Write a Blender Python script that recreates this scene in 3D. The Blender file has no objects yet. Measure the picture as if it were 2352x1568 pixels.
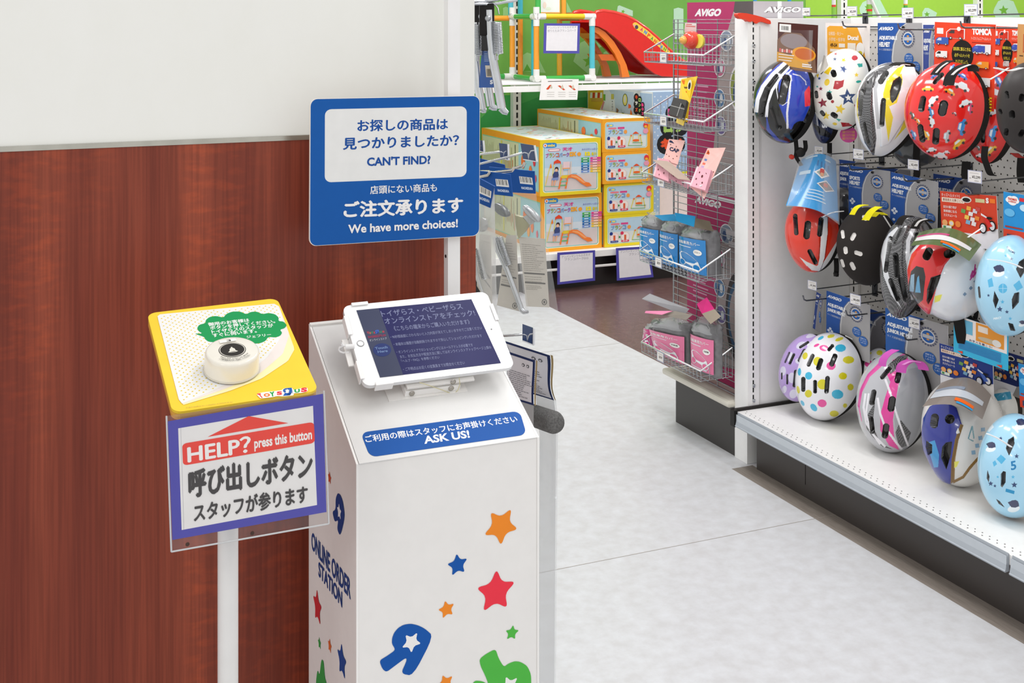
import bpy, bmesh, math, random
import numpy as np
from mathutils import Vector, Matrix
random.seed(7)
SC = bpy.context.scene
COL = SC.collection

# ------------------------------------------------------------------ camera, world, lights, exposure
YAW = math.radians(23.4)
CA, SA = math.cos(YAW), math.sin(YAW)
FPX, HX, HY, EYE = 2830.0, 1176.0, 40.0, 1.5
cam_d = bpy.data.cameras.new('camera'); cam = bpy.data.objects.new('camera', cam_d); COL.objects.link(cam)
cam.location = (0, 0, EYE); cam.rotation_euler = (math.pi / 2, 0, -YAW)
cam_d.sensor_width = 36; cam_d.lens = 36 * FPX / 2352; cam_d.shift_y = -(784 - HY) / 2352
cam_d.clip_start = .05
SC.camera = cam
SC.view_settings.view_transform = 'Standard'; SC.view_settings.look = 'None'
SC.view_settings.gamma = 1; SC.view_settings.use_curve_mapping = False
SC.view_settings.exposure = 0.08
world = bpy.data.worlds.new('store_light'); SC.world = world; world.use_nodes = True
bg = world.node_tree.nodes['Background']; bg.inputs[0].default_value = (1, .995, .99, 1); bg.inputs[1].default_value = .86

def area(name, loc, sx, sy, power):
    l = bpy.data.lights.new(name, 'AREA'); l.shape = 'RECTANGLE'; l.size = sx; l.size_y = sy; l.energy = power * .47
    l.color = (1, .99, .985)
    o = bpy.data.objects.new(name, l); COL.objects.link(o); o.location = loc
for (x, y, p) in ((-2.3, -.9, 60), (-.4, -.3, 7), (1.1, -.3, 9), (1.45, 1.7, 21), (2.15, 2.25, 27), (1.6, 3.5, 44), (3.3, 5.5, 38), (6.1, 5.7, 70), (2.0, 5.5, 36), (4.3, 3.3, 16)):
    area('ceiling_and_fill_lamp', (x, y, 3.0), .25, 1.25, p)  # ceiling rows, plus unseen fills added to brighten kiosk side and gondola panel

# ------------------------------------------------------------------ unprojection (photo pixel -> point of the place)
def ray(px, py):
    u = (px - HX) / FPX
    return (SA + CA * u, CA - SA * u, (HY - py) / FPX)
def at(px, py, X=None, Y=None, Z=None, t=None):
    d = ray(px, py)
    if X is not None: t = X / d[0]
    elif Y is not None: t = Y / d[1]
    elif Z is not None: t = (Z - EYE) / d[2]
    return Vector((d[0] * t, d[1] * t, EYE + d[2] * t))
def proj(P):
    P = np.asarray(P, float)
    r = P[:, 0] * CA - P[:, 1] * SA; f = P[:, 0] * SA + P[:, 1] * CA
    return HX + FPX * r / f, HY - FPX * (P[:, 2] - EYE) / f
def fwd(p): return p[0] * SA + p[1] * CA
def crop(x0, y0, s): return lambda x, y: (x0 + x * s, y0 + y * s)

# ------------------------------------------------------------------ colours and materials
def lin(c):
    c = c / 255.0
    return c / 12.92 if c <= .04045 else ((c + .055) / 1.055) ** 2.4
def hexc(s):
    if not isinstance(s, str): return s
    s = s.lstrip('#')
    a = int(s[6:8], 16) / 255 if len(s) == 8 else 1.0
    return (lin(int(s[0:2], 16)), lin(int(s[2:4], 16)), lin(int(s[4:6], 16)), a)
MATS = {}
def nodes_of(name):
    m = bpy.data.materials.new(name); m.use_nodes = True
    nt = m.node_tree; b = nt.nodes['Principled BSDF']
    return m, nt, b
def attr_mat(name, rough=.5, metal=0, spec=.5, coat=0, noise=.03, nscale=40, bump=0, bscale=200, sheen=0):
    m, nt, b = nodes_of(name)
    a = nt.nodes.new('ShaderNodeAttribute'); a.attribute_name = 'Col'
    n = nt.nodes.new('ShaderNodeTexNoise'); n.inputs['Scale'].default_value = nscale; n.inputs['Detail'].default_value = 3
    tc = nt.nodes.new('ShaderNodeTexCoord'); nt.links.new(tc.outputs['Object'], n.inputs['Vector'])
    mr = nt.nodes.new('ShaderNodeMapRange'); mr.inputs[1].default_value = .3; mr.inputs[2].default_value = .7
    mr.inputs[3].default_value = 1 - noise; mr.inputs[4].default_value = 1 + noise * .4
    nt.links.new(n.outputs['Fac'], mr.inputs[0])
    mx = nt.nodes.new('ShaderNodeVectorMath'); mx.operation = 'SCALE'
    nt.links.new(a.outputs['Color'], mx.inputs[0]); nt.links.new(mr.outputs[0], mx.inputs['Scale'])
    src = mx.outputs[0]
    if name == 'shell':       # woven carbon where the painted mask (alpha) is low
        ck = nt.nodes.new('ShaderNodeTexChecker'); ck.inputs['Scale'].default_value = 300
        ck.inputs['Color1'].default_value = (.018, .018, .019, 1); ck.inputs['Color2'].default_value = (.17, .17, .175, 1)
        mpn = nt.nodes.new('ShaderNodeMapping'); mpn.inputs['Rotation'].default_value = (.0, .0, .6)
        nt.links.new(tc.outputs['Object'], mpn.inputs['Vector']); nt.links.new(mpn.outputs[0], ck.inputs['Vector'])
        mix = nt.nodes.new('ShaderNodeMix'); mix.data_type = 'RGBA'
        nt.links.new(a.outputs['Alpha'], mix.inputs[0]); nt.links.new(ck.outputs['Color'], mix.inputs[6]); nt.links.new(src, mix.inputs[7])
        src = mix.outputs[2]
    nt.links.new(src, b.inputs['Base Color'])
    b.inputs['Roughness'].default_value = rough; b.inputs['Metallic'].default_value = metal
    b.inputs['Specular IOR Level'].default_value = spec; b.inputs['Coat Weight'].default_value = coat
    b.inputs['Coat Roughness'].default_value = .06
    if bump:
        n2 = nt.nodes.new('ShaderNodeTexNoise'); n2.inputs['Scale'].default_value = bscale; nt.links.new(tc.outputs['Object'], n2.inputs['Vector'])
        bp = nt.nodes.new('ShaderNodeBump'); bp.inputs['Strength'].default_value = bump; bp.inputs['Distance'].default_value = .002
        nt.links.new(n2.outputs['Fac'], bp.inputs['Height']); nt.links.new(bp.outputs[0], b.inputs['Normal'])
    MATS[name] = m
attr_mat('paper', .6, spec=.18)
attr_mat('plastic', .4, spec=.2)
attr_mat('gloss', .15, coat=.3)
attr_mat('shell', .16, coat=.5, noise=.01)
attr_mat('paint', .42, noise=.02, bump=.03, bscale=600)
attr_mat('metal', .22, metal=1, noise=.12, nscale=25)
attr_mat('wire', .3, metal=.85, noise=.1, nscale=25)
attr_mat('matte', .85, spec=.2, noise=.06)
attr_mat('foam', .95, spec=.1, noise=.35, nscale=300, bump=.5, bscale=300)
attr_mat('crinkle', .2, spec=.5, noise=.25, nscale=35, bump=.55, bscale=60)
attr_mat('screen', .25, spec=.1, noise=.12, nscale=9)
attr_mat('moire', .6, spec=.2, noise=.35, nscale=60)
def clear_mat(name, alpha, col, rough=.08, bump=0):
    m, nt, b = nodes_of(name)
    tr = nt.nodes.new('ShaderNodeBsdfTransparent'); mix = nt.nodes.new('ShaderNodeMixShader'); out = nt.nodes['Material Output']
    b.inputs['Base Color'].default_value = col; b.inputs['Roughness'].default_value = rough
    fr = nt.nodes.new('ShaderNodeLayerWeight'); fr.inputs[0].default_value = .35
    ad = nt.nodes.new('ShaderNodeMath'); ad.operation = 'MULTIPLY_ADD'; ad.inputs[1].default_value = .35; ad.inputs[2].default_value = alpha
    ad.use_clamp = True
    nt.links.new(fr.outputs['Fresnel'], ad.inputs[0]); nt.links.new(ad.outputs[0], mix.inputs[0])
    nt.links.new(tr.outputs[0], mix.inputs[1]); nt.links.new(b.outputs[0], mix.inputs[2]); nt.links.new(mix.outputs[0], out.inputs[0])
    if bump:
        n2 = nt.nodes.new('ShaderNodeTexNoise'); n2.inputs['Scale'].default_value = 28
        tc = nt.nodes.new('ShaderNodeTexCoord'); nt.links.new(tc.outputs['Object'], n2.inputs['Vector'])
        bp = nt.nodes.new('ShaderNodeBump'); bp.inputs['Strength'].default_value = bump; bp.inputs['Distance'].default_value = .004
        nt.links.new(n2.outputs['Fac'], bp.inputs['Height']); nt.links.new(bp.outputs[0], b.inputs['Normal'])
    MATS[name] = m
clear_mat('film', .10, (.9, .92, .93, 1), .1, .6)
clear_mat('clear', .04, (.6, .61, .62, 1), .06)
clear_mat('rail', .45, hexc('9aa3ad'), .25)

def wood_mat():
    m, nt, b = nodes_of('mahogany')
    tc = nt.nodes.new('ShaderNodeTexCoord'); L = nt.links.new
    def noise(sx, sz, sc, det):
        mp = nt.nodes.new('ShaderNodeMapping'); mp.inputs['Scale'].default_value = (sx, 1, sz); L(tc.outputs['Object'], mp.inputs['Vector'])
        n = nt.nodes.new('ShaderNodeTexNoise'); n.inputs['Scale'].default_value = sc; n.inputs['Detail'].default_value = det
        L(mp.outputs[0], n.inputs['Vector']); return n.outputs['Fac']
    big = noise(1, .03, 16, 2.5); fine = noise(1, .02, 260, 2); fig = noise(.35, 1, 75, 3); patch = noise(1, .12, 7, 1)
    r = nt.nodes.new('ShaderNodeValToRGB'); e = r.color_ramp.elements
    e[0].position = .32; e[0].color = hexc('763223'); e[1].position = .66; e[1].color = hexc('964832')
    L(big, r.inputs[0])
    r2 = nt.nodes.new('ShaderNodeValToRGB'); e = r2.color_ramp.elements
    e[0].position = .35; e[0].color = (.72, .68, .68, 1); e[1].position = .62; e[1].color = (1.06, 1.04, 1.04, 1); L(fine, r2.inputs[0])
    r3 = nt.nodes.new('ShaderNodeValToRGB'); e = r3.color_ramp.elements
    e[0].position = .46; e[0].color = (1, 1, 1, 1); e[1].position = .66; e[1].color = (1.30, 1.2, 1.0, 1); L(fig, r3.inputs[0])
    mk = nt.nodes.new('ShaderNodeValToRGB'); e = mk.color_ramp.elements; e[0].position = .45; e[1].position = .6; L(patch, mk.inputs[0])
    def mul(a, b2, f=1.0):
        x = nt.nodes.new('ShaderNodeMix'); x.data_type = 'RGBA'; x.blend_type = 'MULTIPLY'; x.clamp_result = False
        if isinstance(f, float): x.inputs[0].default_value = f
        else: L(f, x.inputs[0])
        L(a, x.inputs[6]); L(b2, x.inputs[7]); return x.outputs[2]
    c = mul(mul(r.outputs[0], r2.outputs[0], .7), r3.outputs[0], mk.outputs[0])
    L(c, b.inputs['Base Color']); b.inputs['Roughness'].default_value = .4; b.inputs['Specular IOR Level'].default_value = .3
    MATS['mahogany'] = m
wood_mat()
def stain_mat(name, c1, c2, scale, rough, spec=.3, sx=1, sy=1, lo=.35, hi=.7, bump=0):
    m, nt, b = nodes_of(name); L = nt.links.new
    tc = nt.nodes.new('ShaderNodeTexCoord'); mp = nt.nodes.new('ShaderNodeMapping'); mp.inputs['Scale'].default_value = (sx, sy, 1)
    L(tc.outputs['Object'], mp.inputs['Vector'])
    n = nt.nodes.new('ShaderNodeTexNoise'); n.inputs['Scale'].default_value = scale; n.inputs['Detail'].default_value = 8; n.inputs['Roughness'].default_value = .62
    L(mp.outputs[0], n.inputs['Vector'])
    r = nt.nodes.new('ShaderNodeValToRGB'); e = r.color_ramp.elements
    e[0].position = lo; e[0].color = hexc(c1); e[1].position = hi; e[1].color = hexc(c2); L(n.outputs['Fac'], r.inputs[0])
    L(r.outputs[0], b.inputs['Base Color']); b.inputs['Roughness'].default_value = rough; b.inputs['Specular IOR Level'].default_value = spec
    if bump:
        bp = nt.nodes.new('ShaderNodeBump'); bp.inputs['Strength'].default_value = bump; bp.inputs['Distance'].default_value = .002
        L(n.outputs['Fac'], bp.inputs['Height']); L(bp.outputs[0], b.inputs['Normal'])
    MATS[name] = m
stain_mat('wall_paint', 'ebebe5', 'efefeb', 3.0, .6, sx=1.5, sy=1)
stain_mat('vinyl_floor', 'c5c4c6', 'd2d3d7', 22, .34, .25, bump=.02)
stain_mat('brown_floor', '5e4442', '6c524f', 30, .25, .3)
stain_mat('grey_strip', '7d736b', '918880', 40, .5, .3, sx=6, sy=.4)
stain_mat('print_green', '72ad4c', '79b653', 4, .5, .3)

# ------------------------------------------------------------------ frames and mesh builder
class Frame:
    """a flat surface: origin, unit axes u (right) and v (up), n towards the viewer"""
    def __init__(s, O, ex, ey):
        s.O = Vector(O); s.ex = Vector(ex).normalized(); s.n = s.ex.cross(Vector(ey)).normalized(); s.ey = s.n.cross(s.ex)
    def pt(s, u, v, w=0): return s.O + s.ex * u + s.ey * v + s.n * w
    def fp(s, px, py, w=0):
        d = Vector(ray(px, py)); E = Vector((0, 0, EYE))
        t = ((s.O + s.n * w) - E).dot(s.n) / d.dot(s.n)
        return E + d * t
    def uv(s, px, py):
        q = s.fp(px, py) - s.O; return q.dot(s.ex), q.dot(s.ey)
def corner_frame(tl, tr, bl): return Frame(bl, tr - tl, tl - bl)
_TXT = {}
def text_mesh(body, off=0.0):
    k = (body, off)
    if k not in _TXT:
        latin = max(map(ord, body)) < 0x2000
        c = bpy.data.curves.new('lettering', 'FONT'); c.body = body; c.size = 1; c.offset = off if latin else 0; c.resolution_u = 3
        o = bpy.data.objects.new('lettering', c); COL.objects.link(o)
        dg = bpy.context.evaluated_depsgraph_get(); m = bpy.data.meshes.new_from_object(o.evaluated_get(dg))
        v = [tuple(x.co[:2]) for x in m.vertices]; f = [tuple(p.vertices) for p in m.polygons]
        bpy.data.objects.remove(o); bpy.data.curves.remove(c); bpy.data.meshes.remove(m)
        if off > .01 and not latin:      # bold: struck again a hair to every side
            v0, f0, n0 = list(v), list(f), len(v)
            for dx, dy in ((off, 0), (-off, 0), (0, off * .8), (0, -off * .8)):
                b0 = len(v); v += [(p[0] + dx, p[1] + dy, len(v) // n0) for p in v0]; f += [tuple(i + b0 for i in q) for q in f0]
        _TXT[k] = (v, f)
    return _TXT[k]
def rr_unit(rx, ry, n=5):
    """unit rounded rectangle outline"""
    P = []
    for cx, cy, a0 in ((1 - rx, 1 - ry, 0), (rx, 1 - ry, 90), (rx, ry, 180), (1 - rx, ry, 270)):
        for i in range(n + 1):
            a = math.radians(a0 + 90 * i / n); P.append((cx + rx * math.cos(a), cy + ry * math.sin(a)))
    return P
def quad_map(TL, TR, BR, BL):
    def f(u, v):
        a = [BL[i] * (1 - u) + BR[i] * u for i in (0, 1)]; b = [TL[i] * (1 - u) + TR[i] * u for i in (0, 1)]
        return (a[0] * (1 - v) + b[0] * v, a[1] * (1 - v) + b[1] * v)
    return f
def star_pts(n=5, r=.45, rot=90):
    return [((1 if i % 2 == 0 else r) * math.cos(math.radians(rot + 180 * i / n)), (1 if i % 2 == 0 else r) * math.sin(math.radians(rot + 180 * i / n))) for i in range(2 * n)]

class MB:
    LIFT = .0001
    def __init__(s): s.v = []; s.f = []; s.c = []; s.m = []; s.s = []; s.lay = 0
    def add(s, vs, fs, col, mat='paper', smooth=False):
        n = len(s.v); s.v += [tuple(p) for p in vs]; s.f += [tuple(i + n for i in f) for f in fs]
        k = len(fs); s.c += [hexc(col)] * k; s.m += [mat] * k; s.s += [smooth] * k
        return s
    def face(s, pts, col, mat='paper'): return s.add(pts, [tuple(range(len(pts)))], col, mat)
    def box(s, x0, x1, y0, y1, z0, z1, col, mat='paint', M=None, bev=0):
        bm = bmesh.new(); bmesh.ops.create_cube(bm, size=1)
        for v in bm.verts: v.co = ((x0 + x1) / 2 + v.co.x * (x1 - x0), (y0 + y1) / 2 + v.co.y * (y1 - y0), (z0 + z1) / 2 + v.co.z * (z1 - z0))
        if bev: bmesh.ops.bevel(bm, geom=bm.edges[:], offset=bev, segments=2, affect='EDGES', profile=.5)
        bm.verts.index_update()
        vs = [(M @ v.co if M else v.co.copy()) for v in bm.verts]; fs = [tuple(v.index for v in f.verts) for f in bm.faces]; bm.free()
        return s.add(vs, fs, col, mat)
    def fbox(s, fr, u0, u1, v0, v1, w0, w1, col, mat='paint', bev=0):
        M = Matrix((( fr.ex[0], fr.ey[0], fr.n[0], fr.O[0]), (fr.ex[1], fr.ey[1], fr.n[1], fr.O[1]), (fr.ex[2], fr.ey[2], fr.n[2], fr.O[2]), (0, 0, 0, 1)))
        return s.box(u0, u1, v0, v1, w0, w1, col, mat, M, bev)
    def prism(s, pts, d, col, mat='paper'):
        """closed outline (3D points) extruded by vector d"""
        n = len(pts); d = Vector(d); a = [Vector(p) for p in pts]; b = [p + d for p in a]
        fs = [tuple(range(n)), tuple(range(2 * n - 1, n - 1, -1))] + [(i, (i + 1) % n, n + (i + 1) % n, n + i) for i in range(n)]
        return s.add(a + b, fs, col, mat)
    def tube(s, pts, r, col, mat='plastic', n=8, caps=True, flat=1.0):
        P = [Vector(p) for p in pts]; R = r if isinstance(r, (list, tuple)) else [r] * len(P)
        up = None; vs = []; fs = []
        for i, p in enumerate(P):
            d = (P[min(i + 1, len(P) - 1)] - P[max(i - 1, 0)])
            if d.length < 1e-9: d = Vector((0, 0, 1))
            d.normalize()
            if up is None: up = d.orthogonal().normalized()
            else:
                up = up - d * up.dot(d)
                up = up.normalized() if up.length > 1e-6 else d.orthogonal().normalized()
            sd = d.cross(up)
            for k in range(n):
                a = 2 * math.pi * k / n; vs.append(p + up * (R[i] * math.cos(a)) + sd * (R[i] * flat * math.sin(a)))
        for i in range(len(P) - 1):
            for k in range(n):
                fs.append((i * n + k, i * n + (k + 1) % n, (i + 1) * n + (k + 1) % n, (i + 1) * n + k))
        s.add(vs, fs, col, mat, True)
        if caps:
            m = len(P) - 1
            s.add(vs[:n], [tuple(range(n - 1, -1, -1))], col, mat); s.add(vs[m * n:], [tuple(range(n))], col, mat)
        return s
    def ribbon(s, pts, wdir, w, th, col, mat='matte'):
        """flat strap along pts, wide along wdir"""
        P = [Vector(p) for p in pts]; wd = Vector(wdir).normalized() * (w / 2); vs = []; fs = []
        for i, p in enumerate(P):
            d = (P[min(i + 1, len(P) - 1)] - P[max(i - 1, 0)]).normalized(); nn = d.cross(wd)
            nn = nn.normalized() * (th / 2) if nn.length > 1e-6 else Vector((0, 0, th / 2))
            vs += [p - wd - nn, p + wd - nn, p + wd + nn, p - wd + nn]
        for i in range(len(P) - 1):
            for k in range(4): fs.append((i * 4 + k, i * 4 + (k + 1) % 4, (i + 1) * 4 + (k + 1) % 4, (i + 1) * 4 + k))
        m = (len(P) - 1) * 4; fs += [(3, 2, 1, 0), (m, m + 1, m + 2, m + 3)]
        return s.add(vs, fs, col, mat)
    def lathe(s, prof, fr, col, mat='plastic', n=32, uv=(0, 0)):
        """profile [(radius, height along frame normal)]"""
        vs = []; fs = []
        for r, h in prof:
            for k in range(n):
                a = 2 * math.pi * k / n; vs.append(fr.pt(uv[0] + r * math.cos(a), uv[1] + r * math.sin(a), h))
        for i in range(len(prof) - 1):
            for k in range(n): fs.append((i * n + k, i * n + (k + 1) % n, (i + 1) * n + (k + 1) % n, (i + 1) * n + k))
        s.add(vs, fs, col, mat, True)
        if prof[-1][0] > 1e-5: s.add(vs[-n:], [tuple(range(n))], col, mat)
        return s
    def grid(s, fn, nu, nv, col, mat='paper', smooth=True, cols=None):
        vs = [fn(i / nu, j / nv) for j in range(nv + 1) for i in range(nu + 1)]
        for j in range(nv):
            for i in range(nu):
                pass
        fs = [(j * (nu + 1) + i, j * (nu + 1) + i + 1, (j + 1) * (nu + 1) + i + 1, (j + 1) * (nu + 1) + i) for j in range(nv) for i in range(nu)]
        s.add(vs, fs, col, mat, smooth)
        if cols:
            k = len(fs); s.c[-k:] = [hexc(cols((i + .5) / nu, (j + .5) / nv)) for j in range(nv) for i in range(nu)]
        return s
    # ---- printing on a frame, positions given in photo pixels, each layer a hair above the last
    def lift(s): s.lay += 1; return s.lay * MB.LIFT
    def ppoly(s, fr, pts, col, mat='paper', w=None):
        w = s.lift() if w is None else w
        return s.face([fr.fp(x, y, w) for x, y in pts], col, mat)
    def prr(s, fr, TL, TR, BR, BL, rx, ry, col, mat='paper'):
        q = quad_map(TL, TR, BR, BL); return s.ppoly(fr, [q(u, v) for u, v in rr_unit(rx, ry)], col, mat)
    def ptext(s, fr, body, bl, br, tl, col, off=0.0, mat='paper'):
        v, f = text_mesh(body, off); w = s.lift()
        if not v: return s
        A, B, T = fr.fp(*bl, w), fr.fp(*br, w), fr.fp(*tl, w)
        x0 = min(p[0] for p in v); x1 = max(p[0] for p in v); y0 = min(p[1] for p in v); y1 = max(p[1] for p in v)
        vs = [A + (B - A) * ((p[0] - x0) / (x1 - x0)) + (T - A) * ((p[1] - y0) / max(y1 - y0, 1e-6)) + fr.n * (1.5e-5 * p[2] if len(p) > 2 else 0) for p in v]
        return s.add(vs, f, col, mat)
    # ---- printing on a frame in its own metres
    def upoly(s, fr, pts, col, mat='paper', w=None):
        w = s.lift() if w is None else w
        return s.face([fr.pt(u, v, w) for u, v in pts], col, mat)
    def utext(s, fr, body, u0, v0, u1, v1, col, off=0.0, mat='paper', shear=0.0):
        v, f = text_mesh(body, off); w = s.lift()
        if not v: return s
        x0 = min(p[0] for p in v); x1 = max(p[0] for p in v); y0 = min(p[1] for p in v); y1 = max(p[1] for p in v)
        vs = []
        for p in v:
            a = (p[0] - x0) / (x1 - x0); b = (p[1] - y0) / max(y1 - y0, 1e-6)
            vs.append(fr.pt(u0 + (u1 - u0) * a + shear * b * (v1 - v0), v0 + (v1 - v0) * b, w + (1.5e-5 * p[2] if len(p) > 2 else 0)))
        return s.add(vs, f, col, mat)
    def build(s, name, parent=None, label=None):
        V = np.array(s.v, dtype=np.float32).reshape(-1, 3)
        if parent is not None:
            o0 = np.array(parent.get('_o', (0, 0, 0)), dtype=np.float32)
        else:
            lo = V.min(0); hi = V.max(0); o0 = np.array([(lo[0] + hi[0]) / 2, (lo[1] + hi[1]) / 2, lo[2]], dtype=np.float32)
        me = bpy.data.meshes.new(name)
        me.from_pydata((V - o0).tolist(), [], s.f)
        ms = list(dict.fromkeys(s.m))
        for k in ms: me.materials.append(MATS[k])
        ix = {k: i for i, k in enumerate(ms)}
        me.polygons.foreach_set('material_index', [ix[k] for k in s.m])
        me.polygons.foreach_set('use_smooth', s.s)
        a = me.color_attributes.new('Col', 'FLOAT_COLOR', 'CORNER')
        cnt = np.array([len(f) for f in s.f]); c = np.array([(x + (1.0,))[:4] for x in s.c], dtype=np.float32)
        a.data.foreach_set('color', np.repeat(c, cnt, axis=0).ravel())
        me.update()
        o = bpy.data.objects.new(name, me); COL.objects.link(o)
        if parent is not None: o.parent = parent; o['_o'] = tuple(float(x) for x in o0)
        else: o.location = o0.tolist(); o['_o'] = tuple(float(x) for x in o0)
        if label: o['label'] = label
        return o
def tag(o, label, cat, group=None):
    o['label'] = label; o['category'] = cat
    if group: o['group'] = group
    return o
def thing(name, label, cat, loc=(0, 0, 0), group=None):
    o = bpy.data.objects.new(name, None); COL.objects.link(o); o.location = loc; o['_o'] = tuple(float(x) for x in loc)
    o.empty_display_size = .05
    return tag(o, label, cat, group)
def struct(o): o['kind'] = 'structure'; return o
def copy_tree(o, parent=None):
    c = o.copy(); COL.objects.link(c)
    if parent is not None: c.parent = parent
    for ch in list(o.children): copy_tree(ch, c)
    return c
def dup(o, loc=None, label=None, rotz=None):
    c = copy_tree(o)
    if loc is not None: c.location = loc
    if rotz is not None: c.rotation_euler.z = rotz
    if label: c['label'] = label
    return c
def vert_frame(px, py, t, ang):
    """upright plane through a photo pixel at forward distance t, its u axis turned by ang degrees from +X"""
    a = math.radians(ang); return Frame(at(px, py, t=t), (math.cos(a), math.sin(a), 0), (0, 0, 1))
# ================================================================== THE SETTING
KX, SHX = 2.372, 2.717            # kick plate of the gondola; edge of the brown floor
SEAM = 'b3aca5'
m = MB()
def fl(x0, x1, y0, y1, mat, z=0.0): m.face([(x0, y0, z), (x1, y0, z), (x1, y1, z), (x0, y1, z)], 'ffffff', mat)
fl(-2.5, 2.297, -1.5, 9, 'vinyl_floor'); fl(2.297, 2.38, -1.5, 3.47, 'grey_strip')
fl(2.297, 2.38, 3.47, 9, 'vinyl_floor'); fl(2.38, SHX, -1.5, 9, 'vinyl_floor'); fl(SHX, 9, -1.5, 9, 'brown_floor')
for y in (1.03, 3.024, 5.01, 7.0): m.face([(-2.5, y, .0004), (SHX, y, .0004), (SHX, y + .0022, .0004), (-2.5, y + .0022, .0004)], 'a39b93', 'paper')
struct(m.build('floor'))
WY, WX = 2.085, .828              # end wall behind the kiosk: its face and its right-hand corner
m = MB()
m.box(-2.5, WX, WY, WY + .16, 0, 3.0, 'ffffff', 'wall_paint'); struct(m.build('wall_left'))
m = MB(); m.box(-2.5, WX, WY - .006, WY - .0005, 0, 1.2905, 'ffffff', 'mahogany'); struct(m.build('trim_1'))
m = MB(); m.box(-2.5, WX, WY - .0075, WY - .0004, 1.2905, 1.2985, 'b9b7ad', 'metal'); struct(m.build('trim_2'))
# green printed back wall of the toy fixtures
BY = 7.12
m = MB(); m.box(1.0, 9, BY, BY + .05, 0, 3.0, 'ffffff', 'print_green')
fw = Frame((0, BY, 0), (1, 0, 0), (0, 0, 1))
MINT, MINT2 = '9fd08a', 'bfe3c6'
def wall_shape(pts, col, star=None):
    m.ppoly(fw, pts, col)
    if star: m.ppoly(fw, [(star[0] + star[2] * x, star[1] - star[2] * y) for x, y in star_pts(rot=star[3])], '74b440')
k1 = crop(1080, 0, .20408)
# lower panels: shade under the deck put into a deeper green; printed facets
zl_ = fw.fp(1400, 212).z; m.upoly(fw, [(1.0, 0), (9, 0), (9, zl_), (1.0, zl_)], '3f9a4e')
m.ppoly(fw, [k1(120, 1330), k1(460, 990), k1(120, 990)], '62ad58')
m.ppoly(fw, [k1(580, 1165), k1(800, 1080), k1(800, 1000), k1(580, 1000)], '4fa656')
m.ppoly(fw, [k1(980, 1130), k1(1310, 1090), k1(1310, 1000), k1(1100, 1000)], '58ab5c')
wall_shape([k1(370, 90), k1(400, 75), k1(440, 90), k1(440, 180), k1(370, 180)], MINT)
wall_shape([k1(590, 620), k1(640, 590), k1(700, 610), k1(760, 640), k1(850, 820), k1(590, 800)], MINT)
m.ppoly(fw, [k1(600, 800), k1(640, 720), k1(690, 800)], '62a83e')
wall_shape([k1(1190, 600), k1(1240, 480), k1(1330, 440), k1(1440, 560), k1(1470, 700), k1(1430, 840), k1(1350, 850), k1(1160, 690)], MINT, (*k1(1340, 690), 16, 90))
wall_shape([k1(1400, 440), k1(1500, 470), k1(1490, 520), k1(1450, 540)], MINT)
wall_shape([k1(1500, 590), k1(1560, 560), k1(1610, 600), k1(1600, 640), k1(1500, 620)], MINT)
wall_shape([k1(1660, 70), k1(1680, 60), k1(1830, 120), k1(1830, 185), k1(1650, 130)], MINT2, (*k1(1720, 130), 5, 70))
wall_shape([k1(1085, 20), k1(1150, 150), k1(1085, 150)], MINT)
wall_shape([k1(1870, 800), k1(1880, 730), k1(1930, 700), k1(2020, 800), k1(2020, 850), k1(1860, 850)], MINT)
wall_shape([k1(2290, 100), k1(2340, 85), k1(2400, 100), k1(2400, 440), k1(2290, 440)], MINT2)
k5 = crop(1730, 0, .14031); k6 = crop(2040, 0, .14031)
xl_ = fw.fp(1850, 40).x; m.upoly(fw, [(xl_, 1.2), (9, 1.2), (9, 3.0), (xl_, 3.0)], 'a2d24c')
wall_shape([k5(1740, 130), k5(1790, 40), k5(1850, 10), k5(1990, -40), k5(2080, 0), k5(2220, 270), k5(1820, 270), k5(1750, 210)], MINT2, (*k5(1880, 130), 9, 80))
wall_shape([k6(560, 200), k6(600, 130), k6(660, 130), k6(800, 210), k6(780, 270), k6(560, 270)], MINT2, (*k6(635, 235), 7, 90))
wall_shape([k6(1740, 130), k6(1800, 20), k6(1900, -20), k6(2050, 20), k6(2160, 280), k6(1760, 290), k6(1720, 200)], MINT2, (*k6(1890, 170), 12, 95))
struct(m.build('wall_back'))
m = MB(); m.box(7.6, 7.7, -1.5, BY, 0, 3.0, 'e4e2dc', 'paint'); struct(m.build('wall_right'))

# slotted uprights on the back wall
def upright(px, label, z0=.0, z1=2.0, col='d9d6cf', w=.055):
    p = at(px, 200, Y=BY - .04)
    m = MB(); m.box(p.x - w / 2, p.x + w / 2, BY - .045, BY - .002, z0, z1, col, 'paint')
    z = z0 + .02
    while z < z1 - .03: m.box(p.x - .006, p.x + .006, BY - .0458, BY - .0445, z, z + .034, '201e1c', 'matte'); z += .05
    return tag(m.build('slotted_upright'), label, 'upright', 'slotted uprights of the toy shelving')
upright(1187, 'grey slotted upright behind the orange frame posts of the climbing frame')
upright(1938, 'white slotted upright against lime wall, beside the thin pole with one red band', col='f0efec')
upright(2250, 'white slotted upright against lime wall, nearest to the cardboard helmet tag', col='f0efec')

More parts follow.
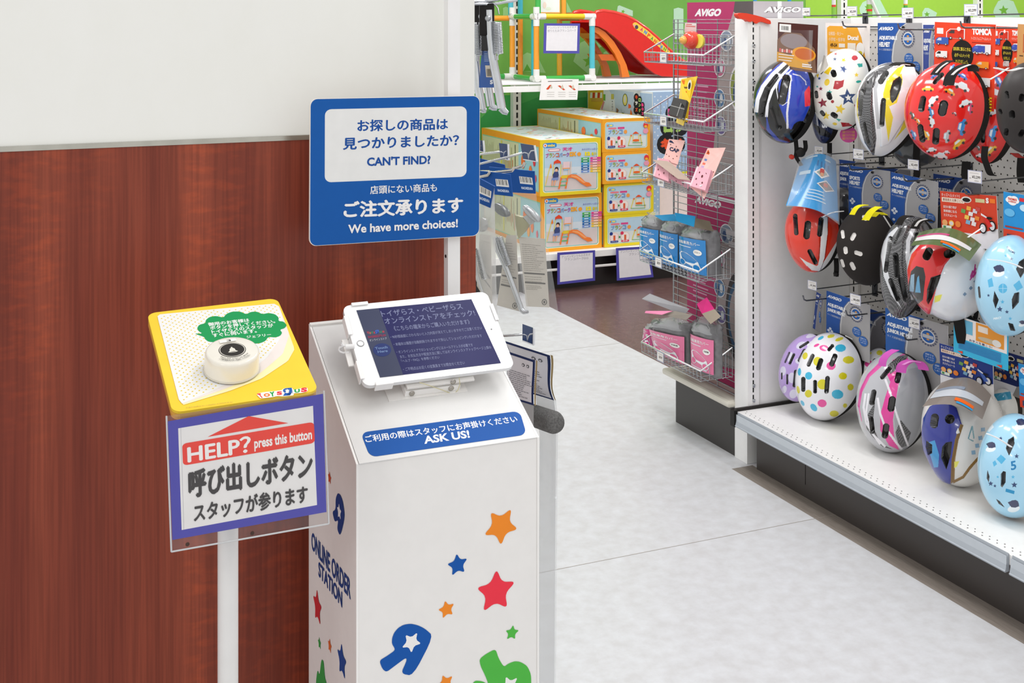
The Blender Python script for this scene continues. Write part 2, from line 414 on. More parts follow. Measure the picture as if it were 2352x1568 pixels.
# ================================================================== KIOSK
KXL, KXR, KY0, KY1, KZ0, KZ1 = .4935, .7800, 1.700, 1.972, .8626, .9972
kiosk = thing('order_kiosk', 'white sloping-top order kiosk covered in coloured star stickers', 'kiosk', (.637, 1.836, 0))
W8 = 'eceae7'
m = MB()
out = [(KY0, 0), (KY0, KZ0), (KY1, KZ1), (KY1, 0)]
m.prism([(KXL + .0035, y, z) for y, z in out], (KXR - KXL - .007, 0, 0), W8, 'paint')
m.build('body', kiosk)
m = MB()   # side panels stand a little proud of the body
for x in (KXL, KXR - .0032):
    m.prism([(x, KY0 - .001, 0), (x, KY0 - .001, KZ0 + .001), (x, KY1 + .002, KZ1 + .0035), (x, KY1 + .002, 0)], (.0032, 0, 0), 'f3f1ee', 'paint')
m.build('side_panel', kiosk)
m = MB()
sl = math.atan2(KZ1 - KZ0, KY1 - KY0); topf = Frame((KXL, KY0, KZ0), (1, 0, 0), (0, math.cos(sl), math.sin(sl)))
TL_ = math.hypot(KY1 - KY0, KZ1 - KZ0)
m.fbox(topf, .004, KXR - KXL - .004, -.001, TL_, .0002, .0022, 'dedddb', 'paint')
m.fbox(topf, .0005, KXR - KXL - .0005, TL_ - .004, TL_ + .002, -.006, .006, 'e9e7e3', 'paint')
m.build('top_panel', kiosk)
# sticker on the sloping top
k3 = crop(690, 640, .28059); m = MB(); m.lay = 24
m.prr(topf, k3(492, 1258), k3(1795, 1080), k3(1852, 1275), k3(570, 1460), .045, .25, '1b57a6')
m.ptext(topf, 'ご利用の際はスタッフにお声掛けください', k3(538, 1342), k3(1784, 1172), k3(522, 1284), 'f4f4f6', .022)
m.ptext(topf, 'ASK US!', k3(1016, 1352), k3(1390, 1300), k3(1004, 1288), 'f4f4f6', .032)
m.build('instruction_sticker', kiosk, 'blue sticker asking to talk to staff')
k4 = crop(690, 1040, .33664)
ff = Frame((KXL, KY0 - .0003, 0), (1, 0, 0), (0, 0, 1)); fs_ = Frame((KXL - .0003, KY1, 0), (0, -1, 0), (0, 0, 1))
def smooth_poly(pts, it=2, f=.2):
    for _ in range(it):
        q = []
        for i, p in enumerate(pts):
            n = pts[(i + 1) % len(pts)]
            q += [((1 - f) * p[0] + f * n[0], (1 - f) * p[1] + f * n[1]), (f * p[0] + (1 - f) * n[0], f * p[1] + (1 - f) * n[1])]
        pts = q
    return pts
def sticker_star(fr, x, y, R, col, rot):
    px, py = k4(x, y); c = fr.fp(px, py); u, v = fr.uv(px, py); r = R * .33664 * fwd(c) / FPX
    pts = smooth_poly([(u + r * a, v + r * b) for a, b in star_pts(r=.47, rot=rot)], 2)
    mm = MB(); mm.upoly(fr, pts, col, w=.0004); mm.build('star_sticker', kiosk)
OR, BL, RD, GR = 'f08c2c', '1556a8', 'ee3a4b', '52b848'
for x, y, R, c, r in ((1368, 498, 135, OR, -90), (1072, 762, 80, BL, 95), (1333, 945, 155, RD, 88), (997, 1066, 64, OR, 100), (1443, 1226, 54, GR, 80), (990, 1570, 66, OR, 110)):
    sticker_star(ff, x, y, R, c, r)
for x, y, R, c, r in ((117, 1050, 125, 'c8323a', 95), (200, 170, 46, 'd0522e', 90), (131, 1297, 44, '3d9d4c', 100), (201, 1314, 52, 'd96a34', 90), (284, 1418, 125, '1f4890', 95)):
    sticker_star(fs_, x, y, R, c, r)
def letter_sticker(fr, pts, star, col, sub='f0efed'):
    mm = MB(); mm.lay = 2; mm.ppoly(fr, smooth_poly([k4(*p) for p in pts], 2), col)
    if star:
        c = fr.fp(*k4(star[0], star[1])); u, v = fr.uv(*k4(star[0], star[1])); r = star[2] * .33664 * fwd(c) / FPX
        mm.upoly(fr, smooth_poly([(u + r * a, v + r * b) for a, b in star_pts(r=.47, rot=star[3])], 1), sub)
    mm.build('letter_sticker', kiosk)
letter_sticker(ff, [(645, 1335), (624, 1300), (626, 1262), (640, 1225), (668, 1192), (705, 1171), (752, 1164), (800, 1174), (850, 1198), (908, 1250), (768, 1520), (686, 1504), (724, 1420), (724, 1400), (708, 1404), (640, 1455), (588, 1494), (560, 1474), (538, 1416), (590, 1385), (640, 1350)], (757, 1290, 74, -90), BL)
letter_sticker(ff, [(1332, 1336), (1270, 1368), (1222, 1405), (1228, 1450), (1262, 1520), (1285, 1580), (1240, 1556), (1190, 1552), (1165, 1590), (1180, 1640), (1330, 1720), (1480, 1690), (1575, 1600), (1574, 1510), (1548, 1452), (1500, 1424), (1462, 1420), (1420, 1436), (1388, 1460), (1352, 1400)], (1425, 1590, 78, 110), GR)
letter_sticker(fs_, [(240, 310), (254, 272), (272, 284), (290, 330), (304, 435), (272, 570), (250, 520), (258, 455), (234, 472), (217, 400), (240, 385)], (266, 400, 58, 95), '1d3f80')
letter_sticker(fs_, [(143, 1404), (158, 1420), (166, 1530), (178, 1568), (172, 1640), (110, 1640), (105, 1568), (116, 1475), (130, 1520)], None, '3d9d4c')
m = MB(); m.lay = 3
m.ptext(fs_, 'ONLINE ORDER', k4(75, 655), k4(342, 1003), k4(75, 532), '1d3f80', .025)
m.ptext(fs_, 'STATION', k4(122, 838), k4(284, 1058), k4(122, 736), '1d3f80', .025)
m.build('side_lettering', kiosk)

# ------------------------------------------------------------------ blue sign on its post
post = thing('sign', 'blue rectangular shop sign on slim white square post behind the kiosk', 'sign', (.757, 2.01, .6))
m = MB(); m.box(.7455, .7680, 2.002, 2.022, 0, 2.3, 'eeedec', 'paint')
for z in (.985, 1.085):
    m.lathe([(0, .0), (.003, .0), (.003, .001), (0, .001)], Frame((.7454, 2.012, z), (0, -1, 0), (0, 0, 1)), '3a3a3a', 'metal', 10)
m.build('post', post)
k2 = crop(690, 200, .25504)
SY = 1.987; fsg = Frame((.49, SY, 1.12), (1, 0, 0), (0, 0, 1))
q = quad_map(k2(88, 105), k2(1618, 76), k2(1612, 1338), k2(80, 1433))
m = MB(); out = [fsg.fp(*q(u, v)) for u, v in rr_unit(.04, .05, 6)]
m.prism(out, (0, .004, 0), 'efe9e2', 'plastic')
m.build('board', post)
m = MB(); m.lay = 2
q2 = quad_map(k2(93, 109), k2(1614, 80), k2(1609, 1334), k2(86, 1429))
m.ppoly(fsg, [q2(u, v) for u, v in rr_unit(.04, .05, 6)], '0f57a5', 'plastic')
m.prr(fsg, k2(221, 200), k2(1498, 172), k2(1496, 806), k2(219, 858), .045, .085, 'e6e6e4', 'plastic')
NV = '1b4f9c'
m.ptext(fsg, 'お探しの商品は', k2(512, 402), k2(1330, 384), k2(512, 293), NV, .030)
m.ptext(fsg, '見つかりましたか？', k2(382, 566), k2(1428, 530), k2(384, 458), NV, .030)
m.ptext(fsg, "CAN'T FIND?", k2(600, 712), k2(1172, 692), k2(600, 632), NV, .032)
m.ptext(fsg, '店頭にない商品も', k2(628, 965), k2(1230, 940), k2(628, 888), 'e9e8e8', .020)
m.ptext(fsg, 'ご注文承ります', k2(388, 1180), k2(1466, 1132), k2(388, 1028), 'efedec', .042)
m.ptext(fsg, 'We have more choices!', k2(430, 1318), k2(1418, 1262), k2(430, 1238), 'efedec', .028)
m.build('printed_face', post)

# ------------------------------------------------------------------ tablet and its mount
BLt = at(*k3(520, 880), Y=1.79); BRt = at(*k3(1757, 722), Y=1.79); TLt = at(*k3(345, 222), X=BLt.x)
tabf = corner_frame(TLt, TLt + (BRt - BLt), BLt)
tw = (BRt - BLt).length; th = (TLt - BLt).length
tab = thing('tablet', 'white tablet computer tilted on bracket above the kiosk top', 'tablet', tuple(BLt))
m = MB()
q = [(u * tw, v * th) for u, v in rr_unit(.05, .075, 6)]
m.prism([tabf.pt(u, v, -.0075) for u, v in q], tabf.n * .0072, 'e6e6e6', 'gloss')
m.upoly(tabf, q, 'f6f6f6', 'gloss', w=-.0002)
m.build('housing', tab)
m = MB(); m.lay = 1
m.ppoly(tabf, [k3(458, 258), k3(1400, 167), k3(1642, 690), k3(652, 808)], '24245a', 'screen')
m.ppoly(tabf, [k3(458, 258), k3(640, 240), k3(842, 786), k3(652, 808)], '42475f', 'screen')
GT = '8388ab'
for s, a, b, h in (('トイザらス・ベビーザらス', (670, 313), (1334, 248), 50), ('オンラインストアをチェック!', (697, 374), (1436, 302), 50), ('《こちらの端末からご購入いただけます》', (772, 428), (1392, 370), 40),
                   ('・90秒間画面にさわらないと入力内容が消えてしまいますのでご注意ください', (742, 491), (1490, 414), 26), ('・本端末は履歴が自動削除されますので安心してショッピングいただけます', (768, 551), (1490, 478), 26),
                   ('・オンラインストアでのショッピングにはメールアドレスが必要です', (792, 614), (1416, 553), 26), ('また、お支払方法や配送方法に関してはオンラインストアトップページ上部の', (820, 652), (1566, 572), 26),
                   ('「ヘルプ・FAQ」を参照ください', (830, 688), (1143, 655), 26), ('・ご不明点はお近くの従業員までお問合せください', (846, 757), (1350, 700), 28)):
    m.ptext(tabf, s, k3(*a), k3(*b), k3(a[0] - h * .35, a[1] - h), GT, .012, 'screen'); m.lay -= 1
def logo(m, fr, kk, letters, mat='paper'):
    for s, a, b, h, c in letters: m.ptext(fr, s, kk(*a), kk(*b), kk(a[0] - h * .2, a[1] - h), c, .05, mat); m.lay -= 1
logo(m, tabf, k3, (('T', (546, 452), (565, 450), 18, 'b8404e'), ('O', (565, 453), (580, 451), 16, 'c07a40'), ('Y', (582, 451), (598, 449), 18, '3d8f55'), ('S', (600, 449), (613, 447), 16, 'b8404e'), ('Я', (614, 448), (645, 446), 28, '3d63c0'), ('U', (650, 443), (668, 441), 15, '3d8f55'), ('S', (671, 441), (690, 439), 15, 'b8404e')), 'screen')
logo(m, tabf, k3, (('BABIES', (556, 486), (640, 477), 18, '8a3550'), ('Я', (640, 478), (662, 475), 20, '8a3550'), ('US', (664, 473), (702, 469), 16, '8a3550')), 'screen')
m.ptext(tabf, 'オンラインストア', k3(568, 514), k3(710, 497), k3(563, 496), 'a8acb4', .02, 'screen')
m.ppoly(tabf, [k3(669 + 74 * math.cos(a / 20 * math.pi), 582 + 54 * math.sin(a / 20 * math.pi)) for a in range(40)], '2d3a70', 'screen')
m.ptext(tabf, 'Touch', k3(613, 580), k3(716, 568), k3(607, 560), '6f86b0', .03, 'screen')
m.ptext(tabf, 'Here', k3(634, 608), k3(716, 598), k3(630, 588), '6f86b0', .03, 'screen')
m.build('display', tab)
m = MB(); u, v = tabf.uv(*k3(492, 530))
m.lathe([(.0058, .0), (.0058, .0006), (.0048, .0006), (.0048, .0002)], tabf, '9a9a9a', 'metal', 24, (u, v)); m.lathe([(.0048, .0002), (.0001, .0003)], tabf, 'f2f2f2', 'gloss', 24, (u, v)); m.build('home_button', tab)
m = MB(); u, v = tabf.uv(*k3(1563, 413)); m.lathe([(.0014, .0003), (.0001, .0004)], tabf, '101010', 'gloss', 12, (u, v)); m.build('camera_lens', tab)
mount = thing('tablet_mount', 'white metal bracket that carries the tablet on the kiosk', 'bracket', tuple(topf.pt(.14, .1, 0)))
m = MB()
u0, v0 = topf.uv(*k3(850, 985)); u1, v1 = topf.uv(*k3(1300, 925))
m.fbox(topf, u0 - .026, u1 + .012, v0 - .004, v0 + .085, .0024, .0040, 'eceae7', 'paint')
m.fbox(topf, u0, u1, v0, v0 + .05, .004, .0145, 'efedea', 'paint', .001)
m.fbox(topf, u0 + .003, u1 - .004, v0 + .006, v0 + .05, .0145, .0235, 'e4e1dd', 'paint', .001)
m.build('base_block', mount)
for x, y in ((912, 937), (1233, 895), (1249, 842)):
    m = MB()
    fr = Frame(topf.pt(0, v0 - .0002, 0), topf.ex, topf.n); 
    p = fr.fp(*k3(x, y)); f2 = Frame(p, topf.ex, topf.n); f2.n = -topf.ey
    m.lathe([(.0045, 0), (.0045, .0012), (.002, .0016), (.0002, .0010)], f2, 'b5b0a8', 'metal', 14); m.build('screw', mount)
m = MB()   # tray and corner clips that grip the tablet
m.fbox(tabf, .02, tw - .02, .015, th - .01, -.0115, -.0078, 'eeecea', 'paint')
a0, _ = tabf.uv(*k3(885, 850)); a1, _ = tabf.uv(*k3(1435, 775))
m.fbox(tabf, a0, a1, -.006, .03, -.0145, -.0112, 'e6e3df', 'paint')
def clip(u0, u1, v0, v1):
    m.fbox(tabf, u0, u1, v0, v1, .0012, .0026, 'f2f0ee', 'paint', .0004)
    U0, U1, V0, V1 = (max(u0, tw + .0004) if u0 > tw / 2 and u1 > tw else u0), (min(u1, -.0004) if u0 < 0 else u1), (max(v0, th + .0004) if v0 > th * .9 else v0), (min(v1, -.0004) if v0 < 0 else v1)
    m.fbox(tabf, U0, U1, V0, V1, -.0115, .0014, 'f2f0ee', 'paint')
clip(.015, .042, th - .0035, th + .0025); clip(.018, .046, -.0028, .0035); clip(tw - .004, tw + .002, th * .60, th * .82); clip(-.003, .004, th * .62, th * .86); clip(-.003, .004, .012, .045)
m.fbox(tabf, -.012, -.003, .045, th * .62, -.0115, -.009, 'eceae7', 'paint')
m.build('clip_tray', mount)
m = MB(); pts = [at(*k3(x, y), t=fwd(tabf.pt(-.012, .08))) for x, y in ((445, 552), (400, 552), (350, 548), (338, 522), (335, 535), (345, 552), (322, 560), (312, 580), (325, 598), (352, 606), (400, 600))]
m.tube(pts, .0016, 'efefef', 'plastic'); pts = [at(*k3(x, y), t=fwd(tabf.pt(-.012, .08))) for x, y in ((445, 553), (372, 557))]; m.tube(pts, .004, 'f4f4f4', 'plastic')
tag(m.build('charging_cable'), 'white charging cable plugged into the tablet edge near its round button', 'cable')
m = MB(); fq = Frame(topf.pt(0, v0 - .003, 0), topf.ex, topf.n)
pts = [fq.fp(*k3(x, y)) for x, y in ((975, 848), (1060, 875), (1160, 910), (1252, 945), (1290, 910), (1306, 865), (1300, 810))]
m.tube(pts, .0006, 'cfc79b', 'matte', 6); tag(m.build('cord'), 'thin beige cord hanging in a loop under the tablet', 'cord')

# ------------------------------------------------------------------ help stand
k0 = crop(320, 660, .40175)
P = lambda x, y, **k: at(*k0(x, y), **k)
bFL = P(190, 715, Y=1.600); bFR = P(1026, 590, Y=1.600); bBL = P(52, 146, X=bFL.x)
brd = Frame(bFL, bFR - bFL, bBL - bFL); bw = (bFR - bFL).length; bh = (bBL - bFL).length
stand = thing('call_stand', 'white pole stand topped by yellow board with HELP notice', 'stand', (bFL.x + bw * .4, 1.66, 0))
pc = at(523.5, 1400, Y=1.668)
m = MB(); pf = Frame((pc.x, 1.668, 0), (1, 0, 0), (0, 1, 0)); pf.n = Vector((0, 0, 1))
m.lathe([(.0136, .012), (.0136, 1.005)], pf, 'e4e3e1', 'paint', 28); m.build('pole', stand)
m = MB(); m.lathe([(.0001, 0), (.14, 0), (.14, .008), (.03, .013), (.0136, .016)], pf, 'dcdbd8', 'paint', 40); m.build('base', stand)
m = MB()
q = [(u * bw, v * bh) for u, v in rr_unit(.07, .055, 6)]
for w, d, c in ((-.004, .0035, 'f4cf3e'), (-.0085, .0042, 'e0a94a'), (-.0128, .0042, 'd89b45')): m.prism([brd.pt(u, v, w) for u, v in q], brd.n * d, c, 'plastic')
m.upoly(brd, q, 'fbd33c', 'plastic', w=-.0003)
m.build('board', stand)
m = MB(); m.lay = 1
m.ppoly(brd, smooth_poly([k0(*p) for p in ((103, 165), (118, 153), (770, 92), (800, 108), (888, 352), (850, 420), (700, 520), (520, 590), (236, 676))], 1, .06), 'fdf0b8', 'plastic')
m.ppoly(brd, smooth_poly([k0(*p) for p in ((103, 165), (118, 153), (770, 92), (800, 108), (858, 268), (820, 380), (690, 490), (500, 575), (233, 670))], 1, .06), 'f0e6e0', 'plastic')
white = [(103, 165), (118, 153), (770, 92), (796, 108), (828, 205), (800, 300), (730, 400), (600, 500), (420, 590), (233, 668)]
m.ppoly(brd, smooth_poly([k0(*p) for p in white], 1, .06), 'f1f0ee', 'plastic')
def inside(x, y, P):
    c = False
    for i in range(len(P)):
        (x1, y1), (x2, y2) = P[i], P[i - 1]
        if (y1 > y) != (y2 > y) and x < (x2 - x1) * (y - y1) / (y2 - y1) + x1: c = not c
    return c
uvs = [(lambda q: (q[0] + (.5 * bw - .012 - q[0]) * .035, q[1] + (.5 * bh - q[1]) * .035))(brd.uv(*k0(*p))) for p in white]; w = m.lift()
for j in range(50):
    for i in range(24):
        u, v = (i + .5 * (j % 2)) * .0088, j * .0052 + .003
        if inside(u, v, uvs): m.face([brd.pt(u + .0012 * math.cos(a * math.pi / 4), v + .0012 * math.sin(a * math.pi / 4), w) for a in range(8)], 'f0cf34', 'plastic')
kb = crop(440, 690, .13395)
cloud = [(220, 625), (120, 590), (50, 565), (190, 565), (115, 520), (95, 470), (130, 415), (235, 388), (245, 330), (310, 280), (420, 262), (545, 292), (600, 225), (700, 188), (830, 186), (940, 235), (1010, 196), (1110, 186), (1215, 232), (1320, 212), (1430, 232), (1495, 290), (1490, 350), (1580, 360), (1635, 420), (1600, 470), (1515, 500), (1555, 550), (1520, 605), (1440, 632), (1315, 622), (1270, 690), (1180, 730), (1090, 738), (700, 760), (400, 715), (290, 705), (230, 660)]
m.ppoly(brd, smooth_poly([kb(*p) for p in cloud], 1), '129a55', 'plastic')
for s, a, b, h in (('御用のお客様は', (292, 442), (1000, 362), 62), ('ボタンを押してください。', (325, 505), (1440, 385), 66), ('トイザらスのスタッフが', (352, 570), (1412, 455), 66), ('すぐに伺います。', (368, 632), (1125, 550), 66), ('ジェフリー', (948, 650), (1370, 604), 46)):
    m.ptext(brd, s, kb(*a), kb(*b), kb(a[0] - h * .3, a[1] - h), 'f6f6f2', .03, 'plastic'); m.lay -= 1
kl = crop(560, 860, .08503)
m.ppoly(brd, smooth_poly([kl(*p) for p in ((330, 520), (545, 470), (870, 440), (1020, 420), (1080, 370), (1300, 350), (1345, 420), (1560, 360), (1720, 345), (1735, 450), (1560, 500), (1350, 500), (1345, 560), (1210, 575), (1070, 590), (900, 580), (780, 610), (520, 640), (440, 640))], 1), 'fbf6ea', 'plastic')
for s, a, b, tl, c in (('T', (450, 632), (545, 620), (352, 515), 'e8323f'), ('O', (545, 600), (715, 590), (530, 510), 'f0772c'), ('Y', (715, 598), (850, 580), (690, 470), '10a04c'), ('S', (895, 555), (1040, 545), (885, 455), 'e8323f'), ('Я', (1060, 575), (1335, 550), (1020, 375), '1a5bb0'), ('U', (1370, 492), (1520, 480), (1362, 395), '10a04c'), ('S', (1545, 478), (1715, 462), (1540, 358), 'e8323f')):
    m.ptext(brd, s, kl(*a), kl(*b), kl(*tl), c, .06, 'plastic'); m.lay -= 1
m.lay += 1
c0 = kl(1172, 432); m.ppoly(brd, [(c0[0] + 6.0 * a, c0[1] - 4.4 * b) for a, b in star_pts()], 'fbf6ea', 'plastic')
m.ptext(brd, '© 2013 Geoffrey, Inc., a subsidiary of TOYS R US, Inc.', k0(268, 691), k0(536, 657), k0(266, 684), '8a7a50', .0, 'plastic')
m.build('printed_top', stand)
# acrylic pocket with the HELP notice
hTL, hTR, hBL, hBR = P(155, 735, t=1.544), P(1055, 590, t=1.636), P(183, 1510, t=1.544), P(1083, 1350, t=1.636)
hf = corner_frame(hTL, hTR, hBL)
m = MB(); m.face([hf.fp(*k0(*p), .002) for p in ((155, 735), (1055, 590), (1083, 1350), (183, 1510))], 'ffffff', 'clear')
m.face([hf.fp(*k0(*p), -.003) for p in ((155, 735), (1055, 590), (1083, 1350), (183, 1510))], 'ffffff', 'clear')
for a, b in (((155, 735), (183, 1510)), ((1055, 590), (1083, 1350)), ((183, 1510), (1083, 1350))):
    m.tube([hf.fp(*k0(*a)), hf.fp(*k0(*b))], .0012, 'c9cacb', 'gloss', 6)
for p in ((273, 1463), (643, 1400)):
    c = hf.uv(*k0(*p)); m.lathe([(.0026, .0026), (.0012, .0028)], hf, '4a3a34', 'matte', 12, c)
m.build('acrylic_pocket', stand)
m = MB(); m.lay = 0
m.ppoly(hf, [k0(*p) for p in ((163, 765), (1050, 607), (1070, 1283), (189, 1443))], '4a47a8')
m.ppoly(hf, [k0(*p) for p in ((222, 805), (993, 676), (1016, 1243), (242, 1386))], 'e9e7e5')
m.ppoly(hf, [k0(*p) for p in ((236, 803), (238, 803), (256, 1383), (254, 1383))], 'b8b5b8')
m.ppoly(hf, [k0(*p) for p in ((390, 854), (625, 735), (852, 775))], 'ea4234')
m.prr(hf, k0(245, 893), k0(998, 768), k0(1004, 888), k0(250, 1018), .035, .16, 'ea4234')
m.ptext(hf, 'HELP？', k0(276, 1002), k0(640, 940), k0(272, 905), 'f3f1ee', .03)
m.ptext(hf, 'press this button', k0(658, 938), k0(988, 884), k0(656, 862), 'f3f1ee', .03)
m.ptext(hf, '呼び出しボタン', k0(282, 1208), k0(994, 1088), k0(278, 1042), '3d3a3a', .048)
m.ptext(hf, 'スタッフが参ります', k0(312, 1345), k0(966, 1230), k0(308, 1238), '3d3a3a', .036)
m.build('notice', stand, 'purple bordered paper with red HELP band')
# call button resting on the board
cu, cv = brd.uv(*k0(528, 470)); BR_, BH = .0365, .028
brd = Frame(brd.pt(0, 0, .0018), brd.ex, brd.ey)
btn = thing('call_button', 'round ivory push button with bell symbol on the yellow board', 'button', tuple(brd.pt(cu, cv, 0)))
m = MB(); m.lathe([(BR_, .0003), (BR_ * .985, BH - .005), (BR_ * .965, BH - .0022), (BR_ * .93, BH - .0006), (BR_ * .88, BH), (.0001, BH + .0004)], brd, 'ece7db', 'gloss', 48, (cu, cv)); m.build('cap', btn)
m = MB(); m.lathe([(BR_ + .0008, 0), (BR_ + .0008, .002), (BR_, .0022)], brd, 'd8d2c4', 'plastic', 48, (cu, cv)); m.build('rim', btn)
m = MB(); m.lay = 2; tfr = Frame(brd.pt(cu, cv, BH + .0004), brd.ex, brd.ey)
def ring(r, c, col): m.upoly(tfr, [(c[0] + r * math.cos(a * math.pi / 20), c[1] + r * math.sin(a * math.pi / 20)) for a in range(40)], col, 'plastic')
cc = (0, .0); ring(.0178, cc, '2b2826'); ring(.0168, cc, 'e8e3d8'); ring(.0158, cc, '2b2826')
bell = [(-.0066, -.0055), (-.004, -.0025), (-.0034, .002), (-.0008, .005), (-.001, .0066), (.001, .0066), (.0008, .005), (.0034, .002), (.004, -.0025), (.0066, -.0055), (.003, -.0066), (-.003, -.0066)]
m.upoly(tfr, bell, 'e6e2d6', 'plastic'); m.upoly(tfr, [(-.0045, -.0055), (.0045, -.0055), (.002, -.0044), (-.002, -.0044)], '4a4542', 'plastic')
m.upoly(tfr, [(-.013, .0192), (.010, .0205), (.009, .027), (-.0125, .0262)], 'f6f4ee', 'plastic'); m.utext(tfr, '3', -.0035, .0208, .0025, .0255, '2b2826', .01)
def arc_text(s, r, a0, a1, h, col):
    n = len(s)
    for i, ch in enumerate(s):
        if ch == ' ': continue
        a = math.radians(a0 + (a1 - a0) * (i + .5) / n); up = Vector((-math.cos(a), -math.sin(a))); rt = Vector((-up.y * -1, up.x * -1)) if False else Vector((up.y, -up.x))
        v, f = text_mesh(ch, .01); c = Vector((r * math.cos(a), r * math.sin(a)))
        xm = (min(p[0] for p in v) + max(p[0] for p in v)) / 2
        m.add([tfr.pt(*(c + rt * ((p[0] - xm) * h) + up * ((p[1] - .35) * h)), m.lay * MB.LIFT) for p in v], f, col, 'plastic')
m.lift(); arc_text('Please Push to Call for Service', .0222, 218, 322, .0034, '3a3634'); arc_text('ご用の際はボタンを押してください', .0268, 222, 318, .0040, '3a3634')
m.build('printed_disc', btn)
# ================================================================== GONDOLA
GX, GY, PBX = 2.368, 3.484, 2.805          # front plane, side panel face, pegboard face
gon = thing('gondola', 'white metal shop gondola with pegboard back holding the bicycle helmets', 'shelving', (2.58, 2.8, 0))
WH = 'efeeed'
m = MB(); m.box(GX, 2.90, GY, GY + .074, 0, 1.497, WH, 'paint', bev=.001); m.build('side_panel', gon)
m = MB(); m.box(GX + .0005, GX + .045, GY - .004, GY, .165, 1.495, 'ecebe9', 'paint'); m.box(GX + .049, GX + .052, GY - .003, GY, .165, 1.47, 'dcdbd9', 'paint')
z = .215
while z < 1.48:
    m.box(2.3875, 2.3925, GY - .0043, GY - .0035, z, z + .0165, '1b1a19', 'matte'); z += .0247
m.build('slotted_post', gon)
for z in (1.405, 1.353, 1.283, .262, .212):
    m = MB(); f_ = Frame((2.3915, GY - .0045, z), (1, 0, 0), (0, 0, 1)); m.lathe([(.006, 0), (.006, .003), (.004, .0045), (.0035, .003), (.0002, .003)], f_, 'b9bdc0', 'metal', 14); m.build('bolt', gon)
m = MB(); m.box(PBX, PBX + .02, 1.5, GY, .19, 1.5, 'cfcbc6', 'paint')
nz = 0; zz = .215
while zz < 1.46:
    y = 1.9 + (.0125 if nz % 2 else 0)
    while y < GY - .06:
        m.add([(PBX - .0004, y + .0028 * math.cos(a * math.pi / 3), zz + .0028 * math.sin(a * math.pi / 3)) for a in range(6)], [tuple(range(6))], '2a2622', 'matte'); y += .025
    nz += 1; zz += .0215
m.build('pegboard', gon)
m = MB(); m.box(PBX - .008, PBX + .07, 1.5, GY, 1.462, 1.5, 'f1f0ee', 'paint', bev=.001); m.build('top_rail', gon)
m = MB(); m.box(PBX - .012, PBX - .0005, GY - .045, GY - .001, .2, 1.46, 'd4d0cb', 'paint')
z = .25
while z < 1.44: m.box(PBX - .0128, PBX - .0115, GY - .026, GY - .020, z, z + .018, '2a2622', 'matte'); z += .0247
m.build('back_upright', gon)
m = MB(); m.box(2.316, PBX, 1.5, GY - .012, .160, .1865, 'efeeec', 'paint', bev=.0015)
y = 1.52; i = 0
while y < GY - .03:
    for k, x in enumerate((2.336, 2.349)): m.add([(x + .0022 * math.cos(a * math.pi / 3), y + .0125 * k + .0022 * math.sin(a * math.pi / 3), .18685) for a in range(6)], [tuple(range(6))], '4a4642', 'matte')
    y += .025
m.build('base_shelf', gon)
m = MB(); m.box(2.306, PBX, GY - .013, GY - .0005, .163, .196, '2a2725', 'plastic', bev=.002); m.box(2.300, 2.314, GY - .026, GY, .140, .196, '1c1a19', 'plastic', bev=.002); m.build('edge_strip', gon)
for a, b_ in ((2.285, GY - .028), (1.5, 2.272)):
    m = MB(); pr = [(2.3155, .187), (2.3125, .190), (2.303, .149), (2.3005, .147), (2.302, .1435), (2.3155, .1445)]
    m.prism([(x, a, z) for x, z in pr], (0, b_ - a, 0), 'a7adb4', 'plastic'); m.box(2.3060, 2.3070, a, b_, .158, .1835, 'bcc3ca', 'gloss'); m.build('price_rail', gon)
m = MB(); m.box(2.372, 2.80, 1.5, GY - .05, 0, .160, '3a3431', 'paint'); m.box(2.3713, 2.372, 3.17, 3.172, .04, .135, '1c1917', 'matte'); m.build('kick_plate', gon)
m = MB(); m.box(2.374, 2.86, GY + .074, 3.955, 0, .168, '34302e', 'paint'); m.build('end_kick_plate', gon)
m = MB(); m.box(2.342, 2.86, GY + .074, 4.005, .168, .192, 'd6d1c4', 'paint', bev=.009); m.build('end_shelf', gon)
m = MB(); m.box(2.86, 2.88, GY + .074, 4.0, .19, 1.497, 'd9d6d2', 'paint'); m.build('end_back_panel', gon)

# red plastic grip on the top corner
m = MB()
g = [at(px, py, Y=GY - .01) for px, py in ((1693, 34), (1697, 29), (1722, 31), (1768, 44), (1772, 54), (1768, 56), (1752, 50), (1744, 50), (1736, 56), (1729, 47), (1722, 52), (1714, 44), (1704, 44), (1699, 42))]
g = [Vector(((.7 * p.x + .3 * q.x), p.y, (.7 * p.z + .3 * q.z))) for a_, b_ in zip(g, g[1:] + g[:1]) for p, q in ((a_, b_), (b_, a_))]
m.prism(g, (0, .022, 0), 'e0452f', 'plastic'); tag(m.build('plastic_grip'), 'red wavy plastic grip lying across the top corner of the white gondola', 'grip')

